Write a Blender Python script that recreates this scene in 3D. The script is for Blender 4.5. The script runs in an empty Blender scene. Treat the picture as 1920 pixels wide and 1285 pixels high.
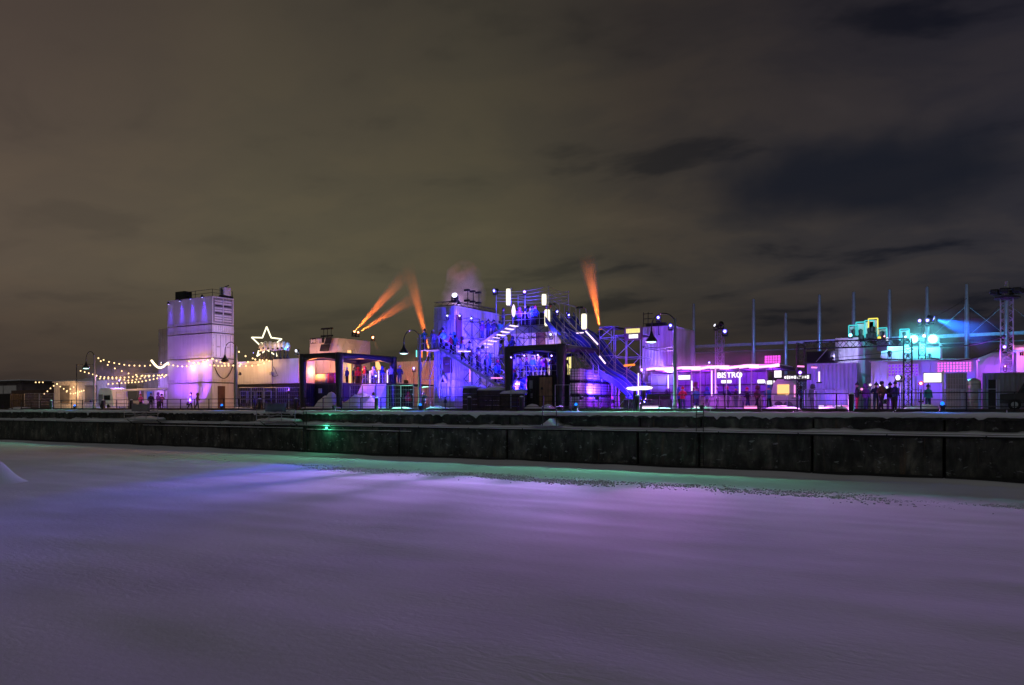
import bpy, math, random
import numpy as np
from mathutils import Vector, Matrix, noise as mnoise

random.seed(7)
SC = bpy.context.scene
COL = SC.collection
R = math.radians

# ------------------------------------------------------------------ camera
# World frame: X runs along the quay wall (right +), Y goes inland from the
# wall face (Y = 0), Z up; the frozen basin is at Z = 0.
TH = math.atan2(1.0, 1.595)
SN, CS = math.sin(TH), math.cos(TH)
CAM_Y, CAM_Z, FPX, HOR = -53.14, 4.4, 1480.0, 764.0
cam = bpy.data.cameras.new('camera')
cam_o = bpy.data.objects.new('camera', cam)
COL.objects.link(cam_o)
cam_o.location = (0, CAM_Y, CAM_Z)
cam_o.rotation_euler = (R(90), 0, TH)
cam.sensor_width = 36.0
cam.lens = FPX / 1920 * 36
cam.shift_y = (HOR - 642.5) / 1920
cam.clip_start = 0.1
cam.clip_end = 4000
SC.camera = cam_o

# ------------------------------------------------------------------ view, sampling
SC.view_settings.view_transform = 'Standard'
SC.view_settings.look = 'None'
SC.view_settings.exposure = 0.0
SC.view_settings.gamma = 1.0
SC.view_settings.use_curve_mapping = False
SC.render.engine = 'CYCLES'
cy = SC.cycles
cy.use_denoising = True
try:
    cy.denoiser = 'OPENIMAGEDENOISE'
except Exception:
    pass
cy.max_bounces = 5
cy.diffuse_bounces = 2
cy.glossy_bounces = 2
cy.transmission_bounces = 3
cy.volume_bounces = 0
cy.transparent_max_bounces = 6
cy.sample_clamp_indirect = 2.0
cy.sample_clamp_direct = 0.0
cy.caustics_reflective = False
cy.caustics_refractive = False
cy.volume_step_rate = 1.0
cy.volume_max_steps = 64

# ------------------------------------------------------------------ world: overcast city night
W = bpy.data.worlds.new('World')
SC.world = W
W.use_nodes = True
nt = W.node_tree
nt.nodes.clear()
def wn(t, **kw):
    n = nt.nodes.new(t)
    for k, v in kw.items():
        setattr(n, k, v)
    return n
def ramp(node, pts, interp='EASE'):
    cr = node.color_ramp
    cr.interpolation = interp
    while len(cr.elements) > 1:
        cr.elements.remove(cr.elements[-1])
    cr.elements[0].position = pts[0][0]
    cr.elements[0].color = (*pts[0][1], 1)
    for p, c in pts[1:]:
        e = cr.elements.new(p)
        e.color = (*c, 1)
tc = wn('ShaderNodeTexCoord')
sep = wn('ShaderNodeSeparateXYZ')
nt.links.new(tc.outputs['Generated'], sep.inputs[0])
def wmath(op, a, b=None, clamp=False):
    n = wn('ShaderNodeMath', operation=op, use_clamp=clamp)
    for i, v in enumerate((a, b)):
        if v is None:
            continue
        if isinstance(v, (int, float)):
            n.inputs[i].default_value = v
        else:
            nt.links.new(v, n.inputs[i])
    return n.outputs[0]
# glow of the city: strongest towards the far left of the basin
flat = wn('ShaderNodeVectorMath', operation='MULTIPLY')
nt.links.new(tc.outputs['Generated'], flat.inputs[0])
flat.inputs[1].default_value = (1, 1, 0)
nrm = wn('ShaderNodeVectorMath', operation='NORMALIZE')
nt.links.new(flat.outputs[0], nrm.inputs[0])
dl = wn('ShaderNodeVectorMath', operation='DOT_PRODUCT')
nt.links.new(nrm.outputs[0], dl.inputs[0])
dl.inputs[1].default_value = (-0.98, 0.198, 0)
g01 = wmath('MULTIPLY_ADD', dl.outputs['Value'], 0.5)
g01.node.inputs[2].default_value = 0.5
azr = wn('ShaderNodeValToRGB')
nt.links.new(g01, azr.inputs[0])
ramp(azr, [(0.0, (.050, .042, .042)), (0.35, (.030, .028, .036)), (0.58, (.032, .030, .038)),
           (0.70, (.041, .036, .036)), (0.78, (.056, .047, .037)), (0.86, (.090, .079, .050)),
           (0.94, (.105, .089, .058)), (0.985, (.110, .083, .062)), (1.0, (.110, .080, .063))], 'LINEAR')
elr = wn('ShaderNodeValToRGB')
nt.links.new(sep.outputs['Z'], elr.inputs[0])
ramp(elr, [(0.0, (.44, .42, .50)), (0.03, (.48, .46, .50)), (0.085, (.72, .70, .69)), (0.15, (1.03, 1.04, 1.0)), (0.22, (1.0, 1.0, .98)),
           (0.33, (.82, .80, .84)), (0.45, (.62, .60, .68)), (0.62, (.55, .54, .62)), (1.0, (.62, .60, .70))], 'LINEAR')
mul = wn('ShaderNodeMixRGB', blend_type='MULTIPLY')
mul.inputs[0].default_value = 1
nt.links.new(azr.outputs[0], mul.inputs[1])
nt.links.new(elr.outputs[0], mul.inputs[2])
# cloud deck projected on a plane overhead
den = wmath('ADD', sep.outputs['Z'], 0.16)
cmb = wn('ShaderNodeCombineXYZ')
nt.links.new(wmath('DIVIDE', sep.outputs['X'], den), cmb.inputs[0])
nt.links.new(wmath('DIVIDE', sep.outputs['Y'], den), cmb.inputs[1])
mp = wn('ShaderNodeMapping')
mp.inputs['Rotation'].default_value = (0, 0, R(-24))
mp.inputs['Scale'].default_value = (0.85, 1.1, 1)
mp.inputs['Location'].default_value = (3.1, 1.7, 0)
nt.links.new(cmb.outputs[0], mp.inputs[0])
nz = wn('ShaderNodeTexNoise')
nz.inputs['Scale'].default_value = 2.2
nz.inputs['Detail'].default_value = 5
nz.inputs['Roughness'].default_value = 0.52
nz.inputs['Distortion'].default_value = 0.25
nt.links.new(mp.outputs[0], nz.inputs['Vector'])
ctr = wn('ShaderNodeValToRGB')
nt.links.new(nz.outputs['Fac'], ctr.inputs[0])
ramp(ctr, [(0.34, (.30, .36, .50)), (0.47, (.84, .86, .92)), (0.58, (1.08, 1.05, 1.02)), (0.75, (1.35, 1.28, 1.2))], 'EASE')
cf = wn('ShaderNodeValToRGB')        # broken cloud on the side away from the city
nt.links.new(g01, cf.inputs[0])
ramp(cf, [(0.0, (.6, .6, .6)), (0.60, (1, 1, 1)), (0.76, (.8, .8, .8)), (0.88, (.36, .36, .36)), (1.0, (.24, .24, .24))], 'EASE')
mc = wn('ShaderNodeMixRGB', blend_type='MULTIPLY')
nt.links.new(cf.outputs[0], mc.inputs[0])
nt.links.new(mul.outputs[0], mc.inputs[1])
nt.links.new(ctr.outputs[0], mc.inputs[2])
# a gap in the cloud deck with the night sky in it
gap = wn('ShaderNodeVectorMath', operation='SUBTRACT')
nt.links.new(tc.outputs['Generated'], gap.inputs[0])
_a = (1610 - 960) / 1480
_d = Vector((CS * _a - SN, SN * _a + CS, (764 - 335) / 1480)).normalized()
gap.inputs[1].default_value = _d
rot = wn('ShaderNodeVectorMath', operation='MULTIPLY')
nt.links.new(gap.outputs[0], rot.inputs[0])
rot.inputs[1].default_value = (4.6, 4.6, 15.0)
nz2 = wn('ShaderNodeTexNoise')
nz2.inputs['Scale'].default_value = 5.0
nz2.inputs['Detail'].default_value = 4
nt.links.new(tc.outputs['Generated'], nz2.inputs['Vector'])
wob = wn('ShaderNodeVectorMath', operation='MULTIPLY_ADD')
nt.links.new(nz2.outputs['Color'], wob.inputs[0])
wob.inputs[1].default_value = (1.5, 1.5, 1.5)
nt.links.new(rot.outputs[0], wob.inputs[2])
off_ = wn('ShaderNodeVectorMath', operation='SUBTRACT')
nt.links.new(wob.outputs[0], off_.inputs[0])
off_.inputs[1].default_value = (.75, .75, .75)
ln = wn('ShaderNodeVectorMath', operation='LENGTH')
nt.links.new(off_.outputs[0], ln.inputs[0])
gr = wn('ShaderNodeValToRGB')
nt.links.new(ln.outputs['Value'], gr.inputs[0])
ramp(gr, [(0.30, (.85, .85, .85)), (1.0, (0, 0, 0))], 'EASE')
mg = wn('ShaderNodeMixRGB', blend_type='MIX')
nt.links.new(gr.outputs[0], mg.inputs[0])
nt.links.new(mc.outputs[0], mg.inputs[1])
mg.inputs[2].default_value = (.0085, .0108, .0185, 1)
# the lit city behind the viewer
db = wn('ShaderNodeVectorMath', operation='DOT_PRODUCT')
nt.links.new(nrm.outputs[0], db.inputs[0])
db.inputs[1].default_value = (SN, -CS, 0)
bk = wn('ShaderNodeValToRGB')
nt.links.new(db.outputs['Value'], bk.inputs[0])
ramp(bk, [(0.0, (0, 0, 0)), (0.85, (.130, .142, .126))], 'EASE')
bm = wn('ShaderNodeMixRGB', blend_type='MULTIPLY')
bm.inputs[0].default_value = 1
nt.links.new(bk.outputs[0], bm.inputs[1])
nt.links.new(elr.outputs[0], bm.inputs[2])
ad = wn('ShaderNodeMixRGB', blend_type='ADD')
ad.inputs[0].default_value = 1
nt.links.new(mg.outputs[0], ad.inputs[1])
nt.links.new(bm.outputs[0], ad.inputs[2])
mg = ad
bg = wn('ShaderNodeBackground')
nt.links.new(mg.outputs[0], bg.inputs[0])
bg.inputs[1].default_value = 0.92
wo = wn('ShaderNodeOutputWorld')
nt.links.new(bg.outputs[0], wo.inputs[0])

# ------------------------------------------------------------------ placing helpers
def PX(px, off):
    """X of the sight line through photo column px where it crosses Y = off."""
    a = (px - 960) / FPX
    return (off - CAM_Y) / (SN * a + CS) * (CS * a - SN)
def DEP(px, off):
    a = (px - 960) / FPX
    return (off - CAM_Y) / (SN * a + CS)
def PZ(px, off, py):
    return CAM_Z - (py - HOR) / FPX * DEP(px, off)
def PT(px, off, py):
    return Vector((PX(px, off), off, PZ(px, off, py)))
def OFF(X, px):
    a = (px - 960) / FPX
    return X / (CS * a - SN) * (SN * a + CS) + CAM_Y

G = 4.2           # level of the snow covered quay

# ------------------------------------------------------------------ materials
MATS = {}
def mat(name, col, rough=0.6, metal=0.0, var=0.12, vscale=1.2, bump=0.0, bscale=8.0, streak=0.0, coat=0.0):
    m = bpy.data.materials.new(name)
    m.use_nodes = True
    t = m.node_tree
    b = t.nodes['Principled BSDF']
    b.inputs['Roughness'].default_value = rough
    b.inputs['Metallic'].default_value = metal
    if coat:
        b.inputs['Coat Weight'].default_value = coat
    co = t.nodes.new('ShaderNodeTexCoord')
    n = t.nodes.new('ShaderNodeTexNoise')
    n.inputs['Scale'].default_value = vscale
    n.inputs['Detail'].default_value = 6
    t.links.new(co.outputs['Object'], n.inputs['Vector'])
    mx = t.nodes.new('ShaderNodeValToRGB')
    lo = [max(0, c * (1 - 2 * var)) for c in col]
    hi = [min(1, c * (1 + var)) for c in col]
    ramp(mx, [(0.3, lo), (0.5, col), (0.72, hi)], 'LINEAR')
    t.links.new(n.outputs['Fac'], mx.inputs[0])
    out = mx.outputs[0]
    if streak:
        mpn = t.nodes.new('ShaderNodeMapping')
        mpn.inputs['Scale'].default_value = (3.0, 3.0, 0.22)
        t.links.new(co.outputs['Object'], mpn.inputs[0])
        n2 = t.nodes.new('ShaderNodeTexNoise')
        n2.inputs['Scale'].default_value = 1.6
        n2.inputs['Detail'].default_value = 5
        t.links.new(mpn.outputs[0], n2.inputs['Vector'])
        r2 = t.nodes.new('ShaderNodeValToRGB')
        ramp(r2, [(0.42, (1, 1, 1)), (0.68, (1 - streak, 1 - streak * 1.08, 1 - streak * 1.2))], 'LINEAR')
        t.links.new(n2.outputs['Fac'], r2.inputs[0])
        ml = t.nodes.new('ShaderNodeMixRGB')
        ml.blend_type = 'MULTIPLY'
        ml.inputs[0].default_value = 1
        t.links.new(out, ml.inputs[1])
        t.links.new(r2.outputs[0], ml.inputs[2])
        out = ml.outputs[0]
    t.links.new(out, b.inputs['Base Color'])
    if bump:
        n3 = t.nodes.new('ShaderNodeTexNoise')
        n3.inputs['Scale'].default_value = bscale
        n3.inputs['Detail'].default_value = 5
        t.links.new(co.outputs['Object'], n3.inputs['Vector'])
        bp = t.nodes.new('ShaderNodeBump')
        bp.inputs['Strength'].default_value = bump
        bp.inputs['Distance'].default_value = 0.1
        t.links.new(n3.outputs['Fac'], bp.inputs['Height'])
        t.links.new(bp.outputs[0], b.inputs['Normal'])
    MATS[name] = m
    return m
def emit(name, col, s):
    m = bpy.data.materials.new(name)
    m.use_nodes = True
    t = m.node_tree
    t.nodes.clear()
    e = t.nodes.new('ShaderNodeEmission')
    e.inputs[0].default_value = (*col, 1)
    e.inputs[1].default_value = s
    o = t.nodes.new('ShaderNodeOutputMaterial')
    t.links.new(e.outputs[0], o.inputs[0])
    MATS[name] = m
    return m

mat('white_steel', (.62, .62, .63), .45, .0, .08, .8, streak=.22)
mat('white_reefer', (.68, .68, .69), .38, .0, .05, .5, streak=.12)
mat('grey_steel', (.30, .31, .33), .45, .3, .1, 1.0, streak=.2)
mat('galvanised', (.42, .43, .45), .38, .7, .1, 3.0)
mat('scaffold_tube', (.45, .46, .48), .4, .6, .1, 3.0)
mat('black_steel', (.012, .012, .014), .5, .2, .2, 1.5, streak=.2)
mat('black_paint', (.016, .016, .019), .55, .0, .2, 2.0)
mat('black_vinyl', (.022, .021, .026), .38, .0, .15, 1.5, bump=.15, bscale=2.5)
mat('rubber', (.018, .018, .018), .8, .0, .2, 3.0)
mat('cable', (.012, .012, .013), .6)
mat('plywood', (.30, .19, .09), .65, .0, .2, 2.5, streak=.35)
mat('dark_wood', (.060, .045, .035), .75, .0, .25, 1.5, streak=.3)
mat('brown_door', (.11, .055, .04), .6, .0, .2, 1.5)
mat('concrete_dark', (.05, .05, .046), .85, .0, .3, .9, bump=.5, bscale=3.0, streak=.4)
mat('ibc_plastic', (.72, .73, .74), .35, .0, .05, 1.5)
mat('tent_white', (.74, .74, .75), .55, .0, .06, .8, bump=.2, bscale=1.5)
mat('slide_navy', (.06, .07, .42), .25, .0, .1, 1.0, coat=.5)
mat('red_paint', (.42, .03, .03), .45)
mat('blue_paint', (.04, .08, .42), .45)
mat('lamp_dark', (.02, .022, .024), .4, .3)
mat('glass_dark', (.01, .012, .015), .12)
mat('facade_white', (.66, .63, .60), .6, .0, .06, .8)
mat('facade_line', (.82, .80, .78), .5)
mat('grey_panel', (.22, .22, .23), .6, .0, .15, .8)
mat('tarpaulin', (.10, .13, .22), .5, bump=.4, bscale=3)
mat('stone_wall', (.16, .13, .13), .8, .0, .2, .5)
mat('screen_black', (.008, .008, .01), .3)
mat('car_paint', (.03, .03, .035), .25, .2, .1, 1.0, coat=.6)
mat('tyre', (.012, .012, .012), .85)
for nm, c in (('coat_black', (.02, .02, .025)), ('coat_navy', (.03, .04, .12)), ('coat_blue', (.05, .10, .45)), ('coat_grey', (.16, .16, .18)),
              ('coat_red', (.50, .03, .05)), ('coat_pink', (.70, .10, .35)), ('coat_white', (.70, .70, .72)), ('coat_brown', (.13, .06, .05)),
              ('coat_teal', (.04, .25, .28)), ('coat_purple', (.20, .06, .32)), ('denim', (.05, .07, .14)), ('trousers_black', (.018, .018, .02)),
              ('trousers_red', (.55, .03, .06)), ('skin', (.55, .34, .25)), ('hat_red', (.5, .03, .04)), ('hat_dark', (.03, .03, .04)), ('hat_white', (.7, .7, .7))):
    mat(nm, c, .8, .0, .12, 6.0)

emit('bulb_warm', (1.0, .66, .30), 2.6)
emit('rope_warm', (1.0, .84, .58), 2.2)
emit('neon_star', (1.0, .92, .62), 2.0)
emit('lens_blue', (.10, .07, 1.0), 3.0)
emit('lens_core', (.92, .90, 1.0), 3.5)
emit('lens_violet', (.30, .10, 1.0), 3.0)
emit('lens_white', (.85, .85, 1.0), 1.8)
emit('lens_cyan', (.20, .95, 1.0), 4.0)
emit('lens_teal', (.2, .9, .85), 1.5)
emit('lens_red', (1.0, .06, .05), 1.6)
emit('lens_orange', (1.0, .30, .06), 4)
emit('lens_pink', (1.0, .28, .72), 1.5)
emit('lamp_teal', (.62, 1.0, .95), 2.2)
emit('marker_blue', (.01, .16, 1.0), 2.4)
emit('marker_green', (.14, 1.0, .66), 2.2)
emit('tube_white', (1.0, .92, .66), 1.7)
emit('tube_pink', (1.0, .42, .96), 2.4)
emit('tube_violet', (.80, .35, 1.0), 1.4)
emit('tube_orange', (1.0, .25, .04), 1.5)
emit('tube_mauve', (.95, .70, 1.0), 1.7)
emit('sign_white', (1.0, .98, .95), 1.5)
emit('sign_yellow', (1.0, .85, .30), 1.1)
emit('sign_magenta', (.95, .10, .85), 1.25)
emit('window_pink', (1.0, .16, .78), 1.35)
emit('window_violet', (.38, .08, 1.0), .75)
emit('window_amber', (1.0, .52, .20), 1.5)
emit('screen_blue', (.12, .16, .9), .5)
emit('neon_yellow', (1.0, .85, .12), 1.2)
emit('neon_cyan', (.08, .70, .75), 1.0)

def snow_mat(name, col=(.80, .81, .83), rip=0.0, amp=.35, scale=1.4):
    m = bpy.data.materials.new(name)
    m.use_nodes = True
    t = m.node_tree
    b = t.nodes['Principled BSDF']
    b.inputs['Roughness'].default_value = 1.0
    b.inputs['Specular IOR Level'].default_value = .02
    co = t.nodes.new('ShaderNodeTexCoord')
    n = t.nodes.new('ShaderNodeTexNoise')
    n.inputs['Scale'].default_value = .16
    n.inputs['Detail'].default_value = 7
    t.links.new(co.outputs['Object'], n.inputs['Vector'])
    rr = t.nodes.new('ShaderNodeValToRGB')
    ramp(rr, [(0.32, [c * .86 for c in col]), (0.6, col), (0.8, [min(1, c * 1.06) for c in col])], 'LINEAR')
    t.links.new(n.outputs['Fac'], rr.inputs[0])
    t.links.new(rr.outputs[0], b.inputs['Base Color'])
    n2 = t.nodes.new('ShaderNodeTexNoise')
    n2.inputs['Scale'].default_value = scale
    n2.inputs['Detail'].default_value = 8
    n2.inputs['Roughness'].default_value = .62
    t.links.new(co.outputs['Object'], n2.inputs['Vector'])
    bp = t.nodes.new('ShaderNodeBump')
    bp.inputs['Strength'].default_value = amp
    bp.inputs['Distance'].default_value = .12
    t.links.new(n2.outputs['Fac'], bp.inputs['Height'])
    last = bp.outputs[0]
    if rip:
        # wind-blown ripples and low sastrugi running along the basin
        mpn = t.nodes.new('ShaderNodeMapping')
        mpn.inputs['Rotation'].default_value = (0, 0, R(38))
        mpn.inputs['Scale'].default_value = (.8, 2.4, 1)
        t.links.new(co.outputs['Object'], mpn.inputs[0])
        n3 = t.nodes.new('ShaderNodeTexNoise')
        n3.inputs['Scale'].default_value = 1.6
        n3.inputs['Detail'].default_value = 7
        n3.inputs['Roughness'].default_value = .58
        n3.inputs['Distortion'].default_value = 1.4
        t.links.new(mpn.outputs[0], n3.inputs['Vector'])
        bp2 = t.nodes.new('ShaderNodeBump')
        # ripples come and go in patches
        nm_ = t.nodes.new('ShaderNodeTexNoise')
        nm_.inputs['Scale'].default_value = .13
        nm_.inputs['Detail'].default_value = 3
        t.links.new(co.outputs['Object'], nm_.inputs['Vector'])
        rm_ = t.nodes.new('ShaderNodeMapRange')
        rm_.inputs['From Min'].default_value = .42
        rm_.inputs['From Max'].default_value = .66
        rm_.inputs['To Min'].default_value = rip * .12
        rm_.inputs['To Max'].default_value = rip
        t.links.new(nm_.outputs['Fac'], rm_.inputs['Value'])
        t.links.new(rm_.outputs[0], bp2.inputs['Strength'])
        bp2.inputs['Distance'].default_value = .07
        t.links.new(n3.outputs['Fac'], bp2.inputs['Height'])
        t.links.new(last, bp2.inputs['Normal'])
        last = bp2.outputs[0]
    t.links.new(last, b.inputs['Normal'])
    MATS[name] = m
snow_mat('snow')
snow_mat('ice_snow', (.78, .79, .82), rip=.34, amp=.10, scale=5.0)
snow_mat('ice_chunk', (.70, .74, .76), amp=.5, scale=6)

# ------------------------------------------------------------------ mesh builder
BASE = {}
class MB:
    def __init__(s):
        s.v = []
        s.f = []
    def quad(s, a, b, c, d):
        i = len(s.v)
        s.v += [a, b, c, d]
        s.f.append((i, i + 1, i + 2, i + 3))
        return s
    def box(s, x0, x1, y0, y1, z0, z1):
        if x0 > x1: x0, x1 = x1, x0
        if y0 > y1: y0, y1 = y1, y0
        i = len(s.v)
        s.v += [(x0, y0, z0), (x1, y0, z0), (x1, y1, z0), (x0, y1, z0), (x0, y0, z1), (x1, y0, z1), (x1, y1, z1), (x0, y1, z1)]
        s.f += [tuple(i + k for k in q) for q in ((0, 3, 2, 1), (4, 5, 6, 7), (0, 1, 5, 4), (1, 2, 6, 5), (2, 3, 7, 6), (3, 0, 4, 7))]
        return s
    def cbox(s, x0, x1, y0, y1, z0, z1, c=.03):
        """box with chamfered vertical and top edges"""
        if x0 > x1: x0, x1 = x1, x0
        if y0 > y1: y0, y1 = y1, y0
        ring = lambda d, z: [(x0 + c, y0 + d, z), (x1 - c, y0 + d, z), (x1 - d, y0 + c, z), (x1 - d, y1 - c, z),
                             (x1 - c, y1 - d, z), (x0 + c, y1 - d, z), (x0 + d, y1 - c, z), (x0 + d, y0 + c, z)]
        top = [(x0 + c, y0 + c, z1), (x1 - c, y0 + c, z1), (x1 - c, y0 + c, z1), (x1 - c, y1 - c, z1),
               (x1 - c, y1 - c, z1), (x0 + c, y1 - c, z1), (x0 + c, y1 - c, z1), (x0 + c, y0 + c, z1)]
        s.loft([ring(0, z0), ring(0, z1 - c), top])
        return s
    def loft(s, rings, cap=True):
        n = len(rings[0])
        i = len(s.v)
        for r in rings:
            s.v += [tuple(p) for p in r]
        for k in range(len(rings) - 1):
            for j in range(n):
                a, b = i + k * n + j, i + k * n + (j + 1) % n
                s.f.append((a, b, b + n, a + n))
        if cap:
            s.f.append(tuple(i + j for j in range(n))[::-1])
            s.f.append(tuple(i + (len(rings) - 1) * n + j for j in range(n)))
        return s
    def tube(s, p, q, r, r2=None, n=6):
        p, q = Vector(p), Vector(q)
        d = q - p
        if d.length < 1e-6:
            return s
        d.normalize()
        u = d.orthogonal().normalized()
        w = d.cross(u)
        r2 = r if r2 is None else r2
        ring = lambda c, rr: [c + (u * math.cos(2 * math.pi * k / n) + w * math.sin(2 * math.pi * k / n)) * rr for k in range(n)]
        return s.loft([ring(p, r), ring(q, r2)])
    def path(s, pts, r, n=6):
        pts = [Vector(p) for p in pts]
        rings = []
        for k, p in enumerate(pts):
            d = (pts[min(k + 1, len(pts) - 1)] - pts[max(k - 1, 0)]).normalized()
            ref = Vector((0, 0, 1)) if abs(d.z) < .9 else Vector((1, 0, 0))
            u = d.cross(ref).normalized()
            w = u.cross(d)
            rr = r[k] if isinstance(r, (list, tuple)) else r
            rings.append([p + (u * math.cos(2 * math.pi * j / n) + w * math.sin(2 * math.pi * j / n)) * rr for j in range(n)])
        return s.loft(rings)
    def lathe(s, c, prof, n=10):
        c = Vector(c)
        rings = [[c + Vector((math.cos(2 * math.pi * k / n) * r, math.sin(2 * math.pi * k / n) * r, z)) for k in range(n)] for r, z in prof]
        return s.loft(rings)
    def ball(s, c, r, n=8, m=5, sz=1.0):
        c = Vector(c)
        rings = []
        for j in range(m + 1):
            a = math.pi * (j + .0) / m
            rr = max(math.sin(a), .02) * r
            rings.append([c + Vector((math.cos(2 * math.pi * k / n) * rr, math.sin(2 * math.pi * k / n) * rr, -math.cos(a) * r * sz)) for k in range(n)])
        return s.loft(rings)
    def build(s, name, m, parent=None, smooth=False, base=None):
        b = BASE.get(parent.name, Vector((0, 0, 0))) if parent else (base or Vector((0, 0, 0)))
        me = bpy.data.meshes.new(name)
        me.from_pydata([tuple(Vector(v) - b) for v in s.v], [], s.f)
        if isinstance(m, str):
            m = MATS[m]
        me.materials.append(m)
        if smooth:
            me.polygons.foreach_set('use_smooth', [True] * len(me.polygons))
        me.update()
        o = bpy.data.objects.new(name, me)
        COL.objects.link(o)
        if parent:
            o.parent = parent
        else:
            o.location = b
        BASE[o.name] = b
        return o

def tag(o, label=None, cat=None, group=None, kind=None):
    if label: o['label'] = label
    if cat: o['category'] = cat
    if group: o['group'] = group
    if kind: o['kind'] = kind
    return o
def thing(name, label, cat, loc, group=None):
    o = bpy.data.objects.new(name, None)
    COL.objects.link(o)
    o.location = loc
    o.empty_display_size = .2
    BASE[o.name] = Vector(loc)
    return tag(o, label, cat, group)
def copy_tree(o, loc=None, rz=None, parent=None):
    c = o.copy()
    COL.objects.link(c)
    c.parent = parent
    if loc is not None: c.location = loc
    if rz is not None: c.rotation_euler = (0, 0, rz)
    BASE[c.name] = Vector(c.location) if parent is None else BASE[parent.name]
    for ch in o.children:
        copy_tree(ch, parent=c)
    return c
def light(kind, loc, col, power, parent=None, target=None, angle=60, blend=.6, radius=.2):
    l = bpy.data.lights.new('light', kind)
    l.color = col
    l.energy = power
    l.shadow_soft_size = radius
    o = bpy.data.objects.new('light', l)
    COL.objects.link(o)
    b = BASE.get(parent.name, Vector((0, 0, 0))) if parent else Vector((0, 0, 0))
    o.location = Vector(loc) - b
    if parent: o.parent = parent
    if kind == 'SPOT':
        l.spot_size = R(angle)
        l.spot_blend = blend
        d = (Vector(target) - Vector(loc)).normalized()
        o.rotation_euler = d.to_track_quat('-Z', 'Y').to_euler()
    return o

# ================================================================== THE SETTING
def fbm(x, y, s, o=4, seed=0.0):
    return mnoise.fractal(Vector((x * s + seed, y * s - seed, seed * .37)), 1.0, 2.0, o)

# ---- frozen, snow covered basin: one sheet; drifted bank against the wall foot
def axis(*segs):
    out = []
    for a, b, st in segs:
        n = max(1, int(round((b - a) / st)))
        out += [a + (b - a) * k / n for k in range(n)]
    out.append(segs[-1][1])
    return out
ax = axis((-900, -240, 40), (-240, -130, 4), (-130, -60, 1.0), (-60, 25, .55), (25, 90, 3), (90, 600, 40))
ay = axis((-600, -90, 30), (-90, -54, 3), (-54, -24, .5), (-24, -4, .4), (-4, -.0, .16), (0.0, .6, .3))
vs, fs = [], []
for y in ay:
    for x in ax:
        z = 0.0
        if -200 < x < 60 and -60 < y:
            z += .10 * fbm(x * .45, y, .10, 4, 3.1) + .06 * fbm(x * .35 + .25 * y, y * 1.3, .32, 5, 8.3)
            e = -y
            w = 1.15 + .45 * fbm(x, 0, .12, 3, 5.0)
            if e < 4:
                z += (.17 + .07 * fbm(x, y, .2, 3, 1.7)) / (1 + math.exp((e - w) * 4.5))
            # drift ridges running along the basin, clear of the wall
            r1 = -7.5 - 2.0 * fbm(x, 0, .05, 3, 9.0)
            z += .16 * math.exp(-((y - r1) / 1.4) ** 2) * max(0, .35 + fbm(x, y, .07, 2, 2.2))
            r2 = -19.5 + 3.0 * fbm(x, 0, .035, 3, 4.4)
            z += .24 * math.exp(-((y - r2) / 1.7) ** 2) * max(0, .3 + fbm(x, y, .06, 2, 6.2))
        vs.append((x, y, z))
nx = len(ax)
for j in range(len(ay) - 1):
    for i in range(nx - 1):
        a = j * nx + i
        fs.append((a, a + 1, a + nx + 1, a + nx))
mb = MB(); mb.v, mb.f = vs, fs
tag(mb.build('ice', 'ice_snow', smooth=True), 'wide snow covered ice of the frozen harbour basin', kind='structure')

# ---- rough band of broken, refrozen brash ice lying parallel to the wall
mb = MB()
rng = random.Random(11)
for k in range(11000):
    x = rng.uniform(-66, 8)
    u = (x + 66) / 74
    yc = -11.0 - 1.0 * u - .8 * math.sin(x * .11) + .9 * fbm(x, 0, .08, 2, 3)
    y = yc + rng.gauss(0, .8 + .4 * u)
    if fbm(x, y, .55, 3, 21.0) < rng.uniform(-.45, .25): continue
    s = rng.uniform(.035, .10) * (1.0 + (1.0 if rng.random() < .06 else 0))
    a = rng.uniform(0, math.pi)
    h = s * rng.uniform(.08, .35)
    i = len(mb.v)
    ca, sa = math.cos(a) * s, math.sin(a) * s
    z = .02
    t = Vector((rng.uniform(-.5, .5) * s, rng.uniform(-.5, .5) * s, h))
    mb.v += [(x + ca, y + sa, z - .06), (x - sa, y + ca * .8, z - .06), (x - ca, y - sa, z - .06), (x + sa * .9, y - ca, z - .06),
             (x + ca * .5 + t.x, y + sa * .5 + t.y, z + t.z), (x - ca * .5 + t.x, y - sa * .4 + t.y, z + t.z * .6)]
    mb.f += [(i, i + 1, i + 4), (i + 1, i + 2, i + 5), (i + 1, i + 5, i + 4), (i + 2, i + 3, i + 5), (i + 3, i, i + 4), (i + 3, i + 4, i + 5)]
tag(mb.build('brash_ice', 'ice_chunk'), 'rough band of small broken ice lumps on the snow near the wall', 'ice', kind='stuff')

# ---- snow covered quay deck (ground), one sheet reaching far inland
ax = axis((-900, -240, 60), (-240, -135, 5), (-135, 12, .8), (12, 60, 4), (60, 600, 60))
ay = axis((.55, 3.6, .22), (3.6, 26, .8), (26, 60, 4), (60, 900, 60))
vs, fs = [], []
for y in ay:
    for x in ax:
        z = G - .03
        if -200 < x < 60 and y < 60:
            t = min(1, max(0, (y - .5) / 2.6))
            z = 4.03 + (G - 4.05) * t * t * (3 - 2 * t) + .05 * fbm(x, y, .25, 3, 2.0)
            if 2.6 < y < 6:
                z += .16 * max(0, fbm(x, y * .6, .16, 3, 12.0)) * math.exp(-((y - 3.8) / .9) ** 2)
        vs.append((x, y, z))
nx = len(ax)
for j in range(len(ay) - 1):
    for i in range(nx - 1):
        a = j * nx + i
        fs.append((a, a + 1, a + nx + 1, a + nx))
mb = MB(); mb.v, mb.f = vs, fs
tag(mb.build('ground', 'snow', smooth=True), 'snow covered quay ground behind the harbour wall', kind='structure')

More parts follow.
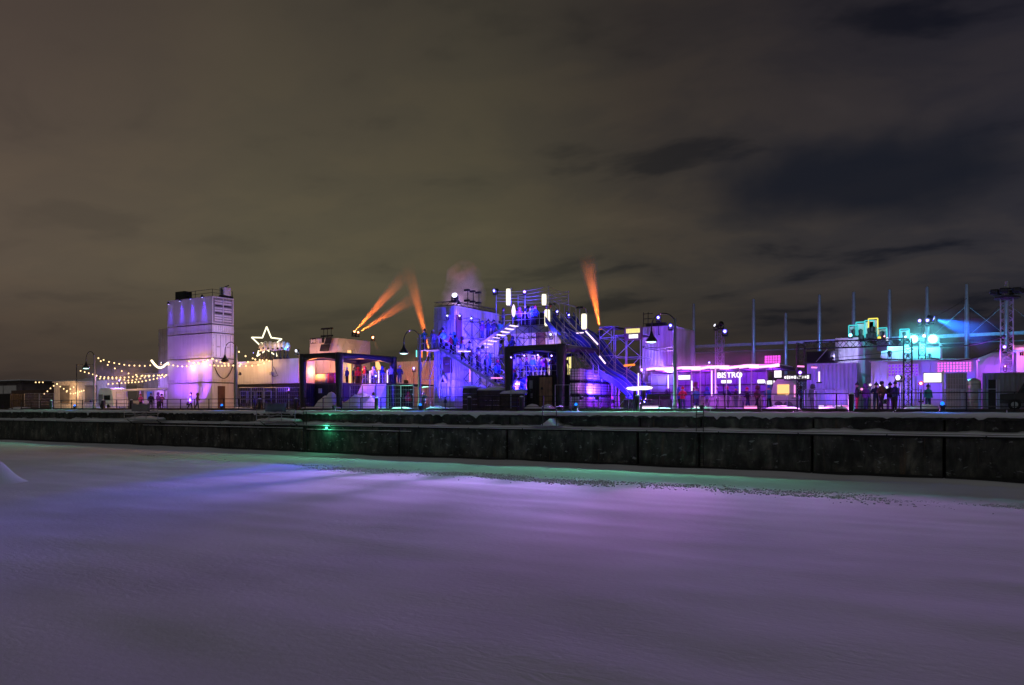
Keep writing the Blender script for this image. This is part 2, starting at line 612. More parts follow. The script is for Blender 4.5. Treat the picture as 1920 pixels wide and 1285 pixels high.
# ---- quay wall: cast panels with open joints, recessed upper band, footing
def wall_mat():
    m = bpy.data.materials.new('quay_concrete')
    m.use_nodes = True
    t = m.node_tree
    b = t.nodes['Principled BSDF']
    b.inputs['Roughness'].default_value = .82
    co = t.nodes.new('ShaderNodeTexCoord')
    def tex(sc, scale, det, dis=0):
        mpn = t.nodes.new('ShaderNodeMapping')
        mpn.inputs['Scale'].default_value = sc
        t.links.new(co.outputs['Object'], mpn.inputs[0])
        n = t.nodes.new('ShaderNodeTexNoise')
        n.inputs['Scale'].default_value = scale
        n.inputs['Detail'].default_value = det
        n.inputs['Roughness'].default_value = .62
        n.inputs['Distortion'].default_value = dis
        t.links.new(mpn.outputs[0], n.inputs['Vector'])
        return n
    def mix(mode, f, a, c):
        x = t.nodes.new('ShaderNodeMixRGB')
        x.blend_type = mode
        for i, v in enumerate((f, a, c)):
            if isinstance(v, (int, float)): x.inputs[i].default_value = v
            elif isinstance(v, tuple): x.inputs[i].default_value = (*v, 1)
            else: t.links.new(v, x.inputs[i])
        return x.outputs[0]
    def rmp(n, pts):
        r = t.nodes.new('ShaderNodeValToRGB')
        ramp(r, pts, 'LINEAR')
        t.links.new(n.outputs['Fac'], r.inputs[0])
        return r.outputs[0]
    blot = tex((1, 1, 1), .55, 8, .3)
    base = rmp(blot, [(.28, (.018, .018, .017)), (.5, (.055, .056, .050)), (.72, (.14, .135, .115))])
    st = tex((.9, 1, .34), 1.7, 9, .5)
    base = mix('MULTIPLY', 1.0, base, rmp(st, [(.36, (.35, .35, .35)), (.52, (.9, .9, .9)), (.66, (1.8, 1.75, 1.6))]))
    rust = tex((2.2, 1, .12), .8, 4, .4)
    base = mix('MIX', rmp(rust, [(.60, (0, 0, 0)), (.74, (.75, .75, .75))]), base, (.16, .10, .055))
    frost = tex((1, 1, 1.9), 1.9, 10, .6)
    base = mix('MIX', rmp(frost, [(.61, (0, 0, 0)), (.68, (.6, .6, .6))]), base, (.45, .47, .46))
    t.links.new(base, b.inputs['Base Color'])
    bn = tex((1, 1, .6), 2.4, 8)
    bp = t.nodes.new('ShaderNodeBump')
    bp.inputs['Strength'].default_value = .8
    bp.inputs['Distance'].default_value = .12
    t.links.new(bn.outputs['Fac'], bp.inputs['Height'])
    t.links.new(bp.outputs[0], b.inputs['Normal'])
    MATS['quay_concrete'] = m
wall_mat()
QW = thing('quay_wall', 'dark stained concrete harbour wall of large cast panels', 'wall', (0, 0, 0))
QW['kind'] = 'structure'
joints = [-900, -300, -200, -160, -135, -124, -112.5, -101, -90, -78.8, -67.5, -56.3, -45, -33.8, -22.6, -18.05, -10.6, -3.15, 4.3, 14, 26, 60, 600]
for a, b in zip(joints[:-1], joints[1:]):
    g = .085 if a > -57 else .04
    dy = rng.uniform(-.02, .02)
    MB().cbox(a + g, b - g, dy, 1.6, .30, 2.82, .05).build('panel', 'quay_concrete', QW)
    MB().cbox(a + g * .6, b - g * .6, -.22 + dy, .6, -.5, .33, .06).build('footing', 'rubber', QW)
    MB().cbox(a + g * .6, b - g * .6, .42 + dy, 2.0, 2.7, 3.72, .04).build('upper_panel', 'quay_concrete', QW)
MB().box(-900, 600, .9, 2.4, -.5, 3.66).build('core', 'rubber', QW)
MB().cbox(-900, 600, .02, 1.2, 3.64, 4.0, .05).build('coping', 'concrete_dark', QW)

# snow lying on the coping, hanging over the face with a ragged lower edge
mb = MB()
xs = axis((-240, -130, 4), (-130, 14, .22), (14, 60, 4))
n = len(xs)
rows = []
for x in xs:
    hang = .17 + .035 * fbm(x, 0, .13, 2, 3.0) + .05 * fbm(x, 0, 1.7, 5, 13.0)
    tt = fbm(x, 0, 3.1, 4, 7.7)
    if tt > .36: hang += (tt - .36) * .5
    for hx, hw in ((-36.9, .45), (-13.4, .8), (-18.4, .35), (-98.5, .9), (-56.8, .5)):
        d = abs(x - hx)
        if d < hw: hang += .17 * (1 - d / hw) ** .5 * max(0, .35 + 1.1 * fbm(x, 0, 2.6, 3, 1.0))
    th = .035 * fbm(x, 0, .8, 3, 2.0)
    rows.append([(x, .05, 3.97 - hang), (x, -.05 + th, 3.95 - hang), (x, -.10 + th, 3.98 - hang * .45), (x, -.06 + th, 4.05), (x, .12, 4.105 + th), (x, .58, 4.05 + .05 * fbm(x, .55, .25, 3, 2.0) * .6)])
m = len(rows[0])
for r in rows: mb.v += r
for i in range(n - 1):
    for j in range(m - 1):
        a = i * m + j
        mb.f.append((a, a + 1, a + m + 1, a + m))
tag(mb.build('coping_snow', 'snow', smooth=True), 'ragged snow lip along the top of the quay wall', kind='structure')

# snow on the shelf halfway up the wall
mb = MB()
xs = axis((-160, -130, 3), (-130, 12, .25), (12, 40, 4))
rows = []
for x in xs:
    h = .06 + .13 * max(0, fbm(x, 0, .5, 4, 15.0)) + .04 * max(0, fbm(x, 0, .06, 2, 4.0))
    if -97 < x < -84: h += .10 + .10 * max(0, fbm(x, 0, .8, 3, 2))
    if -58 < x < -53: h += .10 * (1 - abs(x + 55.5) / 2.5)
    rows.append([(x, -.035, 2.80), (x, -.05, 2.83 + h * .6), (x, .02, 2.83 + h), (x, .30, 2.84 + h * 1.3), (x, .46, 2.85 + h * 1.7)])
m = len(rows[0])
for r in rows: mb.v += r
for i in range(len(xs) - 1):
    for j in range(m - 1):
        a = i * m + j
        mb.f.append((a, a + 1, a + m + 1, a + m))
tag(mb.build('shelf_snow', 'snow', smooth=True), 'thin snow on the ledge halfway up the quay wall', kind='structure')

# service pipes clipped along the wall under the shelf, with snow on top
def pipe(label, x0, x1, z, r, y=-.16):
    t = thing('wall_pipe', label, 'pipe', (x0, y, z), None)
    MB().tube((x0, y, z), (x1, y, z), r, n=8).build('tube', 'rubber', t, True)
    mb = MB()
    k = x0 + 1
    while k < x1:
        mb2 = MB().box(k - .04, k + .04, y - r - .02, .04, z - r - .03, z + r + .015)
        mb2.build('bracket', 'black_steel', t)
        k += 5.2
    seg = axis((x0, x1, .5))
    rings = []
    for x in seg:
        w = r * (1.0 + .25 * fbm(x, 0, .6, 3, z))
        h = .035 + .03 * max(0, fbm(x, 1, .7, 3, z * 2))
        rings.append([(x, y - w, z + r * .55), (x, y - w * .6, z + r + h), (x, y + w * .6, z + r + h), (x, y + w, z + r * .55)])
    MB().loft(rings).build('snow', 'snow', t, True)
pipe('upper snow dusted pipe along the whole quay wall below its ledge', -132, 10, 2.66, .075)
pipe('short lower pipe on the wall right of the green harbour light', -56.1, -43.5, 2.28, .05)
pipe('thin lower pipe along the wall left of the green harbour light', -82, -56.6, 2.38, .05)

# dark mooring chain at the joint and rubber fender strips
def wall_ladder(px, top, bot, w=.5):
    x = PX(px, -.1)
    t = thing('wall_ladder', 'rusty steel ladder set in the wall joint right of centre' if px > 1200 else 'narrow steel ladder in the wall joint left of the green light', 'ladder', (x, -.2, bot))
    for sx in (-w / 2, w / 2):
        MB().tube((x + sx, -.2, bot), (x + sx, -.2, top), .035).build('rail', 'black_steel', t)
    z = bot + .15
    while z < top:
        MB().tube((x - w / 2, -.2, z), (x + w / 2, -.2, z), .022).build('rung', 'black_steel', t)
        z += .3
wall_ladder(1313, 4.7, .45)
wall_ladder(573, 4.0, .5, .42)

# ---- kerb timbers and railing along the edge
for lab, y, z0, z1 in (('dark timber kerb running along the quay edge', 1.15, 4.02, 4.16), ('low dark beam at the foot of the quay railing', 2.35, 4.14, 4.30)):
    t = thing('kerb_beam', lab, 'kerb', (-132, y, z0))
    x = -132
    while x < 12:
        MB().cbox(x + .03, x + 5.97, y - .09, y + .09, z0, z1, .02).build('timber', 'dark_wood', t)
        x += 6
RAIL_Y = 2.0
rl = thing('quay_railing', 'long black steel railing along the edge of the quay', 'railing', (-130, RAIL_Y, G))
for z, r in ((5.30, .032), (4.86, .02), (4.45, .022)):
    MB().tube((-130, RAIL_Y, z), (8, RAIL_Y, z), r, n=5).build('rail', 'black_steel', rl)
x = -130
post = None
while x < 8:
    if post is None:
        post = MB().box(x - .035, x + .035, RAIL_Y - .035, RAIL_Y + .035, 4.0, 5.32).box(x - .09, x + .09, RAIL_Y - .09, RAIL_Y + .09, 4.0, 4.22).build('post', 'black_steel', rl)
        x00 = x
    else:
        c = post.copy(); COL.objects.link(c); c.parent = rl; c.location.x += x - x00
    x += 2.46

# ---- bollards behind the railing
def bollard(px, label, m='black_paint', off=1.7):
    x = PX(px, off)
    t = thing('bollard', label, 'bollard', (x, off, 4.0))
    MB().lathe((x, off, 4.0), [(.26, 0), (.26, .12), (.19, .14), (.19, 1.18), (.17, 1.24), (.08, 1.27)], 10).build('post', m, t, True)
    MB().lathe((x, off, 5.22), [(.16, 0), (.17, .06), (.10, .11), (.02, .13)], 10).build('snow_cap', 'snow', t, True)
for px, lab in ((96, 'black quay bollard in front of the peach lit kiosk'), (193, 'black quay bollard just right of the far left street lamp'),
                (246, 'black quay bollard before the small market booth'), (487, 'black quay bollard left of the blue tarpaulin gangway'),
                (555, 'black quay bollard right of the blue tarpaulin gangway'), (706, 'tall black bollard before the blue fence panels'),
                (880, 'black bollard in front of the snowy crates'), (1195, 'black bollard below the glowing white table'),
                (1596, 'black bollard beside the person in red trousers'), (978, 'bollard catching violet light beside the black container')):
    bollard(px, lab)

# ---- mooring posts on the coping, some with a blue marker lamp
def marker(px, label, lit=True, lean=0.0, off=.42):
    x = PX(px, off)
    t = thing('mooring_post', label, 'mooring post', (x, off, 4.05))
    MB().lathe((x, off, 4.04), [(.26, 0), (.28, .10), (.17, .16), (.15, .34), (.21, .40), (.21, .47), (.10, .52)], 10).build('body', 'black_paint', t, True)
    MB().tube((x - .05, off, 4.12), (x - .42 * (1 if not lean else lean), off - .12, 4.02), .09, .06).build('foot', 'black_paint', t)
    if lit:
        MB().lathe((x, off, 4.54), [(.06, 0), (.10, .03), (.11, .11), (.07, .18), (.02, .20)], 8).build('lamp', 'marker_blue', t, True)
        light('POINT', (x, off - .16, 4.72), (.02, .18, 1.0), 34, t, radius=.1)
for px, lab in ((140, 'blue marker lamp on the mooring post before the peach kiosk'), (416, 'blue marker lamp on the post below the container tower'),
                (788, 'blue marker lamp at the foot of the middle street lamp'), (1080, 'blue marker lamp before the stacked water tanks'),
                (1767, 'blue marker lamp below the white light box sign')):
    marker(px, lab)
marker(626, 'unlit mooring post above the green harbour light', False)
marker(1316, 'unlit mooring post above the wall ladder', False)

# ---- green harbour light on the wall
x = PX(613, -.2); z = PZ(613, -.2, 803)
t = thing('harbour_light', 'green harbour light fixed to the quay wall', 'lamp', (x, -.2, z))
MB().box(x - .16, x + .16, -.24, 0, z - .16, z + .17).build('housing', 'black_steel', t)
MB().box(x - .13, x + .13, -.27, -.243, z - .11, z + .12).build('lens', 'marker_green', t)
light('POINT', (x, -.55, z), (.06, 1.0, .45), 45, t, radius=.12)

# ---- street lamps: tapered post, swan neck, bell shade
def street_lamp(px, label, lit=True, power=1000, off=4.0):
    x = PX(px, off)
    t = thing('street_lamp', label, 'street lamp', (x, off, G - .05))
    MB().lathe((x, off, G - .05), [(.22, 0), (.22, .5), (.15, .6), (.14, 3.4), (.19, 3.6), (.19, 4.2), (.12, 4.5), (.10, 6.9), (.03, 7.0)], 10).build('post', 'grey_steel', t, True)
    arm = []
    for k in range(13):
        a = math.pi * k / 12
        arm.append((x - .95 + .95 * math.cos(a * .93), off, G + 6.35 + 1.02 * math.sin(a * .93) ** .9))
    arm.append((x - 1.90, off, G + 6.05))
    MB().path(arm, .045).build('swan_neck', 'lamp_dark', t, True)
    hx = x - 1.90
    MB().lathe((hx, off, G + 5.25), [(.46, 0), (.44, .10), (.30, .28), (.16, .48), (.10, .68), (.06, .82)], 12).build('shade', 'lamp_dark', t, True)
    if lit:
        MB().lathe((hx, off, G + 5.20), [(.10, -.06), (.30, -.02), (.36, .03), (.30, .045)], 10).build('lens', 'lamp_teal', t, True)
        light('SPOT', (hx, off, G + 5.08), (.24, 1.0, .58), power, t, (hx - .2, off - 3.6, G), 124, .5, .3)
    else:
        MB().lathe((hx, off, G + 5.20), [(.10, -.06), (.30, -.02), (.36, .03), (.30, .045)], 10).build('lens', 'glass_dark', t, True)
street_lamp(177, 'lit swan neck street lamp at the far left before the kiosks', power=1700)
street_lamp(443, 'unlit swan neck street lamp against the container tower', False)
street_lamp(787, 'lit swan neck street lamp left of the blue scaffold stage', power=3600)
street_lamp(1266, 'tallest nearest lit street lamp beside the pink bar roof', power=4200)

# ---- gangways hung on the wall
def gangway(px0, px1, label, sheet=None):
    x0, x1 = PX(px0, -.6), PX(px1, -.6)
    t = thing('gangway', label, 'gangway', (x0, -.6, 2.9))
    MB().box(x0, x1, -1.15, -.15, 3.02, 3.10).build('deck', 'galvanised', t)
    for k, xx in enumerate((x0, x0 + (x1 - x0) * .33, x0 + (x1 - x0) * .66, x1)):
        MB().tube((xx, -1.12, 3.05), (xx, -1.12, 4.15), .035).build('post', 'galvanised', t)
    for zz in (4.15, 3.62):
        MB().tube((x0, -1.12, zz), (x1, -1.12, zz), .03).build('handrail', 'galvanised', t)
    MB().tube((x0 + .3, -1.12, 3.1), (x1 - .6, -1.12, 4.1), .03).build('brace', 'galvanised', t)
    for xx in (x0 + .4, x1 - .4):
        MB().tube((xx, -1.05, 3.03), (xx, -.02, 2.45), .04).build('strut', 'black_steel', t)
    rows = []
    for k in range(9):
        f = k / 8
        xx = x0 + (x1 - x0) * f
        h = .10 + .22 * max(0, fbm(xx, 0, .9, 2, 3.3)) + .12 * math.sin(f * math.pi)
        rows.append([(xx, -1.14, 3.09), (xx, -1.0, 3.10 + h), (xx, -.4, 3.14 + h * 1.2), (xx, -.14, 3.09)])
    MB().loft(rows).build('snow', 'snow', t, True)
    if sheet:
        a = x0 + (x1 - x0) * .25
        b = x0 + (x1 - x0) * .78
        mb = MB()
        rows = []
        for k in range(7):
            f = k / 6
            rows.append([(a + (b - a) * f, -1.22 - .03 * math.sin(k * 2.1), 3.98 + .05 * math.sin(k * 1.7)), (a + (b - a) * f, -1.19, 4.78 + .06 * math.sin(k * 2.3)),
                         (a + (b - a) * f, -1.15, 4.78 + .06 * math.sin(k * 2.3)), (a + (b - a) * f, -1.16, 3.98)])
        MB().loft(rows).build('tarpaulin', sheet, t, True)
gangway(241, 304, 'snowy steel gangway hung on the wall below the small booth', 'grey_panel')
gangway(489, 561, 'snowy steel gangway with a blue tarpaulin on its rail', 'tarpaulin')
# cage ladder landing with a heap of snow
x0, x1 = PX(1022, -.5), PX(1048, -.5)
t = thing('ladder_landing', 'small ladder landing heaped with snow at the wall top', 'landing', (x0, -.5, 2.9))
MB().box(x0 - 1.3, x1 + .1, -.95, -.05, 2.96, 3.03).build('deck', 'galvanised', t)
for xx in (x0, x1):
    MB().tube((xx, -.9, 2.98), (xx, -.9, 4.42), .035).build('post', 'black_steel', t)
    MB().path([(xx, -.9, 4.40), (xx, -.6, 4.48), (xx, .2, 4.45)], .035).build('grab_rail', 'black_steel', t)
MB().tube((x0, -.9, 4.25), (x1, -.9, 4.25), .025).build('bar', 'black_steel', t)
rows = []
for k in range(8):
    f = k / 7
    h = .10 + .55 * math.sin(min(1, f * 1.15) * math.pi) ** 1.3 * f ** .4
    xx = x0 - .15 + (x1 - x0 + .1) * f
    rows.append([(xx, -.92, 3.02), (xx, -.82, 3.03 + h * .7), (xx, -.5, 3.05 + h), (xx, .4, 3.05 + h * 1.05), (xx, .42, 3.0)])
MB().loft(rows).build('snow_heap', 'snow', t, True)

# ---- snow banks on the quay
def snow_bank(px0, px1, off, h, d, label, seed=0.0, base=G - .12, group=None):
    x0, x1 = PX(px0, off), PX(px1, off)
    nxn, nyn = max(10, int((x1 - x0) / .22)), 14
    mb = MB()
    for j in range(nyn + 1):
        for i in range(nxn + 1):
            u, v = i / nxn, j / nyn
            e = max(0, 1 - (2 * u - 1) ** 4) * max(0, 1 - (2 * v - 1) ** 2)
            x = x0 + (x1 - x0) * u
            y = off + (v - .5) * d
            z = base + h * (e ** .6) * (.72 + .5 * fbm(x, y, .55, 4, seed + 1.3))
            mb.v.append((x, y, z if 0 < i < nxn and 0 < j < nyn else base))
    for j in range(nyn):
        for i in range(nxn):
            a = j * (nxn + 1) + i
            mb.f.append((a, a + 1, a + nxn + 2, a + nxn + 1))
    tag(mb.build('snow_pile', 'snow', smooth=True, base=Vector(((x0 + x1) / 2, off, base))), label, 'snow pile', group)
snow_bank(178, 236, 3.2, .36, 1.8, 'long low snow bank under the far left street lamp', 1)
snow_bank(438, 482, 3.3, .42, 1.6, 'low snow bank right of the container tower foot', 2)
snow_bank(566, 640, 3.6, .5, 2.0, 'pale snow bank before the black deck left of the canopy corner', 3)
snow_bank(600, 636, 5.4, 1.7, 2.4, 'steep snow heap against the black deck under the canopy', 4)
snow_bank(645, 694, 6.3, 2.2, 3.6, 'tall blue lit snow ramp under the left black canopy', 5)
snow_bank(692, 782, 3.3, .40, 1.6, 'turquoise lit snow bank below the blue fence panels', 6)
snow_bank(796, 868, 3.4, .42, 2.0, 'turquoise snow bank right of the middle street lamp', 7)
snow_bank(985, 1012, 3.5, .62, 1.3, 'small snow heap left of the plywood door', 8)
snow_bank(1010, 1040, 3.6, .8, 1.4, 'snow heap drifted in front of the plywood door', 9)
snow_bank(1200, 1262, 3.2, .32, 1.5, 'green lit snow bank left of the nearest street lamp', 10)
snow_bank(1272, 1345, 3.3, .42, 1.8, 'green lit snow bank right of the nearest street lamp', 11)
snow_bank(1345, 1400, 3.6, .40, 1.5, 'smooth snow bank below the bistro sign', 12)
snow_bank(1430, 1510, 4.2, .45, 2.0, 'dull snow bank before the rounded food trailer', 13)
snow_bank(1532, 1594, 4.6, .62, 1.8, 'brightly lit pink and blue snow pile by the barriers', 14)
snow_bank(1690, 1762, 4.4, .55, 2.2, 'grey snow bank under the red lamp', 15)
snow_bank(26, 52, 3.0, .5, 2.0, 'snow hump at the far left end of the railing', 16)
# purple drift with a buried dark boulder, on the ice at the far left
xb, yb = -68.2, -19.5
def ice_mound(cx, cy):
    mb = MB()
    nn = 34
    for j in range(nn + 1):
        for i in range(nn + 1):
            u, v = i / nn * 2 - 1, j / nn * 2 - 1
            r = min(1, math.hypot(u, v))
            x, y = cx + u * 3.0, cy + v * 2.4
            mb.v.append((x, y, -.10 + 1.55 * (.5 + .5 * math.cos(math.pi * r)) ** 1.5 * (1 + .12 * fbm(x, y, .5, 3, 2.0))))
    for j in range(nn):
        for i in range(nn):
            a = j * (nn + 1) + i
            mb.f.append((a, a + 1, a + nn + 2, a + nn + 1))
    return mb
xm, ym = -50.9, -30.0
ice_o = tag(ice_mound(xm, ym).build('snow_drift', 'ice_snow', smooth=True, base=Vector((xm, ym, 0))), 'purple snow drift standing on the ice at the left edge', 'snow drift')
tb = thing('boulder', 'dark snow capped boulder in the drift at the left edge', 'boulder', (xm + .7, ym - .5, .6))
mb = MB()
rings = []
for j in range(7):
    a = math.pi * j / 6
    rings.append([(xm + .55 + math.cos(2 * math.pi * k / 9) * (math.sin(a) + .03) * .55 * (1 + .15 * math.sin(k * 3.1 + j)), ym - .55 + math.sin(2 * math.pi * k / 9) * (math.sin(a) + .03) * .5, 1.0 - math.cos(a) * .4) for k in range(9)])
MB().loft(rings).build('rock', 'rubber', tb, True)
MB().lathe((xm + .45, ym - .5, 1.25), [(.5, -.05), (.5, .12), (.3, .26), (.05, .3)], 10).build('snow_cap', 'snow', tb, True)

# ================================================================== CONTAINERS
def corr(p0, p1, nrm, z0, z1, pitch=.30, depth=.05):
    """corrugated sheet from p0 to p1 (x, y), ribs pushed along nrm"""
    mb = MB()
    L = math.hypot(p1[0] - p0[0], p1[1] - p0[1])
    ux, uy = (p1[0] - p0[0]) / L, (p1[1] - p0[1]) / L
    pts = []
    s = 0.0
    while s < L:
        for f, d in ((0, 0), (.25, 0), (.40, 1), (.75, 1), (.90, 0)):
            q = s + f * pitch
            if q <= L: pts.append((q, d))
        s += pitch
    pts.append((L, 0))
    for q, d in pts:
        x, y = p0[0] + ux * q + nrm[0] * d * depth, p0[1] + uy * q + nrm[1] * d * depth
        mb.v += [(x, y, z0), (x, y, z1)]
    for k in range(len(pts) - 1):
        a = 2 * k
        mb.f.append((a, a + 2, a + 3, a + 1))
    return mb
def wall_face(t, style, axis_, c, a, b, z0, z1, m, fm):
    """outer face of a container; axis_ 'y': plane y=c facing -y from x=a to b, axis_ 'x': plane x=c facing +x from y=a to b"""
    def bx(p, q, za, zb, d0, d1):
        if axis_ == 'y': return MB().box(p, q, c - d1, c - d0, za, zb)
        return MB().box(c + d0, c + d1, p, q, za, zb)
    if style == 'corr':
        if axis_ == 'y': mb = corr((a, c + .045), (b, c + .045), (0, -1), z0, z1)
        else: mb = corr((c - .045, a), (c - .045, b), (1, 0), z0, z1)
        mb.build('corrugated_wall', m, t)
    elif style == 'smooth':
        n = max(1, int(round((b - a) / 1.15)))
        for k in range(n):
            p, q = a + (b - a) * k / n, a + (b - a) * (k + 1) / n
            bx(p + .008, q - .008, z0, z1, -.05, -.006 + .003 * (k % 2)).build('panel', m, t)
        bx(a, b, z0 + .02, z0 + .20, -.004, .018).build('kick_rail', fm, t)
    elif style == 'door':
        mid = (a + b) / 2
        for p, q in ((a, mid - .012), (mid + .012, b)):
            d = bx(p + .02, q - .02, z0 + .03, z1 - .03, -.05, 0).build('door', m, t)
            for f in (.28, .74):
                s = p + (q - p) * f
                bx(s - .025, s + .025, z0 + .02, z1 - .02, .002, .05).build('locking_bar', 'galvanised', d)
            s = p + (q - p) * .5
            bx(s - .20, s + .20, z0 + (z1 - z0) * .42, z0 + (z1 - z0) * .46, .052, .085).build('handle', 'galvanised', d)
            for hz in (.15, .5, .85):
                e = p if p == a else q
                bx(e - .05, e + .05, z0 + (z1 - z0) * hz - .06, z0 + (z1 - z0) * hz + .06, .002, .03).build('hinge', 'galvanised', d)
    elif style == 'reefer':
        bx(a + .05, b - .05, z0 + .05, z1 - .05, -.05, -.01).build('unit_back', 'grey_steel', t)
        n = 9
        for k in range(n):
            zz = z0 + .18 + (z1 - z0 - .36) * k / n
            for p, q in ((a + .18, (a + b) / 2 - .10), ((a + b) / 2 + .10, b - .16)):
                if k in (3, 6): continue
                bx(p, q, zz, zz + (z1 - z0) * .062, -.005, .035).build('slat', m, t)
        for k in (3, 6):
            zz = z0 + .18 + (z1 - z0 - .36) * k / n
            bx(a + .3, b - .3, zz + .04, zz + .16, -.005, .02).build('vent', 'black_paint', t)
        bx((a + b) / 2 - .05, (a + b) / 2 + .05, z0 + .1, z1 - .1, -.004, .05).build('mullion', m, t)
def container(label, x0, x1, y0, y1, z0, z1, m='white_steel', front='corr', end='corr', fm=None, group=None, name='shipping_container', cat='container'):
    fm = fm or m
    if x0 > x1: x0, x1 = x1, x0
    t = thing(name, label, cat, ((x0 + x1) / 2, (y0 + y1) / 2, z0), group)
    MB().box(x0 + .06, x1 - .06, y0 + .06, y1 - .06, z0 + .04, z1 - .03).build('shell', m, t)
    f = MB()
    for xx in (x0, x1 - .14):
        for yy in (y0, y1 - .14):
            f.box(xx, xx + .14, yy, yy + .14, z0, z1)
    for zz, h in ((z0 + .002, .13), (z1 - .122, .12)):
        f.box(x0 + .14, x1 - .14, y0 + .005, y0 + .12, zz, zz + h)
        f.box(x0 + .14, x1 - .14, y1 - .12, y1 - .005, zz, zz + h)
        f.box(x0 + .005, x0 + .12, y0 + .14, y1 - .14, zz, zz + h)
        f.box(x1 - .12, x1 - .005, y0 + .14, y1 - .14, zz, zz + h)
    f.build('frame', fm, t)
    wall_face(t, front, 'y', y0 + .01, x0 + .145, x1 - .145, z0 + .13, z1 - .12, m, fm)
    wall_face(t, end, 'x', x1 - .01, y0 + .145, y1 - .145, z0 + .13, z1 - .12, m, fm)
    mb = MB()
    rows = []
    n = 8
    for k in range(n + 1):
        xx = x0 + .05 + (x1 - x0 - .1) * k / n
        h = .04 + .03 * abs(fbm(xx, y0, .7, 2, z0))
        rows.append([(xx, y0 + .04, z1 - .01), (xx, y0 + .16, z1 + h), (xx, y1 - .16, z1 + h), (xx, y1 - .04, z1 - .01)])
    return t
def roof_snow(t, x0, x1, y0, y1, z, h=.08, seed=0):
    rows = []
    n = max(6, int((x1 - x0) / .5))
    for k in range(n + 1):
        xx = x0 + .06 + (x1 - x0 - .12) * k / n
        hh = h * (.7 + .6 * abs(fbm(xx, y0, .6, 3, seed)))
        if k in (0, n): hh *= .3
        rows.append([(xx, y0 + .05, z - .002), (xx, y0 + .16, z + hh), (xx, (y0 + y1) / 2, z + hh * 1.3), (xx, y1 - .16, z + hh), (xx, y1 - .05, z - .002)])
    MB().loft(rows).build('roof_snow', 'snow', t, True)

# ---- small stage fixtures -------------------------------------------------
def stage_light(p, label, lens='lens_blue', aim=(0, -1, -.4), s=.34, power=0, col=(.2, .1, 1), angle=70, blend=.8, group=None, stand=.35, radius=.25, kind='SPOT'):
    """yoke mounted moving head / par can"""
    p = Vector(p)
    d = Vector(aim).normalized()
    t = thing('stage_light', label, 'stage light', p, group)
    MB().cbox(p.x - s * .55, p.x + s * .55, p.y - s * .45, p.y + s * .45, p.z - stand - s * .35, p.z - stand, .02).build('base', 'lamp_dark', t)
    y = MB()
    for sx in (-1, 1):
        y.box(p.x + sx * s * .58 - .02, p.x + sx * s * .58 + .02, p.y - s * .15, p.y + s * .15, p.z - stand - .01, p.z + s * .12).build('yoke', 'lamp_dark', t)
        y = MB()
    MB().tube(p - d * s * .7, p + d * s * .42, s * .36, s * .5, 10).build('head', 'lamp_dark', t, True)
    if lens:
        MB().tube(p + d * s * .425, p + d * s * .47, s * .46, s * .44, 10).build('lens', lens, t)
        if lens in ('lens_blue', 'lens_violet', 'lens_cyan', 'lens_orange', 'lens_red'):
            MB().tube(p + d * s * .472, p + d * s * .50, s * .26, s * .2, 8).build('bulb', 'lens_core', t)
    if power:
        light(kind, p + d * (s * .47 + .06), col, power, t, p + d * 10, angle, blend, radius)
    return t
def speaker_pair(p, label, h=1.1, group=None):
    """two dark floodlights on one short mast (front row lights on the roof)"""
    p = Vector(p)
    t = thing('floodlight_mast', label, 'floodlight', p, group)
    MB().tube(p, p + Vector((0, 0, h)), .035).build('mast', 'lamp_dark', t)
    for zz in (h * .28, h * .94):
        MB().cbox(p.x - .36, p.x + .20, p.y - .18, p.y + .16, p.z + zz - .09, p.z + zz + .10, .03).build('head', 'lamp_dark', t)
    return t
def lantern(px, off, y0, y1, label, r=.24, m='tube_white', power=120):
    x = PX(px, off)
    z0, z1 = PZ(px, off, y1), PZ(px, off, y0)
    t = thing('light_column', label, 'light column', (x, off, z0), 'glowing white light columns')
    MB().lathe((x, off, z0), [(r * .7, 0), (r, .12), (r * 1.05, (z1 - z0) * .5), (r, z1 - z0 - .12), (r * .9, z1 - z0)], 12).build('tube', m, t, True)
    MB().lathe((x, off, z1 + .002), [(r * .95, 0), (r * .95, .06), (.05, .08)], 12).build('cap', 'lamp_dark', t)
    MB().lathe((x, off, z0 - .09), [(.05, 0), (r * .8, .02), (r * .8, .088)], 12).build('base', 'lamp_dark', t)
    MB().tube((x + r + .03, off + .1, z0 - .1), (x + r + .03, off + .1, z1 + .1), .03).build('bracket', 'scaffold_tube', t)
def led_tube(px, off, y0, y1, label, m='tube_mauve', r=.055):
    x = PX(px, off)
    z0, z1 = max(PZ(px, off, y1), 4.22), PZ(px, off, y0)
    t = thing('led_tube', label, 'led tube', (x, off, z0))
    MB().tube((x, off, z0 + .08), (x, off, z1), r, n=8).build('tube', m, t, True)
    MB().lathe((x, off, z0 - .02), [(.22, 0), (.22, .05), (.06, .10)], 10).build('foot', 'lamp_dark', t)
def truss_column(t, x, y, z0, z1, w=.32, m='black_paint', step=.5, r=.024, name='truss'):
    """square lattice truss column"""
    h = w / 2
    c = [(x - h, y - h), (x + h, y - h), (x + h, y + h), (x - h, y + h)]
    ch = MB()
    for cx, cy_ in c:
        ch.tube((cx, cy_, z0), (cx, cy_, z1), r, n=5)
    ch.build('chord', m, t)
    br = MB()
    z = z0
    k = 0
    while z < z1 - .05:
        zz = min(z + step, z1)
        for i in range(4):
            a, b = c[i], c[(i + 1) % 4]
            if k % 2: a, b = b, a
            br.tube((a[0], a[1], z), (b[0], b[1], zz), r * .6, n=4)
            br.tube((a[0], a[1], z), (b[0], b[1], z), r * .5, n=4)
        z += step
        k += 1
    br.build('lacing', m, t)
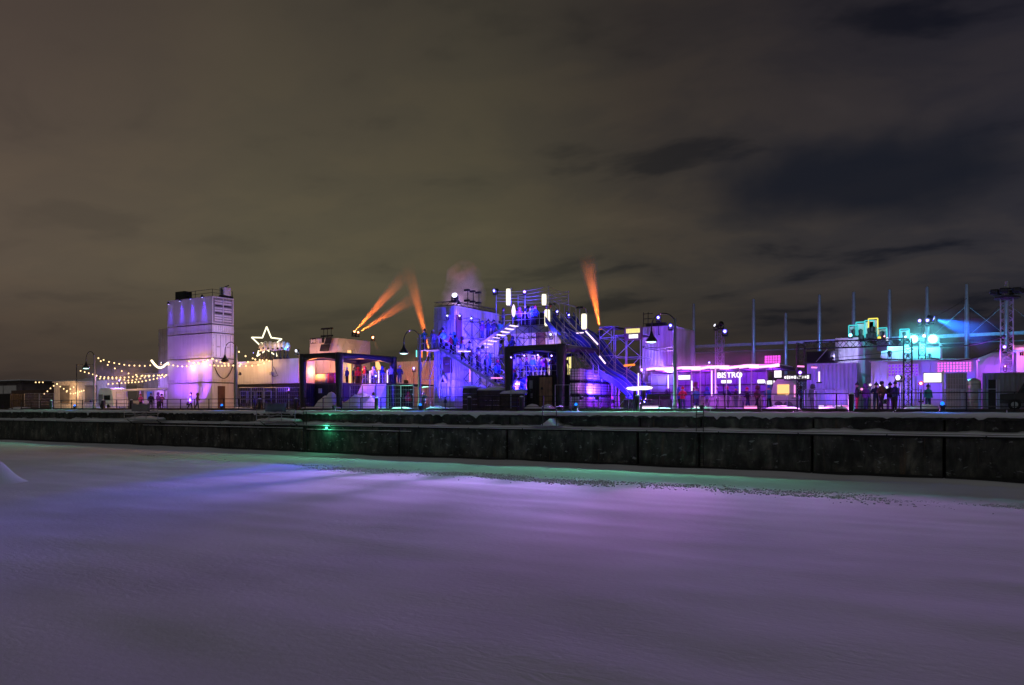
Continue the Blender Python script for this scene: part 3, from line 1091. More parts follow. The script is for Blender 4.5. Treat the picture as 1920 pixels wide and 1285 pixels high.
def truss_beam(t, p, q, w=.32, m='black_paint', step=.5, r=.024):
    p, q = Vector(p), Vector(q)
    d = (q - p)
    L = d.length
    d.normalize()
    u = d.cross(Vector((0, 0, 1))).normalized() * w / 2
    v = Vector((0, 0, w / 2))
    c = [u + v, -u + v, -u - v, u - v]
    ch = MB()
    for o in c: ch.tube(p + o, q + o, r, n=5)
    ch.build('chord', m, t)
    br = MB()
    s = 0.0
    k = 0
    while s < L - .05:
        e = min(s + step, L)
        for i in range(4):
            a, b = c[i], c[(i + 1) % 4]
            if k % 2: a, b = b, a
            br.tube(p + d * s + a, p + d * e + b, r * .6, n=4)
        s += step
        k += 1
    br.build('lacing', m, t)

# ================================================================== LEFT END
# low warehouse at the far left edge
x0, x1 = PX(-90, 42), PX(41, 42)
zt = PZ(20, 42, 713)
t = thing('low_warehouse', 'low flat roofed warehouse at the far left edge', 'building', ((x0 + x1) / 2, 46, G))
MB().box(x0, x1 - 1.0, 42.4, 54, G - .2, zt - .5).build('wall', 'stone_wall', t)
MB().box(x0 - .5, x1, 41.8, 54.6, zt - .75, zt - .15).build('fascia', 'dark_wood', t)
MB().box(x0 - .6, x1 + .1, 41.6, 54.8, zt - .149, zt + .05).build('roof_snow', 'snow', t)
w = MB().box(x0 + 2, x1 - 3.2, 42.25, 42.39, PZ(20, 42, 738), PZ(20, 42, 723)).build('window', 'facade_white', t)  # pale panel paints the lit band of the wall
for k in range(4):
    xx = x0 + 2 + (x1 - 5.2 - x0) * (k + 1) / 5
    MB().box(xx - .06, xx + .06, 42.18, 42.245, PZ(20, 42, 738), PZ(20, 42, 723)).build('mullion', 'dark_wood', w)
# dark utility sheds beside it
container('dark red shed between the warehouse and the first fence', PX(21, 30), PX(76, 30), 30, 34, G - .1, PZ(48, 30, 732), 'brown_door', 'smooth', 'smooth', name='storage_shed', cat='shed')
container('dark green skip at the far left of the quay', PX(-8, 7), PX(19, 7), 7, 9, G - .1, PZ(10, 7, 739), 'black_steel', 'corr', 'corr', name='skip', cat='skip')

# kiosks
def kiosk(label, px0, px1, off, ytop, depth, m, lean=.0, warm=None):
    x0, x1 = PX(px0, off), PX(px1, off)
    z1 = PZ((px0 + px1) / 2, off, ytop)
    t = thing('kiosk', label, 'kiosk', ((x0 + x1) / 2, off + depth / 2, G))
    MB().cbox(x0, x1, off, off + depth, G - .1, z1 - .25, .05).build('wall', m, t)
    mb = MB()
    yy = (off - .2, off + depth + .2)
    mb.loft([[(x0 - .15, yy[0], z1 - .26), (x1 + .15, yy[0], z1 - .26), (x1 + .15, yy[1], z1 - .26), (x0 - .15, yy[1], z1 - .26)],
             [(x0 - .15, yy[0], z1 - .12), (x1 + .15, yy[0], z1 - .12), (x1 + .15, yy[1], z1 - .12), (x0 - .15, yy[1], z1 - .12)],
             [(x0 + .5, off + depth * .35, z1 + lean), (x1 - .5, off + depth * .35, z1 + lean), (x1 - .5, off + depth * .65, z1 + lean), (x0 + .5, off + depth * .65, z1 + lean)]])
    mb.build('roof', 'snow', t)
    wd = x1 - x0
    n = max(3, int(wd / .7))
    for k in range(n):
        xx = x0 + .1 + (wd - .2) * k / n
        MB().box(xx + .02, xx + (wd - .2) / n - .02, off - .035, off - .005, G, z1 - .34).build('board', m, t)
    h = MB().box(x0 + wd * .3, x0 + wd * .72, off - .075, off - .04, G + 1.0, z1 - .75).build('hatch', 'grey_panel', t)
    MB().box(x0 + wd * .28, x0 + wd * .74, off - .34, off - .078, G + .92, G + .99).build('counter', 'plywood', h)
    return t
kiosk('cream market kiosk lit orange by bulbs on the left', 101, 143, 13, 714, 3, 'tent_white', .15)
kiosk('white market kiosk behind the far left street lamp', 144, 199, 10.5, 713, 3, 'tent_white', .35)
# round cornered caravan
x0, x1 = PX(181, 7.5), PX(213, 7.5)
zt = PZ(197, 7.5, 728)
t = thing('caravan', 'small round cornered caravan lit violet right of the far left lamp', 'caravan', ((x0 + x1) / 2, 8.5, G))
prof = [(0, .35), (.02, .9), (.06, 1.5), (.16, zt - G - .15), (.3, zt - G), (.7, zt - G), (.86, zt - G - .12), (.96, 1.5), (1.0, .8), (.98, .35)]
MB().loft([[(x0 + (x1 - x0) * f, yy, G + z) for f, z in prof] for yy in (7.5, 9.6)]).build('body', 'tent_white', t)
for f in (.3, .7):
    xx = x0 + (x1 - x0) * f
    MB().tube((xx, 7.45, G + .32), (xx, 7.62, G + .32), .32, n=12).build('wheel', 'tyre', t)
MB().box(x0 + (x1 - x0) * .45, x0 + (x1 - x0) * .80, 7.46, 7.495, G + 1.2, G + 1.8).build('window', 'glass_dark', t)
MB().box(x0 + (x1 - x0) * .14, x0 + (x1 - x0) * .38, 7.46, 7.495, G + .45, G + 1.95).build('door', 'grey_panel', t)
# market booth with awning
x0, x1 = PX(236, 6.5), PX(309, 6.5)
zt = PZ(270, 6.5, 729)
t = thing('market_booth', 'small open market booth with a white awning by the tower', 'booth', ((x0 + x1) / 2, 7.5, G))
for xx in (x0 + .1, x0 + (x1 - x0) * .36, x0 + (x1 - x0) * .7, x1 - .1):
    MB().box(xx - .06, xx + .06, 6.5, 6.62, G - .05, zt - .2).build('post', 'tent_white', t)
MB().loft([[(x0 - .2, 6.1, zt - .28), (x1 + .2, 6.1, zt - .28), (x1 + .2, 9.3, zt - .1), (x0 - .2, 9.3, zt - .1)],
           [(x0 - .2, 6.1, zt - .06), (x1 + .2, 6.1, zt - .06), (x1 + .2, 9.3, zt + .12), (x0 - .2, 9.3, zt + .12)]]).build('awning', 'snow', t)
MB().box(x0, x1, 9.0, 9.1, G - .05, zt - .15).build('back_wall', 'tent_white', t)
MB().box(x0 + .2, x0 + (x1 - x0) * .34, 6.7, 7.2, G - .05, G + 1.05).build('counter', 'facade_white', t)
MB().box(x0 + (x1 - x0) * .10, x0 + (x1 - x0) * .22, 8.9, 8.98, G + 1.2, zt - .3).build('screen', 'screen_blue', t)
light('POINT', (x0 + (x1 - x0) * .45, 7.8, zt - .5), (.50, .18, 1.0), 90, t, radius=.3)

# slim container stack half hidden behind the tower
zs = [G, 7.0, 9.9, PZ(304, 13, 617)]
for k in range(3):
    container(('bottom', 'middle', 'top')[k] + ' container of the dim stack peeping out left of the tower', PX(297, 13), PX(297, 13) + 6.1, 13, 15.5, zs[k] + .03, zs[k + 1], 'grey_steel', 'smooth', 'corr')
container('peach lit container behind the string lights left of the tower', PX(257, 17), PX(300, 17) + 3, 17, 19.4, PZ(280, 17, 731), PZ(280, 17, 700), 'white_steel', 'smooth', 'smooth')
container('unlit lower container under the peach lit one', PX(257, 17), PX(300, 17) + 3, 17, 19.4, G - .1, PZ(280, 17, 731) - .03, 'grey_steel', 'corr', 'corr')

# ---- tall container tower
TX0, TX1, TY0, TY1 = PX(314, 6.0), PX(398, 6.0), 6.0, 9.0
lv = [(4.2, 7.22, 'ground level container of the tall tower with a brown door', 'smooth', 'smooth'),
      (7.34, 10.08, 'second container up in the tall tower with looped cables', 'smooth', 'smooth'),
      (10.20, 13.04, 'third container up in the tall tower, plain violet side', 'smooth', 'door'),
      (13.16, 14.04, 'half height container near the top of the tall tower', 'smooth', 'corr'),
      (14.16, 17.34, 'topmost container of the tall tower with ventilation slats on its end', 'smooth', 'reefer')]
for z0, z1, lab, f, e in lv:
    tt = container(lab, TX0, TX1, TY0, TY1, z0, z1, 'white_reefer', f, e, 'white_steel', group='containers of the tall tower')
    if z0 < 5:
        MB().box(TX1 - .005, TX1 + .035, TY0 + .75, TY0 + 1.75, 4.3, 6.9).build('door', 'brown_door', tt)
# roof gear on the tower
t = thing('roof_railing', 'low dark railing round the roof of the tall tower', 'railing', (TX0, TY0, 17.4))
mb = MB()
for z in (17.75, 18.15):
    mb = MB(); mb.tube((TX0 + 3.5, TY0 + .1, z), (TX1 - .1, TY0 + .1, z), .025); mb.tube((TX1 - .1, TY0 + .1, z), (TX1 - .1, TY1 - .1, z), .025); mb.build('rail', 'lamp_dark', t)
for xx, yy in ((TX0 + 3.5, TY0 + .1), (TX0 + 5.2, TY0 + .1), (TX1 - .1, TY0 + .1), (TX1 - .1, TY0 + 1.5), (TX1 - .1, TY1 - .1)):
    MB().tube((xx, yy, 17.34), (xx, yy, 18.2), .03).build('post', 'lamp_dark', t)
t = thing('loudspeaker', 'black loudspeaker box on the tall tower roof', 'loudspeaker', (TX0 + 1.7, TY0 + .8, 17.35))
bx0 = PX(331, 6.5); bx1 = PX(348, 6.5)
MB().cbox(bx0, bx1, 6.3, 7.4, 17.36, PZ(340, 6.5, 547), .04).build('cabinet', 'screen_black', t)
MB().box(bx0 + .08, bx1 - .08, 6.27, 6.297, 17.5, PZ(340, 6.5, 548) - .12).build('grille', 'rubber', t)
t = thing('roof_unit', 'pale boxed projector on the tall tower roof corner', 'projector', (TX1 - .6, TY1 - .9, 17.35))
px_ = PX(421, 8.0); pz_ = PZ(421, 8.0, 541)
MB().box(px_ - .1, TX1 - .1, 7.3, 9.0, 17.36, 17.62).build('plinth', 'lamp_dark', t)
MB().cbox(px_ - .45, px_ + .45, 7.6, 8.6, 17.63, pz_ + .1, .05).build('housing', 'white_steel', t)
MB().box(px_ - .06, px_ + .06, 7.56, 7.597, 17.7, pz_ - .05).build('slot', 'screen_black', t)
MB().tube((px_ - .1, 8.0, pz_ + .12), (px_ + .75, 8.0, pz_ + .28), .06).build('antenna', 'lamp_dark', t)
for k, (px, py, pw) in enumerate(((316, 569, 1400), (337, 563, 2600), (357, 559, 3200), (379, 556, 3600))):
    p = PT(px, 5.72, py)
    stage_light(p, ('first', 'second', 'third', 'fourth')[k] + ' blue wash light from the left on the tower roof edge', 'lens_blue' if k else 'lens_violet', (.01, .07, -1), .28, pw * .5, (.10, .03, 1.0), 34, .9, stand=.0)
# cables hanging on the tower end
t = thing('hanging_cable', 'dark cable looped in a U on the end of the tower', 'cable', (TX1 + .06, TY0, 7.3))
pts = []
for k in range(17):
    f = k / 16
    pts.append((TX1 + .07, TY0 + .1 + 2.8 * f, 9.7 - 1.9 * (1 - (2 * f - 1) ** 2) ** .8))
MB().path(pts, .045).build('loop', 'cable', t)

# ---- raised row right of the tower: pale containers on black ones
UZ0, UZ1 = 7.05, 9.62
ux = [PX(445, 7), PX(509.5, 7), PX(512, 7), PX(559, 7)]
container('peach lit upper container right of the tall tower', ux[0], ux[1], 7, 9.4, UZ0, UZ1, 'white_reefer', 'smooth', 'smooth')
container('violet lit upper container beside the left canopy', ux[2], ux[3], 7, 9.4, UZ0, UZ1 + .1, 'white_reefer', 'smooth', 'corr')
c = container('black ground container under the peach lit one', ux[0], ux[1], 7, 9.4, G - .05, UZ0 - .04, 'black_steel', 'corr', 'corr')
for k in range(4):
    xx = ux[0] + .7 + k * 1.35
    w = MB().box(xx, xx + 1.0, 6.9, 6.96, 4.9, 6.2).build('window', 'glass_dark', c)
    MB().box(xx - .05, xx, 6.88, 6.965, 4.85, 6.25).box(xx + 1.0, xx + 1.05, 6.88, 6.965, 4.85, 6.25).box(xx, xx + 1.0, 6.88, 6.965, 6.2, 6.25).build('frame', 'galvanised', w)
c = container('black ground container under the violet lit one', ux[2], PX(574, 7), 7, 9.4, G - .05, UZ0 - .04, 'black_steel', 'corr', 'corr')

# cable box on the violet container
t = thing('junction_box', 'small junction box with hanging cable between the upper containers', 'junction box', (ux[2] + .1, 6.9, 8))
MB().box(ux[2] - .25, ux[2] + .05, 6.7, 6.98, 7.95, 8.3).build('box', 'galvanised', t)
MB().path([(ux[2], 6.8, 8.3), (ux[2] + .3, 6.85, 8.9), (ux[2] + .7, 6.85, 8.2), (ux[2] + .9, 6.9, 7.9), (ux[2] + .3, 6.85, 7.8), (ux[2], 6.8, 8.0)], .03).build('cable', 'cable', t)

# ---- star sign
SY = 7.6
sp = [(500, 613), (508.5, 633.5), (528, 636), (512.5, 648), (519, 668), (500.5, 656), (482, 668), (488, 648), (472, 633), (492, 633.5)]
pts = [PT(px, SY, py) for px, py in sp]
t = thing('star_sign', 'white neon five pointed star on the container roof', 'neon sign', (PX(500, SY), SY, UZ1))
for k in range(10):
    MB().tube(pts[k], pts[(k + 1) % 10], .075, n=6).build('neon_tube', 'neon_star', t)
for px in (490, 510):
    MB().tube((PX(px, SY), SY + .12, UZ1), (PX(px, SY), SY + .12, PZ(px, SY, 650)), .04).build('support', 'lamp_dark', t)
light('POINT', (PX(500, SY), SY - .5, PZ(500, SY, 640)), (1.0, .85, .5), 60, t, radius=.5)
# row of pale dome lights below the star
for k, (px, py, s) in enumerate(((490, 651, .55), (498, 649, .62), (507, 649, .62), (516, 650, .60), (525, 649, .60), (533, 648, .64), (539, 650, .55))):
    p = PT(px, 6.9, py + 3)
    t = thing('dome_light', ('first', 'second', 'third', 'fourth', 'fifth', 'sixth', 'seventh')[k] + ' pale domed moving light from the left below the star', 'stage light', (p.x, p.y, UZ1))
    MB().lathe((p.x, p.y, UZ1 + .1), [(.22, 0), (.22, .25), (.12, .3), (.10, p.z - UZ1 - .35)], 8).build('base', 'lamp_dark', t)
    MB().lathe((p.x, p.y, p.z - .3), [(s * .40, 0), (s * .52, .3), (s * .50, .7), (s * .30, .95), (.03, 1.02)], 10).build('dome', 'tent_white', t, True)
    MB().tube((p.x, p.y - .40, p.z - .12), (p.x, p.y - .2, p.z - .1), .10, n=8).build('lens', 'lens_teal' if k == 6 else 'lens_orange' if False else 'glass_dark', t)
light('POINT', PT(512, 5.9, 646), (1.0, .62, .45), 45, t, radius=.4)
stage_light(PT(540.5, 6.6, 652), 'small blue lamp at the right end of the star row', 'lens_blue', (.2, -1, 0), .2, 60, (.15, .35, 1), 150, kind='POINT')
stage_light(PT(557, 6.5, 658), 'bright white lamp on a short arm left of the canopy', 'lens_white', (.1, -1, -.1), .36, 90, (.7, .8, 1), 150, kind='POINT')
stage_light(PT(476, 6.5, 662), 'small pale blue lamp left of the star', 'lens_blue', (-.1, -1, 0), .14, 0)

# ================================================================== CANOPIES
def canopy(px_corner, label, power_note=None, H=9.75, off0=4.5, wid=5.15, dep=8.2):
    xc = PX(px_corner, off0)
    xs_, ys_ = (xc - wid, xc), (off0, off0 + dep)
    t = thing('inflatable_canopy', label, 'canopy', ((xs_[0] + xs_[1]) / 2, (ys_[0] + ys_[1]) / 2, G))
    for x in xs_:
        for y in ys_:
            ring = lambda z, r: [(x + r * math.cos(math.pi * (2 * k + 1) / 10), y + r * math.sin(math.pi * (2 * k + 1) / 10), z) for k in range(10)]
            MB().loft([ring(G - .1, .24), ring(G + .4, .28), ring(G + 2.5, .34), ring(H - .9, .42), ring(H - .15, .42), ring(H + .05, .36)]).build('leg', 'black_vinyl', t, True)
    def beam(a, b):
        a, b = Vector(a), Vector(b)
        n = 10
        rings = []
        d = (b - a).normalized()
        s = Vector((-d.y, d.x, 0)) * .28
        for k in range(n + 1):
            f = k / n
            p = a + (b - a) * f
            lift = .34 * (1 - (2 * f - 1) ** 2)
            rings.append([p - s + Vector((0, 0, H - .74 + lift)), p - s + Vector((0, 0, H - .06)), p - s * .5 + Vector((0, 0, H + .05)), p + s * .5 + Vector((0, 0, H + .05)), p + s + Vector((0, 0, H - .06)), p + s + Vector((0, 0, H - .74 + lift))])
        MB().loft(rings).build('beam', 'black_vinyl', t, True)
    z0 = 0
    beam((xs_[0], ys_[0], z0), (xs_[1], ys_[0], z0)); beam((xs_[0], ys_[1], z0), (xs_[1], ys_[1], z0))
    beam((xs_[0], ys_[0], z0), (xs_[0], ys_[1], z0)); beam((xs_[1], ys_[0], z0), (xs_[1], ys_[1], z0))
    n = 8
    mb = MB()
    for j in range(n + 1):
        for i in range(n + 1):
            u, v = i / n, j / n
            mb.v.append((xs_[0] + wid * u, ys_[0] + dep * v, H - .10 - .25 * math.sin(math.pi * u) * math.sin(math.pi * v)))
    for j in range(n):
        for i in range(n):
            a = j * (n + 1) + i
            mb.f.append((a, a + 1, a + n + 2, a + n + 1))
    mb.build('roof_sheet', 'black_vinyl', t, True)
    return xs_, ys_, t
CA = canopy(636, 'black inflatable canopy frame left of centre beside the pale containers', H=9.85)
CB = canopy(1052, 'black inflatable canopy frame right of centre over the crowd', H=9.62)

# deck under the left canopy
dx0, dx1 = PX(574, 7) + .05, PX(640, 8)
t = thing('raised_deck', 'black clad raised deck under the left canopy', 'deck', ((dx0 + dx1) / 2, 11, G))
MB().box(dx0, dx1, 8.2, 20, 6.85, 7.0).build('floor', 'dark_wood', t)
n = 6
for k in range(n):
    MB().box(dx0 + (dx1 - dx0) * k / n + .015, dx0 + (dx1 - dx0) * (k + 1) / n - .015, 8.2, 8.28, G - .1, 6.84).build('cladding_panel', 'black_paint', t)
    MB().box(dx1 - .08, dx1, 8.3 + 11.6 * k / n + .015, 8.3 + 11.6 * (k + 1) / n - .015, G - .1, 6.84).build('cladding_panel', 'black_paint', t)
pn = PT(600, 8.15, 733)
MB().box(pn.x - .25, pn.x + .25, 8.15, 8.19, pn.z - .25, pn.z + .25).build('notice', 'facade_white', t)
mb = MB()
dx2 = PX(735, 12)
t = thing('raised_deck', 'second raised deck with people behind the canopy corner', 'deck', ((dx1 + dx2) / 2, 14, G))
MB().box(dx1 + .05, dx2, 11, 20, 6.85, 7.0).build('floor', 'dark_wood', t)
MB().box(dx1 + .05, dx2, 11.0, 11.08, G - .1, 6.84).build('cladding_panel', 'black_paint', t)
MB().loft([[(dx1 + .1, 9.2, G), (dx1 + .1, 11, 6.9), (dx1 + .1, 11, G)], [(dx1 + 3.6, 9.2, G), (dx1 + 3.6, 11, 6.9), (dx1 + 3.6, 11, G)]]).build('ramp', 'snow', t)
for k in range(9):
    xx = dx1 + .2 + (dx2 - dx1 - .3) * k / 8
    MB().tube((xx, 11.05, 7.0), (xx, 11.05, 8.0), .025).build('post', 'galvanised', t)
for z in (7.5, 8.0):
    MB().tube((dx1 + .2, 11.05, z), (dx2 - .1, 11.05, z), .025).build('rail', 'galvanised', t)

# bar furniture on the deck: columns, screens, counter
for k, (px, w_, m, y0, y1, lab) in enumerate(((579, .55, 'coat_pink', 699, 722, 'round hot pink cloth column at the left of the deck bar'),
                                             (596, 1.5, 'tent_white', 702, 722, 'violet lit cloth panel on the deck under the canopy'),
                                             (621, .55, 'coat_pink', 700, 722, 'pink cloth column beside the canopy corner leg'))):
    off = 9.6
    p = PT(px, off, y1)
    t = thing('cloth_panel', lab, 'cloth panel', (p.x, off, 7.0))
    zt = PZ(px, off, y0)
    rows = []
    for i in range(13):
        f = i / 12
        rows.append([(p.x + (f - .5) * w_ * 2, off + .06 * math.sin(f * 19), 7.0), (p.x + (f - .5) * w_ * 2, off + .05 * math.sin(f * 19 + .5), zt), (p.x + (f - .5) * w_ * 2, off + .09 + .05 * math.sin(f * 19 + .5), zt), (p.x + (f - .5) * w_ * 2, off + .1 + .06 * math.sin(f * 19), 7.0)])
    MB().loft(rows).build('cloth', m, t, True)
    MB().tube((p.x - w_ * 1.05, off + .05, zt + .03), (p.x + w_ * 1.05, off + .05, zt + .03), .03).build('rod', 'lamp_dark', t)
for k in range(5):
    px = 694 + k * 8.2
    p = PT(px, 13.5, 722)
    t = thing('led_strip_panel', ('first', 'second', 'third', 'fourth', 'fifth')[k] + ' pink glowing strip from the left on the rear deck', 'led panel', (p.x, 13.5, 7.0))
    MB().box(p.x - .28, p.x + .28, 13.5, 13.56, 7.02, 8.6 + .25 * (k % 2)).build('backing', 'grey_panel', t)
    MB().box(p.x - .07, p.x + .05, 13.45, 13.498, 7.1, 8.5 + .25 * (k % 2)).build('strip', 'tube_pink' if k % 2 else 'tube_mauve', t)

# ---- stage block with facades behind the left canopy
FX1 = PX(634, 16.0)
FX0 = PX(581, 16.0)
FY1 = OFF(FX1, 694)
zt = PZ(634, 16, 634)
t = thing('stage_block', 'pale stage block with contour line artwork behind the left canopy', 'stage', ((FX0 + FX1) / 2, 18, G))
MB().box(FX0, FX1, 16.0, FY1, G, zt).build('wall', 'facade_white', t)
for k in range(4):
    MB().box(FX0 + (FX1 - FX0) * k / 4 + .03, FX0 + (FX1 - FX0) * (k + 1) / 4 - .03, 15.93, 15.99, 7.0, zt - .9).build('panel', 'facade_white', t)
a = PX(583, 15.9); b = PX(607, 15.9)
s_ = MB().box(a, b, 15.80, 15.92, PZ(595, 15.9, 644), PZ(595, 15.9, 634)).build('sign_board', 'screen_black', t)
mb = MB()
rr = random.Random(5)
xx = a + .15
for gl in ((.16, .5), (.10, .35), (.22, .5), (.08, .5), (.20, .62), (.16, .66), (.07, .6), (.16, .6)):
    zc = PZ(595, 15.9, 639)
    mb.box(xx, xx + gl[0], 15.74, 15.797, zc - gl[1] / 2, zc + gl[1] / 2 * .7)
    xx += gl[0] + .09
mb.build('lettering', 'facade_line', s_)
# tilted dark screens
for (px0, px1, y0, y1, nm) in ((609, 620, 633, 645, 'upper'), (600, 616, 646, 659, 'lower')):
    q = [PT(px0 + 2, 15.6, y0), PT(px1 + 1.5, 15.6, y0 - .5), PT(px1 - 1, 15.6, y1), PT(px0 - 1, 15.6, y1)]
    tt = thing('tilted_screen', nm + ' tilted black screen on the pale stage block', 'screen', (q[0].x, 15.6, q[3].z))
    mb = MB()
    mb.loft([q[::-1], [p + Vector((0, .12, 0)) for p in q[::-1]]])
    mb.build('panel', 'screen_black', tt)
# contour lines on the side facade, thin raised strips
for k in range(7):
    pts = []
    for i in range(25):
        yy = 16.3 + (FY1 - 16.6) * i / 24
        zz = 7.4 + k * .75 + .55 * math.sin(i * .42 + k * .8) + .35 * math.sin(i * .95 + k * 1.7)
        pts.append((FX1 + .02, yy, max(7.1, min(zt - .1, zz))))
    MB().path(pts, .035, 4).build('contour_strip', 'facade_line', t)
light('POINT', (FX1 + 2.2, 16.2, 9.2), (1.0, .62, .42), 240, t, radius=.6)
light('POINT', (FX0 + 1.5, 13.6, 10.6), (1.0, .40, .22), 260, t, radius=.6)
light('POINT', (FX0 + 3.2, 11.5, 8.6), (.6, .12, 1.0), 120, t, radius=.5)
light('POINT', (PX(590, 8.9), 8.95, 8.4), (1.0, .26, .07), 260, t, radius=.4)  # bare orange lamps, here and below, added to warm the canopy interior
light('POINT', (PX(665, 9.5), 10.4, 8.6), (1.0, .28, .10), 200, t, radius=.4)
light('POINT', (PX(612, 14), 14.2, 8.3), (1.0, .26, .07), 260, t, radius=.4)
for k in range(3):
    speaker_pair((PX(607 + k * 7, 16.4), 16.4, zt), ('left', 'middle', 'right')[k] + ' dark twin floodlight mast on the pale stage block', 1.35)
ob = PT(663, 18.5, 624)
# yellow backlit column on the stage side
p = PT(655, 15.0, 690)
t = thing('light_column', 'yellow glowing column seen through the left canopy', 'light column', (p.x, 15, 7.0))
MB().box(p.x - .22, p.x + .22, 14.9, 15.1, 7.0, PZ(655, 15, 657)).build('tube', 'window_amber', t)
MB().box(p.x - .32, p.x + .32, 15.11, 15.2, 6.98, PZ(655, 15, 657) + .05).build('backing', 'lamp_dark', t)
p = PT(714, 14.5, 695)
t = thing('fire_column', 'orange glowing slanted flame column on the rear deck', 'flame light', (p.x, 14.5, 7.0))
MB().loft([[(p.x + dx * w - o, 14.5 + dy * w, z) for dx, dy in ((-.35, -.2), (.35, -.2), (.35, .2), (-.35, .2))] for z, w, o in ((7.1, .9, -.35), (7.9, 1.0, 0), (8.9, .8, .35), (9.6, .45, .55))]).build('flame', 'window_amber', t)
MB().cbox(p.x - .1, p.x + .8, 14.1, 14.9, 6.98, 7.1, .03).build('burner', 'lamp_dark', t)
light('POINT', (p.x, 13.9, 8.4), (1.0, .30, .06), 320, t, radius=.4)

# ================================================================== SEARCHLIGHTS AND MIST
def mist_mat(name, dens, col=(.9, .9, .9), noise_scale=None, lo=.35, hi=.7):
    m = bpy.data.materials.new(name)
    m.use_nodes = True
    t = m.node_tree
    t.nodes.clear()
    v = t.nodes.new('ShaderNodeVolumePrincipled')
    v.inputs['Color'].default_value = (*col, 1)
    v.inputs['Density'].default_value = dens
    v.inputs['Anisotropy'].default_value = 0.1
    o = t.nodes.new('ShaderNodeOutputMaterial')
    t.links.new(v.outputs[0], o.inputs['Volume'])
    if noise_scale:
        co = t.nodes.new('ShaderNodeTexCoord')
        n = t.nodes.new('ShaderNodeTexNoise')
        n.inputs['Scale'].default_value = noise_scale
        n.inputs['Detail'].default_value = 3
        t.links.new(co.outputs['Object'], n.inputs['Vector'])
        r = t.nodes.new('ShaderNodeMapRange')
        r.inputs['From Min'].default_value = lo
        r.inputs['From Max'].default_value = hi
        r.inputs['To Min'].default_value = 0
        r.inputs['To Max'].default_value = dens
        t.links.new(n.outputs['Fac'], r.inputs['Value'])
        # fade to nothing towards the rim of the plume
        g = t.nodes.new('ShaderNodeTexGradient')
        g.gradient_type = 'SPHERICAL'
        mp_ = t.nodes.new('ShaderNodeMapping')
        mp_.inputs['Location'].default_value = (-1, -1, -1)
        mp_.inputs['Scale'].default_value = (2, 2, 2)
        t.links.new(co.outputs['Generated'], mp_.inputs[0])
        t.links.new(mp_.outputs[0], g.inputs[0])
        mm = t.nodes.new('ShaderNodeMath')
        mm.operation = 'MULTIPLY'
        t.links.new(r.outputs[0], mm.inputs[0])
        t.links.new(g.outputs['Fac'], mm.inputs[1])
        t.links.new(mm.outputs[0], v.inputs['Density'])
    MATS[name] = m
def beam_mat(name, dens, L):
    m = bpy.data.materials.new(name)
    m.use_nodes = True
    t = m.node_tree
    t.nodes.clear()
    v = t.nodes.new('ShaderNodeVolumePrincipled')
    v.inputs['Color'].default_value = (.9, .9, .9, 1)
    o = t.nodes.new('ShaderNodeOutputMaterial')
    t.links.new(v.outputs[0], o.inputs['Volume'])
    co = t.nodes.new('ShaderNodeTexCoord')
    ln_ = t.nodes.new('ShaderNodeVectorMath')
    ln_.operation = 'LENGTH'
    t.links.new(co.outputs['Object'], ln_.inputs[0])
    r = t.nodes.new('ShaderNodeMapRange')
    r.interpolation_type = 'SMOOTHSTEP'
    r.inputs['From Min'].default_value = L * .15
    r.inputs['From Max'].default_value = L * .98
    r.inputs['To Min'].default_value = dens
    r.inputs['To Max'].default_value = 0
    t.links.new(ln_.outputs['Value'], r.inputs['Value'])
    t.links.new(r.outputs[0], v.inputs['Density'])
    MATS[name] = m
def searchlight(p, q, label, r_end, power=9000, col=(1.0, .18, .025), lens='lens_orange', dens=.09, mlabel=None):
    p, q = Vector(p), Vector(q)
    d = (q - p).normalized()
    L = (q - p).length
    t = stage_light(p, label, lens, d, .4, 0)
    ang = 2 * math.degrees(math.atan(r_end / L))
    light('SPOT', p + d * .3, col, power, t, q, ang, .7, .04)
    rings = []
    u = d.orthogonal().normalized()
    w = d.cross(u)
    rng_ = random.Random(hash(label) % 1000)
    for k in range(7):
        f = k / 6
        c = p + d * (.45 + (L - .45) * f)
        r = (.10 + r_end * 1.02 * f)
        if k == 6: r *= .8
        rings.append([c + (u * math.cos(2 * math.pi * j / 16) + w * math.sin(2 * math.pi * j / 16)) * r for j in range(16)])
    beam_mat('mist_' + label[:24], dens, L)
    b = MB().loft(rings).build('light_mist', 'mist_' + label[:24], base=p)
    tag(b, mlabel or ('lit mist ' + label), 'mist', kind='stuff')
searchlight(PT(663, 18.5, 624), PT(775, 18.0, 500), 'orange searchlight, left one of the pair on the stage block', 1.15, 85000)
searchlight(PT(670, 18.5, 625), PT(806, 18.0, 541), 'orange searchlight, right one of the pair on the stage block', 1.1, 60000)
searchlight(PT(806, 21, 664), PT(762, 21, 485), 'orange searchlight aimed up left of the blue stage', 1.15, 80000)
searchlight(PT(1126, 13, 622), PT(1098, 13, 470), 'orange searchlight aimed up behind the slide', 1.05, 60000)
searchlight(PT(699, 18.0, 632), PT(712, 15.0, 665), 'small orange lamp aimed down the stage block corner', .3, 1500)

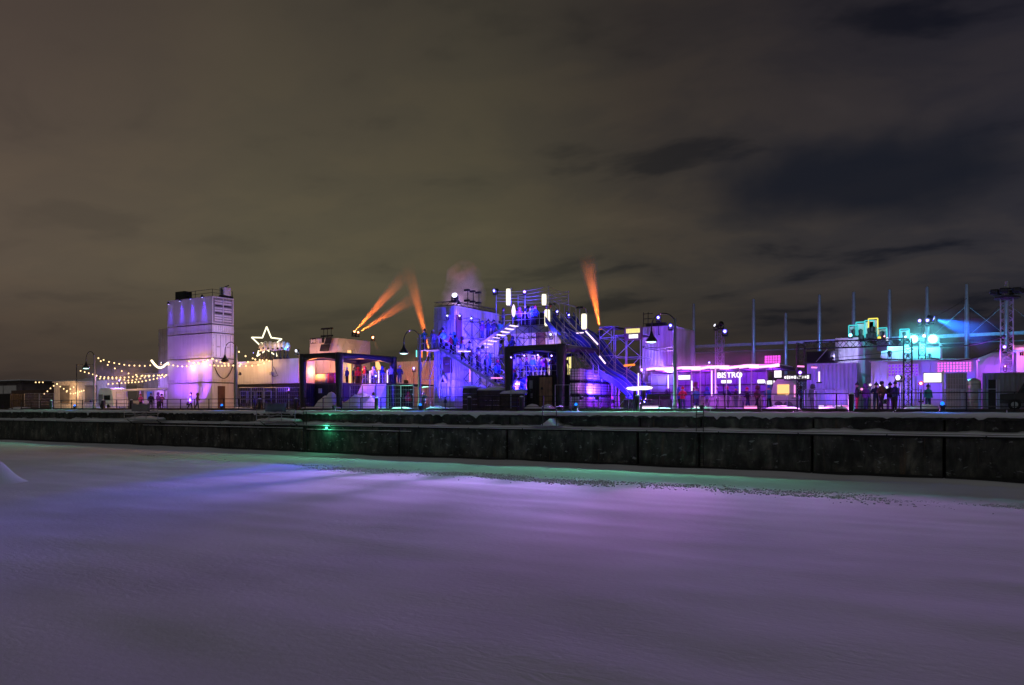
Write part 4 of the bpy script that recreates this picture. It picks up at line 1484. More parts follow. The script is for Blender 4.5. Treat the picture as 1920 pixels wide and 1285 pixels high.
def plume(c, sx, sy, sz, label, m, tilt=0.0):
    c = Vector(c)
    rings = []
    for j in range(9):
        a = math.pi * j / 8
        r = max(.02, math.sin(a)) * (1 + .15 * math.sin(j * 2.3))
        rings.append([c + Vector((math.cos(2 * math.pi * k / 12) * r * sx + tilt * -math.cos(a), math.sin(2 * math.pi * k / 12) * r * sy, -math.cos(a) * sz)) for k in range(12)])
    o = MB().loft(rings).build('smoke', m, base=c)
    return tag(o, label, 'smoke', kind='stuff')
mist_mat('smoke_a', .7, (.9, .85, .9), .5, .36, .62)
mist_mat('smoke_b', .40, (.9, .88, .88), .45, .36, .62)
plume(PT(868, 17, 552), 2.9, 1.8, 3.9, 'pale mauve smoke plume rising behind the blue stage', 'smoke_a', .4)
plume(PT(776, 20.5, 694), 2.9, 1.6, 2.3, 'red lit smoke drifting left of the blue stage', 'smoke_b')

# ================================================================== CENTRE: CONTAINER STACK AND SCAFFOLD STAGE
CX1 = PX(852, 7.5); CX0 = CX1 - 2.44
CY0 = 7.5; CY1 = OFF(CX1, 936)
lv = [(4.2, 7.0, 'bottom container of the blue stage stack'), (7.04, 9.80, 'second container of the blue stage stack behind the dark poster'),
      (9.84, 12.70, 'third container of the blue stage stack with lettered doors'), (12.74, 14.05, 'half height top container of the blue stage stack')]
for z0, z1, lab in lv:
    container(lab, CX0, CX1, CY0, CY1, z0, z1, 'white_steel', 'door', 'corr', group='containers of the blue stage stack')
t = thing('roof_truss', 'dark roof edge truss on the blue stage stack', 'truss', (CX1, CY0, 14.05))
truss_beam(t, (CX0, CY0 + .2, 14.35), (CX1, CY0 + .2, 14.35), .36, 'black_paint', .4)
truss_beam(t, (CX1 - .2, CY0 + .4, 14.35), (CX1 - .2, CY1, 14.35), .30, 'black_paint', .5)
for k in range(3):
    yy = OFF(CX1 - .6, 877 + k * 10.5)
    speaker_pair((CX1 - .6, yy, 14.5), ('first', 'second', 'third')[k] + ' dark twin floodlight mast along the blue stage roof', 1.55)
stage_light((CX1 - .3, CY0 + .5, 15.0), 'bright blue and white moving light on the corner of the stage stack', 'lens_white', (.4, -.8, .4), .6, 0)
stage_light((CX1 + .25, CY0 + .35, 14.3), 'violet wash light shining down the container corner', 'lens_violet', (.02, .03, -1), .3, 900, (.75, .2, 1.0), 50, .9, stand=0)
# dark poster and warning board
p = PT(838, 7.3, 687)
t = thing('poster_board', 'dark brown poster board on the stage stack front', 'poster', (p.x, 7.3, p.z))
MB().box(p.x - .5, p.x + .5, 7.33, 7.42, p.z - .65, p.z + .65).build('panel', 'brown_door', t)
MB().box(p.x - .22, p.x + .22, 7.30, 7.325, p.z + .18, p.z + .25).build('lettering', 'grey_panel', t)
p = PT(831, 7.0, 712)
t = thing('a_frame_sign', 'small white triangular board leaning by the stage stack', 'sign', (p.x, 7.0, p.z - .4))
MB().loft([[(p.x - .55, 7.0, p.z - .35), (p.x + .5, 7.0, p.z - .35), (p.x + .1, 7.0, p.z + .4), (p.x - .1, 7.0, p.z + .4)], [(p.x - .55, 7.08, p.z - .35), (p.x + .5, 7.08, p.z - .35), (p.x + .1, 7.08, p.z + .4), (p.x - .1, 7.08, p.z + .4)]]).build('board', 'facade_white', t)
MB().loft([[(p.x - .25, 6.97, p.z - .25), (p.x + .15, 6.97, p.z - .25), (p.x - .03, 6.97, p.z + .2)], [(p.x - .25, 6.995, p.z - .25), (p.x + .15, 6.995, p.z - .25), (p.x - .03, 6.995, p.z + .2)]]).build('emblem', 'screen_black', t)
p = PT(879, 9.0, 608)
t = thing('brown_banner', 'narrow brown banner hanging by the stage stack corner', 'banner', (CX1 + .1, 8.1, 10))
yb_ = OFF(CX1 + .1, 861)
MB().box(CX1 + .06, CX1 + .12, yb_ - .45, yb_ + .45, 10.3, PZ(861, yb_, 592)).build('cloth', 'brown_door', t)
MB().tube((CX1 + .09, yb_ - .5, PZ(861, yb_, 592) + .03), (CX1 + .09, yb_ + .5, PZ(861, yb_, 592) + .03), .03).build('rod', 'lamp_dark', t)

def handrail(t, p, q, h=1.05, n=5, m='scaffold_tube', r=.028):
    p, q = Vector(p), Vector(q)
    for f in (.5, 1.0):
        MB().tube(p + Vector((0, 0, h * f)), q + Vector((0, 0, h * f)), r, n=5).build('rail', m, t)
    for k in range(n + 1):
        b = p + (q - p) * k / n
        MB().tube(b, b + Vector((0, 0, h)), r, n=5).build('post', m, t)
def stair(label, x0, z0, x1, z1, y0, y1, n=18, rails=True, tread='galvanised', lit=None, w=.62):
    """flight running along X"""
    t = thing('stair_flight', label, 'stairs', (min(x0, x1), y0, min(z0, z1)))
    for k in range(n):
        f = (k + .5) / n
        x, z = x0 + (x1 - x0) * f, z0 + (z1 - z0) * f
        d = abs(x1 - x0) / n * w
        MB().box(x - d, x + d, y0 + .05, y1 - .05, z - .03, z + .03).build('tread', tread if not lit else lit, t)
    for y in (y0, y1):
        s = .13
        MB().loft([[(x0, y - .03, z0 - s), (x0, y + .03, z0 - s), (x0, y + .03, z0 + s), (x0, y - .03, z0 + s)], [(x1, y - .03, z1 - s), (x1, y + .03, z1 - s), (x1, y + .03, z1 + s), (x1, y - .03, z1 + s)]]).build('stringer', 'scaffold_tube', t)
        if rails: handrail(t, (x0, y, z0), (x1, y, z1), 1.05, 5)
    return t
# landing in front of the stack and the crowded flight down
LZ = 9.9
sx0, sx1 = CX1 - .2, PX(986, 6.2)
SY0, SY1 = 5.4, 7.2
t = thing('scaffold_landing', 'scaffold landing in front of the lettered container doors', 'platform', (CX0 - .4, 6.3, LZ))
MB().box(CX0 - .3, sx0, SY0, SY1 + .2, LZ - .12, LZ).build('deck', 'dark_wood', t)
handrail(t, (CX0 - .3, SY0, LZ), (sx0, SY0, LZ), 1.05, 3)
handrail(t, (CX0 - .3, SY0, LZ), (CX0 - .3, SY1, LZ), 1.05, 2)
for xx in (CX0 - .25, (CX0 + sx0) / 2, sx0):
    for yy in (SY0 + .03, SY1 - .03):
        MB().tube((xx, yy, G - .05), (xx, yy, LZ - .1), .032).build('leg', 'scaffold_tube', t)
for xx, x2 in ((CX0 - .25, (CX0 + sx0) / 2), ((CX0 + sx0) / 2, sx0)):
    MB().tube((xx, SY0, 7.2), (x2, SY0, 9.6), .025).build('brace', 'scaffold_tube', t)
    MB().tube((xx, SY0, 7.0), (x2, SY0, 7.0), .025).build('ledger', 'scaffold_tube', t)
stair('long crowded scaffold stairs coming down from the lettered container', sx0, LZ, sx1, 5.0, SY0, SY1, 20)
# bays of scaffold holding the flight
def scaffold_bay(label, x0, x1, y0, y1, z0, lifts, m='scaffold_tube', diag=True, deck=True, group=None):
    t = thing('scaffold_bay', label, 'scaffold', ((x0 + x1) / 2, (y0 + y1) / 2, z0), group)
    top = lifts[-1]
    for xx in (x0, x1):
        for yy in (y0, y1):
            MB().tube((xx, yy, z0), (xx, yy, top), .03, n=5).build('standard', m, t)
    for z in lifts:
        MB().tube((x0, y0, z), (x1, y0, z), .025, n=5).tube((x0, y1, z), (x1, y1, z), .025, n=5).tube((x0, y0, z), (x0, y1, z), .025, n=5).tube((x1, y0, z), (x1, y1, z), .025, n=5).build('ledger', m, t)
    zz = [z0] + list(lifts)
    if diag:
        for k in range(len(zz) - 1):
            MB().tube((x0, y0, zz[k]), (x1, y0, zz[k + 1]), .022, n=5).build('brace', m, t)
            MB().tube((x1, y0, zz[k]), (x0, y0, zz[k + 1]), .022, n=5).build('brace', m, t)
    if deck:
        MB().box(x0, x1, y0, y1, top - .10, top - .03).build('deck', 'dark_wood', t)
    return t
bays = [PX(905, 7.6), PX(930, 7.6), PX(955, 7.6), PX(984, 7.6)]
scaffold_bay('cross braced scaffold bay left of the lit stair foot', PX(901, 7.4), PX(927, 7.4), 7.35, 9.4, G - .05, (7.3,), deck=False)
scaffold_bay('tall scaffold bay behind the crowded stairs, left', PX(872, 10.5), PX(905, 10.5), 9.2, 11.4, G - .05, (6.8, 9.3, 11.0, 12.4), deck=False)
scaffold_bay('tall scaffold bay behind the crowded stairs, middle', PX(908, 10.5), PX(938, 10.5), 9.2, 11.4, G - .05, (6.8, 9.3, 11.0), deck=True)
scaffold_bay('tall scaffold bay behind the crowded stairs, right', PX(946, 10.5), PX(980, 10.5), 9.2, 11.4, G - .05, (6.8, 9.3), deck=True)
for k, (pa, pb, off, top, lab) in enumerate(((857, 884, 9.0, 13.0, 'dark scaffold frame against the stage stack side, left'), (886, 912, 9.0, 12.6, 'dark scaffold frame against the stage stack side, right'),
                                             (968, 992, 10.4, 12.0, 'dark scaffold frame under the top platform, left'), (996, 1026, 10.4, 12.0, 'dark scaffold frame under the top platform, right'),
                                             (915, 946, 8.2, 9.0, 'dark scaffold frame below the glowing steps'))):
    scaffold_bay(lab, PX(pa, off), PX(pb, off), off, off + 1.4, G - .05, (6.3, 8.0, 9.6 if top > 9.6 else 8.6, 11.0 if top > 11 else 8.8, top), m='black_steel', deck=False)
# lit flight going up to the top platform
PZT = 12.15
px0_, px1_ = PX(931, 11), PX(1030, 11)
stair('short flight of glowing white steps up to the top platform', PX(903, 10.0), 10.1, PX(967, 10.0), 12.2, 9.0, 10.6, 8, False, lit='tube_mauve', w=.42)
# top platform with posts, ring of cables and light columns
t = thing('top_platform', 'high scaffold platform with a cable ring above the crowd', 'platform', ((px0_ + px1_) / 2, 12.5, PZT))
MB().box(px0_, px1_, 10.8, 15, PZT - .22, PZT).build('deck', 'dark_wood', t)
MB().box(px0_ - .02, px1_ + .02, 10.74, 10.79, PZT - .75, PZT - .02).build('fascia', 'grey_steel', t)
for xx in (px0_ + .05, px0_ + (px1_ - px0_) * .33, px0_ + (px1_ - px0_) * .66, px1_ - .05):
    MB().tube((xx, 10.9, G), (xx, 10.9, PZT - .2), .035).build('leg', 'scaffold_tube', t)
    MB().tube((xx, 14.9, G), (xx, 14.9, PZT - .2), .035).build('leg', 'scaffold_tube', t)
handrail(t, (px0_, 10.85, PZT), (px1_, 10.85, PZT), 1.15, 6)
handrail(t, (px1_, 10.85, PZT), (px1_, 14.9, PZT), 1.15, 3)
pt_ = PZ(930, 11, 545)
for xx, yy in ((px0_ + .05, 10.9), (px1_ - .05, 10.9), (px0_ + .05, 14.9), (px1_ - .05, 14.9)):
    MB().tube((xx, yy, PZT), (xx, yy, pt_), .035).build('mast', 'scaffold_tube', t)
for k in range(4):
    z = pt_ - .1 - k * .32
    for a_, b_ in (((px0_, 10.9), (px1_, 10.9)), ((px1_, 10.9), (px1_, 14.9)), ((px0_, 14.9), (px1_, 14.9))):
        pts = [(a_[0] + (b_[0] - a_[0]) * f, a_[1] + (b_[1] - a_[1]) * f, z - .22 * math.sin(math.pi * f)) for f in [i / 8 for i in range(9)]]
        MB().path(pts, .018, 4).build('ring_cable', 'scaffold_tube', t)
xx = px0_ + (px1_ - px0_) * .22
MB().box(xx, px1_ - .6, 13.5, 13.6, PZT, PZT + 1.5).build('back_panel', 'screen_black', t)
lantern(953, 10.6, 542, 573, 'tall white light column at the left of the top platform', .20)
lantern(1020, 10.6, 552, 573, 'upper white light column at the right of the top platform', .20)
lantern(1026, 10.3, 581, 612, 'lower white light column beside the slide top', .24)
lantern(1095, 10.3, 589, 618, 'white light column standing over the slide', .23)
stage_light(PT(984.5, 11.0, 547.5), 'violet lamp on a pole above the top platform', 'lens_violet', (.2, -1, -.1), .34, 0, stand=.2)
t = thing('lamp_pole', 'thin pole carrying the violet lamp over the top platform', 'pole', (PX(984, 11.0), 11.0, PZT))
MB().tube((PX(984, 11.0), 11.05, PZT), (PX(984, 11.0), 11.05, PZ(984, 11.0, 551)), .03).build('pole', 'scaffold_tube', t)
MB().tube((PX(984, 11), 11.05, PZT + .02), (PX(984, 11), 11.05, PZT + .08), .15).build('foot', 'lamp_dark', t)
stage_light(PT(929, 11.0, 545), 'dark moving light with blue glow on the left platform mast', 'lens_blue', (-.3, -1, -.3), .4, 260, (.1, .06, 1), 120, stand=.3)
# egg shaped pink paper lamp on the platform
p = PT(963, 10.7, 583)
t = thing('paper_lamp', 'pale pink oval lamp hanging at the platform rail', 'lamp', p)
MB().lathe((p.x, 10.7, p.z - .6), [(.04, 0), (.16, .25), (.20, .6), (.12, 1.0), (.03, 1.2)], 8).build('shade', 'tube_mauve', t, True)

# rear wall panels behind the crowd
xw0, xw1 = PX(958, 17), PX(1052, 17)
t = thing('backdrop_wall', 'pale painted wall behind the crowd under the right canopy', 'wall', ((xw0 + xw1) / 2, 17, G))
n = 5
for k in range(n):
    MB().box(xw0 + (xw1 - xw0) * k / n + .02, xw0 + (xw1 - xw0) * (k + 1) / n - .02, 17, 17.1, G, PZ(1000, 17, 622)).build('panel', 'facade_white', t)
MB().box(PX(1005, 16.9), PX(1022, 16.9), 16.85, 16.98, 9.3, PZ(1010, 16.9, 622)).build('door', 'brown_door', t)
w = MB().box(PX(1030, 16.8), PX(1047, 16.8), 16.8, 16.9, PZ(1040, 16.8, 700), PZ(1040, 16.8, 656)).build('window', 'sign_yellow', t)
light('POINT', (PX(1010, 15.5), 15.2, 9.6), (1.0, .60, .5), 240, t, radius=.5)
light('POINT', (PX(975, 14), 14.0, 10.6), (.25, .12, 1.0), 300, t, radius=.5)
w2 = thing('yellow_screen', 'pale yellow glowing panel right of the canopy leg', 'screen', (PX(1066, 16), 16, 7.5))
MB().box(PX(1061, 16), PX(1071, 16), 16, 16.1, 7.2, PZ(1066, 16, 661)).build('panel', 'sign_yellow', w2)
MB().box(PX(1060.5, 16), PX(1071.5, 16), 16.101, 16.2, 7.1, PZ(1066, 16, 660)).build('frame', 'lamp_dark', w2)

# deck for the crowd
t = thing('crowd_deck', 'raised deck for the crowd under the right canopy', 'deck', (PX(1000, 9), 10, G))
MB().box(PX(957, 8), PX(1075, 8), 7.5, 14, 6.95, 7.1).build('floor', 'dark_wood', t)
for k in range(6):
    a, b = PX(957, 8), PX(1075, 8)
    MB().box(a + (b - a) * k / 6 + .02, a + (b - a) * (k + 1) / 6 - .02, 7.6, 7.7, G, 6.94).build('cladding_panel', 'blue_paint', t)
handrail(t, (PX(957, 8), 7.6, 7.1), (PX(1050, 8), 7.6, 7.1), 1.05, 8)
# black container with plywood door
bx0, bx1 = PX(988, 5.0), PX(1066, 5.0)
c = container('black container with a plywood door below the right canopy', bx0, bx1, 5.0, 7.4, G - .05, 7.12, 'black_steel', 'corr', 'corr')
d0, d1 = PX(1012, 4.9), PX(1035, 4.9)
d = MB().box(d0, d1, 4.86, 4.96, 4.25, 6.95).build('door', 'plywood', c)
MB().box(d0 + .15, d0 + .35, 4.83, 4.858, 5.9, 6.1).build('handle', 'lamp_dark', d)
for k in range(1, 4):
    MB().box(d0 + (d1 - d0) * k / 4 - .01, d0 + (d1 - d0) * k / 4 + .01, 4.852, 4.859, 4.3, 6.9).build('board_joint', 'dark_wood', d)
MB().box(bx0 + .3, bx0 + .6, 4.90, 4.96, 6.0, 6.7).build('notice', 'grey_panel', c)
MB().box(bx0 + .42, bx0 + .6, 4.90, 4.96, 5.2, 5.6).build('notice', 'grey_panel', c)

# snow covered crates in front of the scaffold
for px0, px1, off, y0, lab in ((876, 902, 4.8, 722, 'left snow covered crate before the scaffold stage'), (903, 946, 5.0, 727, 'wide low snow covered crate before the scaffold stage'), (948, 984, 4.7, 733, 'right dark crate with snow lid by the canopy leg')):
    a, b = PX(px0, off), PX(px1, off)
    zt = PZ(px0, off, y0)
    t = thing('crate', lab, 'crate', ((a + b) / 2, off, G))
    n = 4
    for k in range(n):
        z0 = G - .05 + (zt - .25 - G) * k / n
        MB().box(a, b, off - .7, off + .7, z0 + .015, z0 + (zt - .25 - G) / n - .015).build('board', 'dark_wood', t)
    rows = []
    for k in range(9):
        xx = a - .1 + (b - a + .2) * k / 8
        h = .26 * (1 if 0 < k < 8 else .3) * (1 + .3 * fbm(xx, off, .8, 2, 1))
        rows.append([(xx, off - .8, zt - .27), (xx, off - .74, zt - .26 + h * .8), (xx, off, zt - .25 + h * 1.2), (xx, off + .7, zt - .26 + h), (xx, off + .8, zt - .27)])
    MB().loft(rows).build('snow_lid', 'snow', t, True)

# ---- slides: three lanes coming down to the right
def slide(label, x0, z0, x1, z1, y0, y1):
    t = thing('slide', label, 'slide', (x0, y0, z1))
    n = 14
    rows = []
    for k in range(n + 1):
        f = k / n
        x = x0 + (x1 - x0) * f
        z = z0 + (z1 - z0) * (f + .035 * math.sin(f * 4 * math.pi))
        rows.append((x, z))
    rings = [[(x, y0, z - .12), (x, y1, z - .12), (x, y1, z), (x, y0, z)] for x, z in rows]
    MB().loft(rings).build('bed', 'slide_navy', t, True)
    for y in (y0 - .05, y1 + .05):
        MB().loft([[(x, y - .04, z - .15), (x, y + .04, z - .15), (x, y + .04, z + .38), (x, y - .04, z + .38)] for x, z in rows]).build('side_wall', 'slide_navy', t)
        MB().path([(x, y, z + .40) for x, z in rows], .03, 5).build('edge_tube', 'scaffold_tube', t)
    for k in range(2, n, 3):
        x, z = rows[k]
        for y in (y0 - .05, y1 + .05):
            MB().tube((x, y, G), (x, y, z - .1), .035, n=5).build('leg', 'scaffold_tube', t)
    return t
SLX0, SLX1 = PX(1036, 10), PX(1196, 10)
slide('nearest blue lit slide lane coming down to the right', SLX0, 12.2, SLX1, 4.9, 8.7, 9.9)
slide('middle blue lit slide lane behind the nearest one', SLX0, 12.7, SLX1, 5.2, 10.2, 11.4)
slide('rear blue lit slide lane below the white light column', SLX0 + .6, 13.0, SLX1, 5.4, 11.7, 12.9)
stair('steel stairs climbing beside the slides', PX(1050, 8), 10.8, PX(1118, 8), 7.0, 7.4, 8.4, 12)
# slide top arch with lamps
t = thing('slide_gate', 'scaffold gate over the top of the slides', 'scaffold', (SLX0 + .4, 11, 13))
for y in (8.7, 11.0, 13.0):
    MB().tube((SLX0 + .2, y, 12.0), (SLX0 + .2, y, 14.0), .035).build('post', 'scaffold_tube', t)
    MB().tube((SLX0 + 1.9, y, 10.5), (SLX0 + 1.9, y, 13.6), .035).build('post', 'scaffold_tube', t)
    MB().tube((SLX0 + .2, y, 14.0), (SLX0 + 1.9, y, 13.6), .03).build('beam', 'scaffold_tube', t)
for z, x in ((14.0, SLX0 + .2), (13.6, SLX0 + 1.9)):
    MB().tube((x, 8.7, z), (x, 13.0, z), .03).build('beam', 'scaffold_tube', t)
MB().tube((SLX0 + .2, 8.7, 14.2), (SLX0 + 4.5, 8.7, 9.8), .035).build('diagonal', 'scaffold_tube', t)
stage_light(PT(1044, 9.5, 583), 'left blue lamp over the slide top', 'lens_blue', (.6, -.5, -.6), .3, 900, (.12, .06, 1), 110, .8)
stage_light(PT(1065.5, 9.5, 589), 'right blue lamp over the slide top', 'lens_blue', (.6, -.3, -.7), .3, 900, (.12, .06, 1), 110, .8)
stage_light(PT(1033.5, 8.4, 627.5), 'blue white lamp left of the steel stairs', 'lens_white', (0, -1, 0), .26, 120, (.3, .25, 1), 120, kind='POINT')
for px, py, lab in ((1035, 571, 'dark floodlight bar above the slide top'), (1087, 577, 'dark floodlight bar on the white column mast')):
    p = PT(px, 11, py)
    t = thing('floodlight_bar', lab, 'floodlight', (p.x, 11, p.z))
    MB().cbox(p.x - .32, p.x + .32, 10.85, 11.15, p.z - .07, p.z + .08, .02).build('head', 'lamp_dark', t)
    MB().tube((p.x, 11, p.z - .08), (p.x, 11, p.z - 1.6), .03).build('mast', 'scaffold_tube', t)
# glowing handrail tubes on the slide
t = thing('led_handrail', 'slanted pink white light tube beside the slide', 'led tube', PT(1100, 8.5, 622))
MB().tube(PT(1098, 8.5, 621), PT(1121, 8.5, 646), .07).build('tube', 'tube_mauve', t)
t = thing('led_handrail', 'short slanted glowing tube under the right canopy', 'led tube', PT(1130, 8.5, 676))
MB().tube(PT(1124, 8.3, 668), PT(1135, 8.3, 682), .07).build('tube', 'tube_mauve', t)
t = thing('led_bar', 'short horizontal white light bar at the slide head', 'led tube', PT(1085, 9, 625))
MB().tube(PT(1081, 9, 625), PT(1094, 9, 624), .05).build('tube', 'tube_mauve', t)
for k, (a, b) in enumerate(((859, 867), (869.5, 882))):
    t = thing('led_bar', ('left', 'right')[k] + ' white light bar under the scaffold landing', 'led tube', PT(a, 5.3, 659))
    MB().tube(PT(a, 5.3, 659), PT(b, 5.3, 659), .05).build('tube', 'tube_mauve', t)
t = thing('led_bar', 'pink light bar on the lowest steps of the crowded stairs', 'led tube', PT(921, 6, 709))
MB().tube(PT(921, 5.3, 709), PT(942, 5.3, 709), .055).build('tube', 'lens_pink', t)
t = thing('led_tube', 'upright red pink tube on the stage stack side', 'led tube', PT(881, 7.0, 715))
MB().tube(PT(881, 7.2, 716), PT(881, 7.2, 677), .05).build('tube', 'lens_pink', t)
for k, (px, py) in enumerate(((839, 591), (862, 591), (884, 596))):
    stage_light(PT(px, 6.9, py), ('left', 'middle', 'right')[k] + ' white spotlight on the rail above the crowded stairs', 'lens_white', (.3, -.6, -.6), .24, 260, (.12, .06, 1.0), 100, .8)

# ---- stacked caged water tanks
def tank_proto():
    t = thing('water_tank', 'x', 'water tank', (0, 0, 0))
    BASE[t.name] = Vector((0, 0, 0))
    w, d, h = 1.0, 1.2, 1.14
    MB().cbox(-.46, .46, .03, d - .03, .16, h - .04, .06).build('bottle', 'ibc_plastic', t, False)
    p = MB()
    for yy in (.06, d / 2, d - .14):
        p.box(-.5, .5, yy, yy + .09, 0, .11)
    p.box(-.5, .5, .02, d - .02, .112, .15)
    p.build('pallet', 'black_steel', t)
    c = MB()
    for k in range(5):
        zz = .2 + (h - .24) * k / 4
        for (a, b) in (((-.5, 0), (.5, 0)), ((.5, 0), (.5, d)), ((.5, d), (-.5, d)), ((-.5, d), (-.5, 0))):
            c.tube((a[0], a[1], zz), (b[0], b[1], zz), .024, n=4)
    for k in range(5):
        x = -.5 + k / 4
        c.tube((x, 0, .12), (x, 0, h), .024, n=4)
    for k in range(6):
        y = d * k / 5
        c.tube((.5, y, .12), (.5, y, h), .024, n=4)
    c.build('cage', 'black_steel', t)
    MB().lathe((0, .6, h - .045), [(.12, 0), (.12, .05), (.05, .06)], 10).build('cap', 'black_paint', t)
    return t
proto = tank_proto()
IX = PX(1067, 5.0) + .5
first = True
for k in range(5):
    for j in range(3):
        lab = 'caged white water tank, ' + ('bottom', 'middle', 'top')[j] + ' of the ' + ('front', 'second', 'third', 'fourth', 'rear')[k] + ' stack beside the right canopy'
        loc = (IX, 5.0 + k * 1.42, G - .02 + j * 1.17)
        o = proto if first else copy_tree(proto, loc)
        o.location = loc
        BASE[o.name] = Vector(loc)
        o['label'] = lab
        o['group'] = 'stacked caged water tanks'
        first = False

# ---- scaffold tower with the yellow sign
scaffold_bay('scaffold tower under the yellow sign, left bay', PX(1133, 12), PX(1160, 12), 11, 13.5, G, (7.0, 9.0, 10.6, 11.6), diag=True)
scaffold_bay('scaffold tower under the yellow sign, right bay', PX(1163, 12), PX(1209, 12), 11, 13.5, G, (6.6, 8.8, 10.8), diag=True)
a, b = PX(1172, 10.9), PX(1201, 10.9)
z0, z1 = PZ(1186, 10.9, 638), PZ(1186, 10.9, 614)
t = thing('light_box_sign', 'yellow two line light box sign on the scaffold tower', 'sign', ((a + b) / 2, 10.9, z0))
MB().box(a - .1, b + .1, 10.9, 11.15, z0, z1).build('case', 'brown_door', t)
mb = MB()
rr = random.Random(3)
for (f0, f1, zz0, zz1, m) in ((.08, .98, .55, .90, 'sign_yellow'), (.26, .90, .14, .44, 'sign_white')):
    mb = MB()
    x = a + (b - a) * f0
    while x < a + (b - a) * f1 - .08:
        w_ = rr.uniform(.10, .18)
        mb.box(x, min(x + w_, a + (b - a) * f1), 10.85, 10.897, z0 + (z1 - z0) * zz0, z0 + (z1 - z0) * zz1)
        x += w_ + .03
    mb.build('lettering', m, t)
MB().tube((a - .02, 11.3, z0), (a - .02, 11.3, G), .04).build('post', 'scaffold_tube', t)
# tall pale container end
a, b = PX(1204, 14), PX(1261, 14)
zc = PZ(1230, 14, 612)
for k in range(2):
    container(('lower', 'upper')[k] + ' pale blue ribbed container right of the yellow sign', a, b, 14, 20, G + k * (zc - G) / 2 + .02, G + (k + 1) * (zc - G) / 2, 'white_steel', 'corr', 'corr')
t = thing('roof_frame', 'black frame with railing on the ribbed container roof', 'railing', (a, 14.2, zc))
for xx in (a + .05, a + .5, a + .95):
    MB().tube((xx, 14.2, zc), (xx, 14.2, zc + (1.35 if xx < a + .8 else .55)), .035).build('post', 'lamp_dark', t)
for z in (.3, .75, 1.2):
    MB().tube((a + .05, 14.2, zc + z), (a + .95, 14.2, zc + z), .03).build('rail', 'lamp_dark', t)
MB().box(a + .3, b - .7, 14.1, 14.5, zc + .01, zc + .32).build('kick_board', 'screen_black', t)
stage_light(PT(1235, 13.7, 595), 'high blue spotlight above the ribbed container', 'lens_blue', (.1, -1, -.25), .36, 0)
stage_light(PT(1258, 13.7, 610), 'lower blue spotlight on the ribbed container corner', 'lens_blue', (.1, -1, -.25), .36, 0)
t = thing('lamp_mast', 'thin mast holding the high blue spotlight', 'pole', (PX(1235, 13.75), 13.75, zc))
MB().tube((PX(1235, 13.75), 13.75, zc - .8), (PX(1235, 13.75), 13.75, PZ(1235, 13.75, 600)), .035).build('pole', 'lamp_dark', t)
MB().tube((PX(1235, 13.75), 13.75, zc - .78), (PX(1235, 13.75), 13.99, zc - .78), .05).build('bracket', 'lamp_dark', t)
t = thing('orange_led_bar', 'orange light bar in the scaffold tower', 'led tube', PT(1180, 10.7, 685))
MB().tube(PT(1170, 10.7, 686), PT(1190, 10.7, 684), .09).build('tube', 'tube_orange', t)

# red lit service container left of the stage
container('red lit container half lost in smoke left of the blue stage', PX(742, 23), PX(822, 23), 23, 25.4, 6.9, PZ(790, 23, 677), 'white_steel', 'corr', 'corr')
container('dark container below the red lit one', PX(742, 23), PX(822, 23), 23, 25.4, G, 6.86, 'grey_steel', 'corr', 'corr')
t = thing('red_flood', 'red floodlight hidden in the smoke left of the stage', 'floodlight', (PX(760, 18), 18, 7.0))
q = PT(762, 18.0, 716)
MB().cbox(q.x - .25, q.x + .25, 17.8, 18.1, q.z - .2, q.z + .2, .03).build('head', 'lamp_dark', t)
MB().tube((q.x, 18, G), (q.x, 18, q.z - .2), .03).build('stand', 'lamp_dark', t)
light('POINT', (q.x, 18.6, q.z + .5), (1.0, .15, .10), 420, t, radius=.3)
for k, (px, m, py) in enumerate(((781, 'lens_teal', 663), (791, 'tube_orange', 664), (801.5, 'tube_orange', 663))):
    p = PT(px, 22.5, py + 7)
    t = thing('led_tube', ('green', 'left orange', 'right orange')[k] + ' upright light tube on the roof left of the stage', 'led tube', p)
    MB().tube(p, (p.x, p.y, PZ(px, 22.5, py - 6)), .07).build('tube', m, t)
    MB().box(p.x - .12, p.x + .12, 22.4, 22.6, p.z - .5, p.z).build('foot', 'lamp_dark', t)
stage_light(PT(815, 20.5, 668), 'yellow lamp at the left edge of the stage stack', 'neon_yellow', (-.5, -.4, -.3), .3, 260, (1.0, .85, .2), 130, .8)

# ================================================================== BAR ROW
BY = 9.0
bx0, bx1 = PX(1213, BY), PX(1462, BY)
BZ = 7.55
t = thing('bar_roof', 'long flat bar roof edged with a bright pink light line', 'roof', ((bx0 + bx1) / 2, 11, BZ))
MB().box(bx0, bx1, BY, 14, BZ - .16, BZ + .10).build('roof_slab', 'black_paint', t)
n = 14
for k in range(n):
    a, b = bx0 + (bx1 - bx0) * k / n, bx0 + (bx1 - bx0) * (k + 1) / n
    dz = .05 * math.sin(k * 1.9)
    MB().tube((a + .02, BY - .08, BZ + .02 + dz), (b - .02, BY - .08, BZ + .05 + .05 * math.sin((k + 1) * 1.9)), .10 + .03 * (k % 3), n=8).build('light_tube', 'tube_pink', t, True)
for k, px in enumerate((1270, 1297, 1313, 1341, 1362, 1387, 1409, 1437)):
    x = PX(px, BY + .2)
    MB().tube((x, BY + .2, G - .05), (x, BY + .2, BZ - .16), .05).build('post', 'galvanised', t)
rows = []
for k in range(30):
    xx = bx0 + .1 + (bx1 - bx0 - .2) * k / 29
    h = .10 * (1 + .5 * fbm(xx, 0, .7, 2, 4))
    rows.append([(xx, BY + .1, BZ + .10), (xx, BY + .3, BZ + .10 + h), (xx, 13.7, BZ + .10 + h), (xx, 13.9, BZ + .10)])
MB().loft(rows).build('snow', 'snow', t, True)
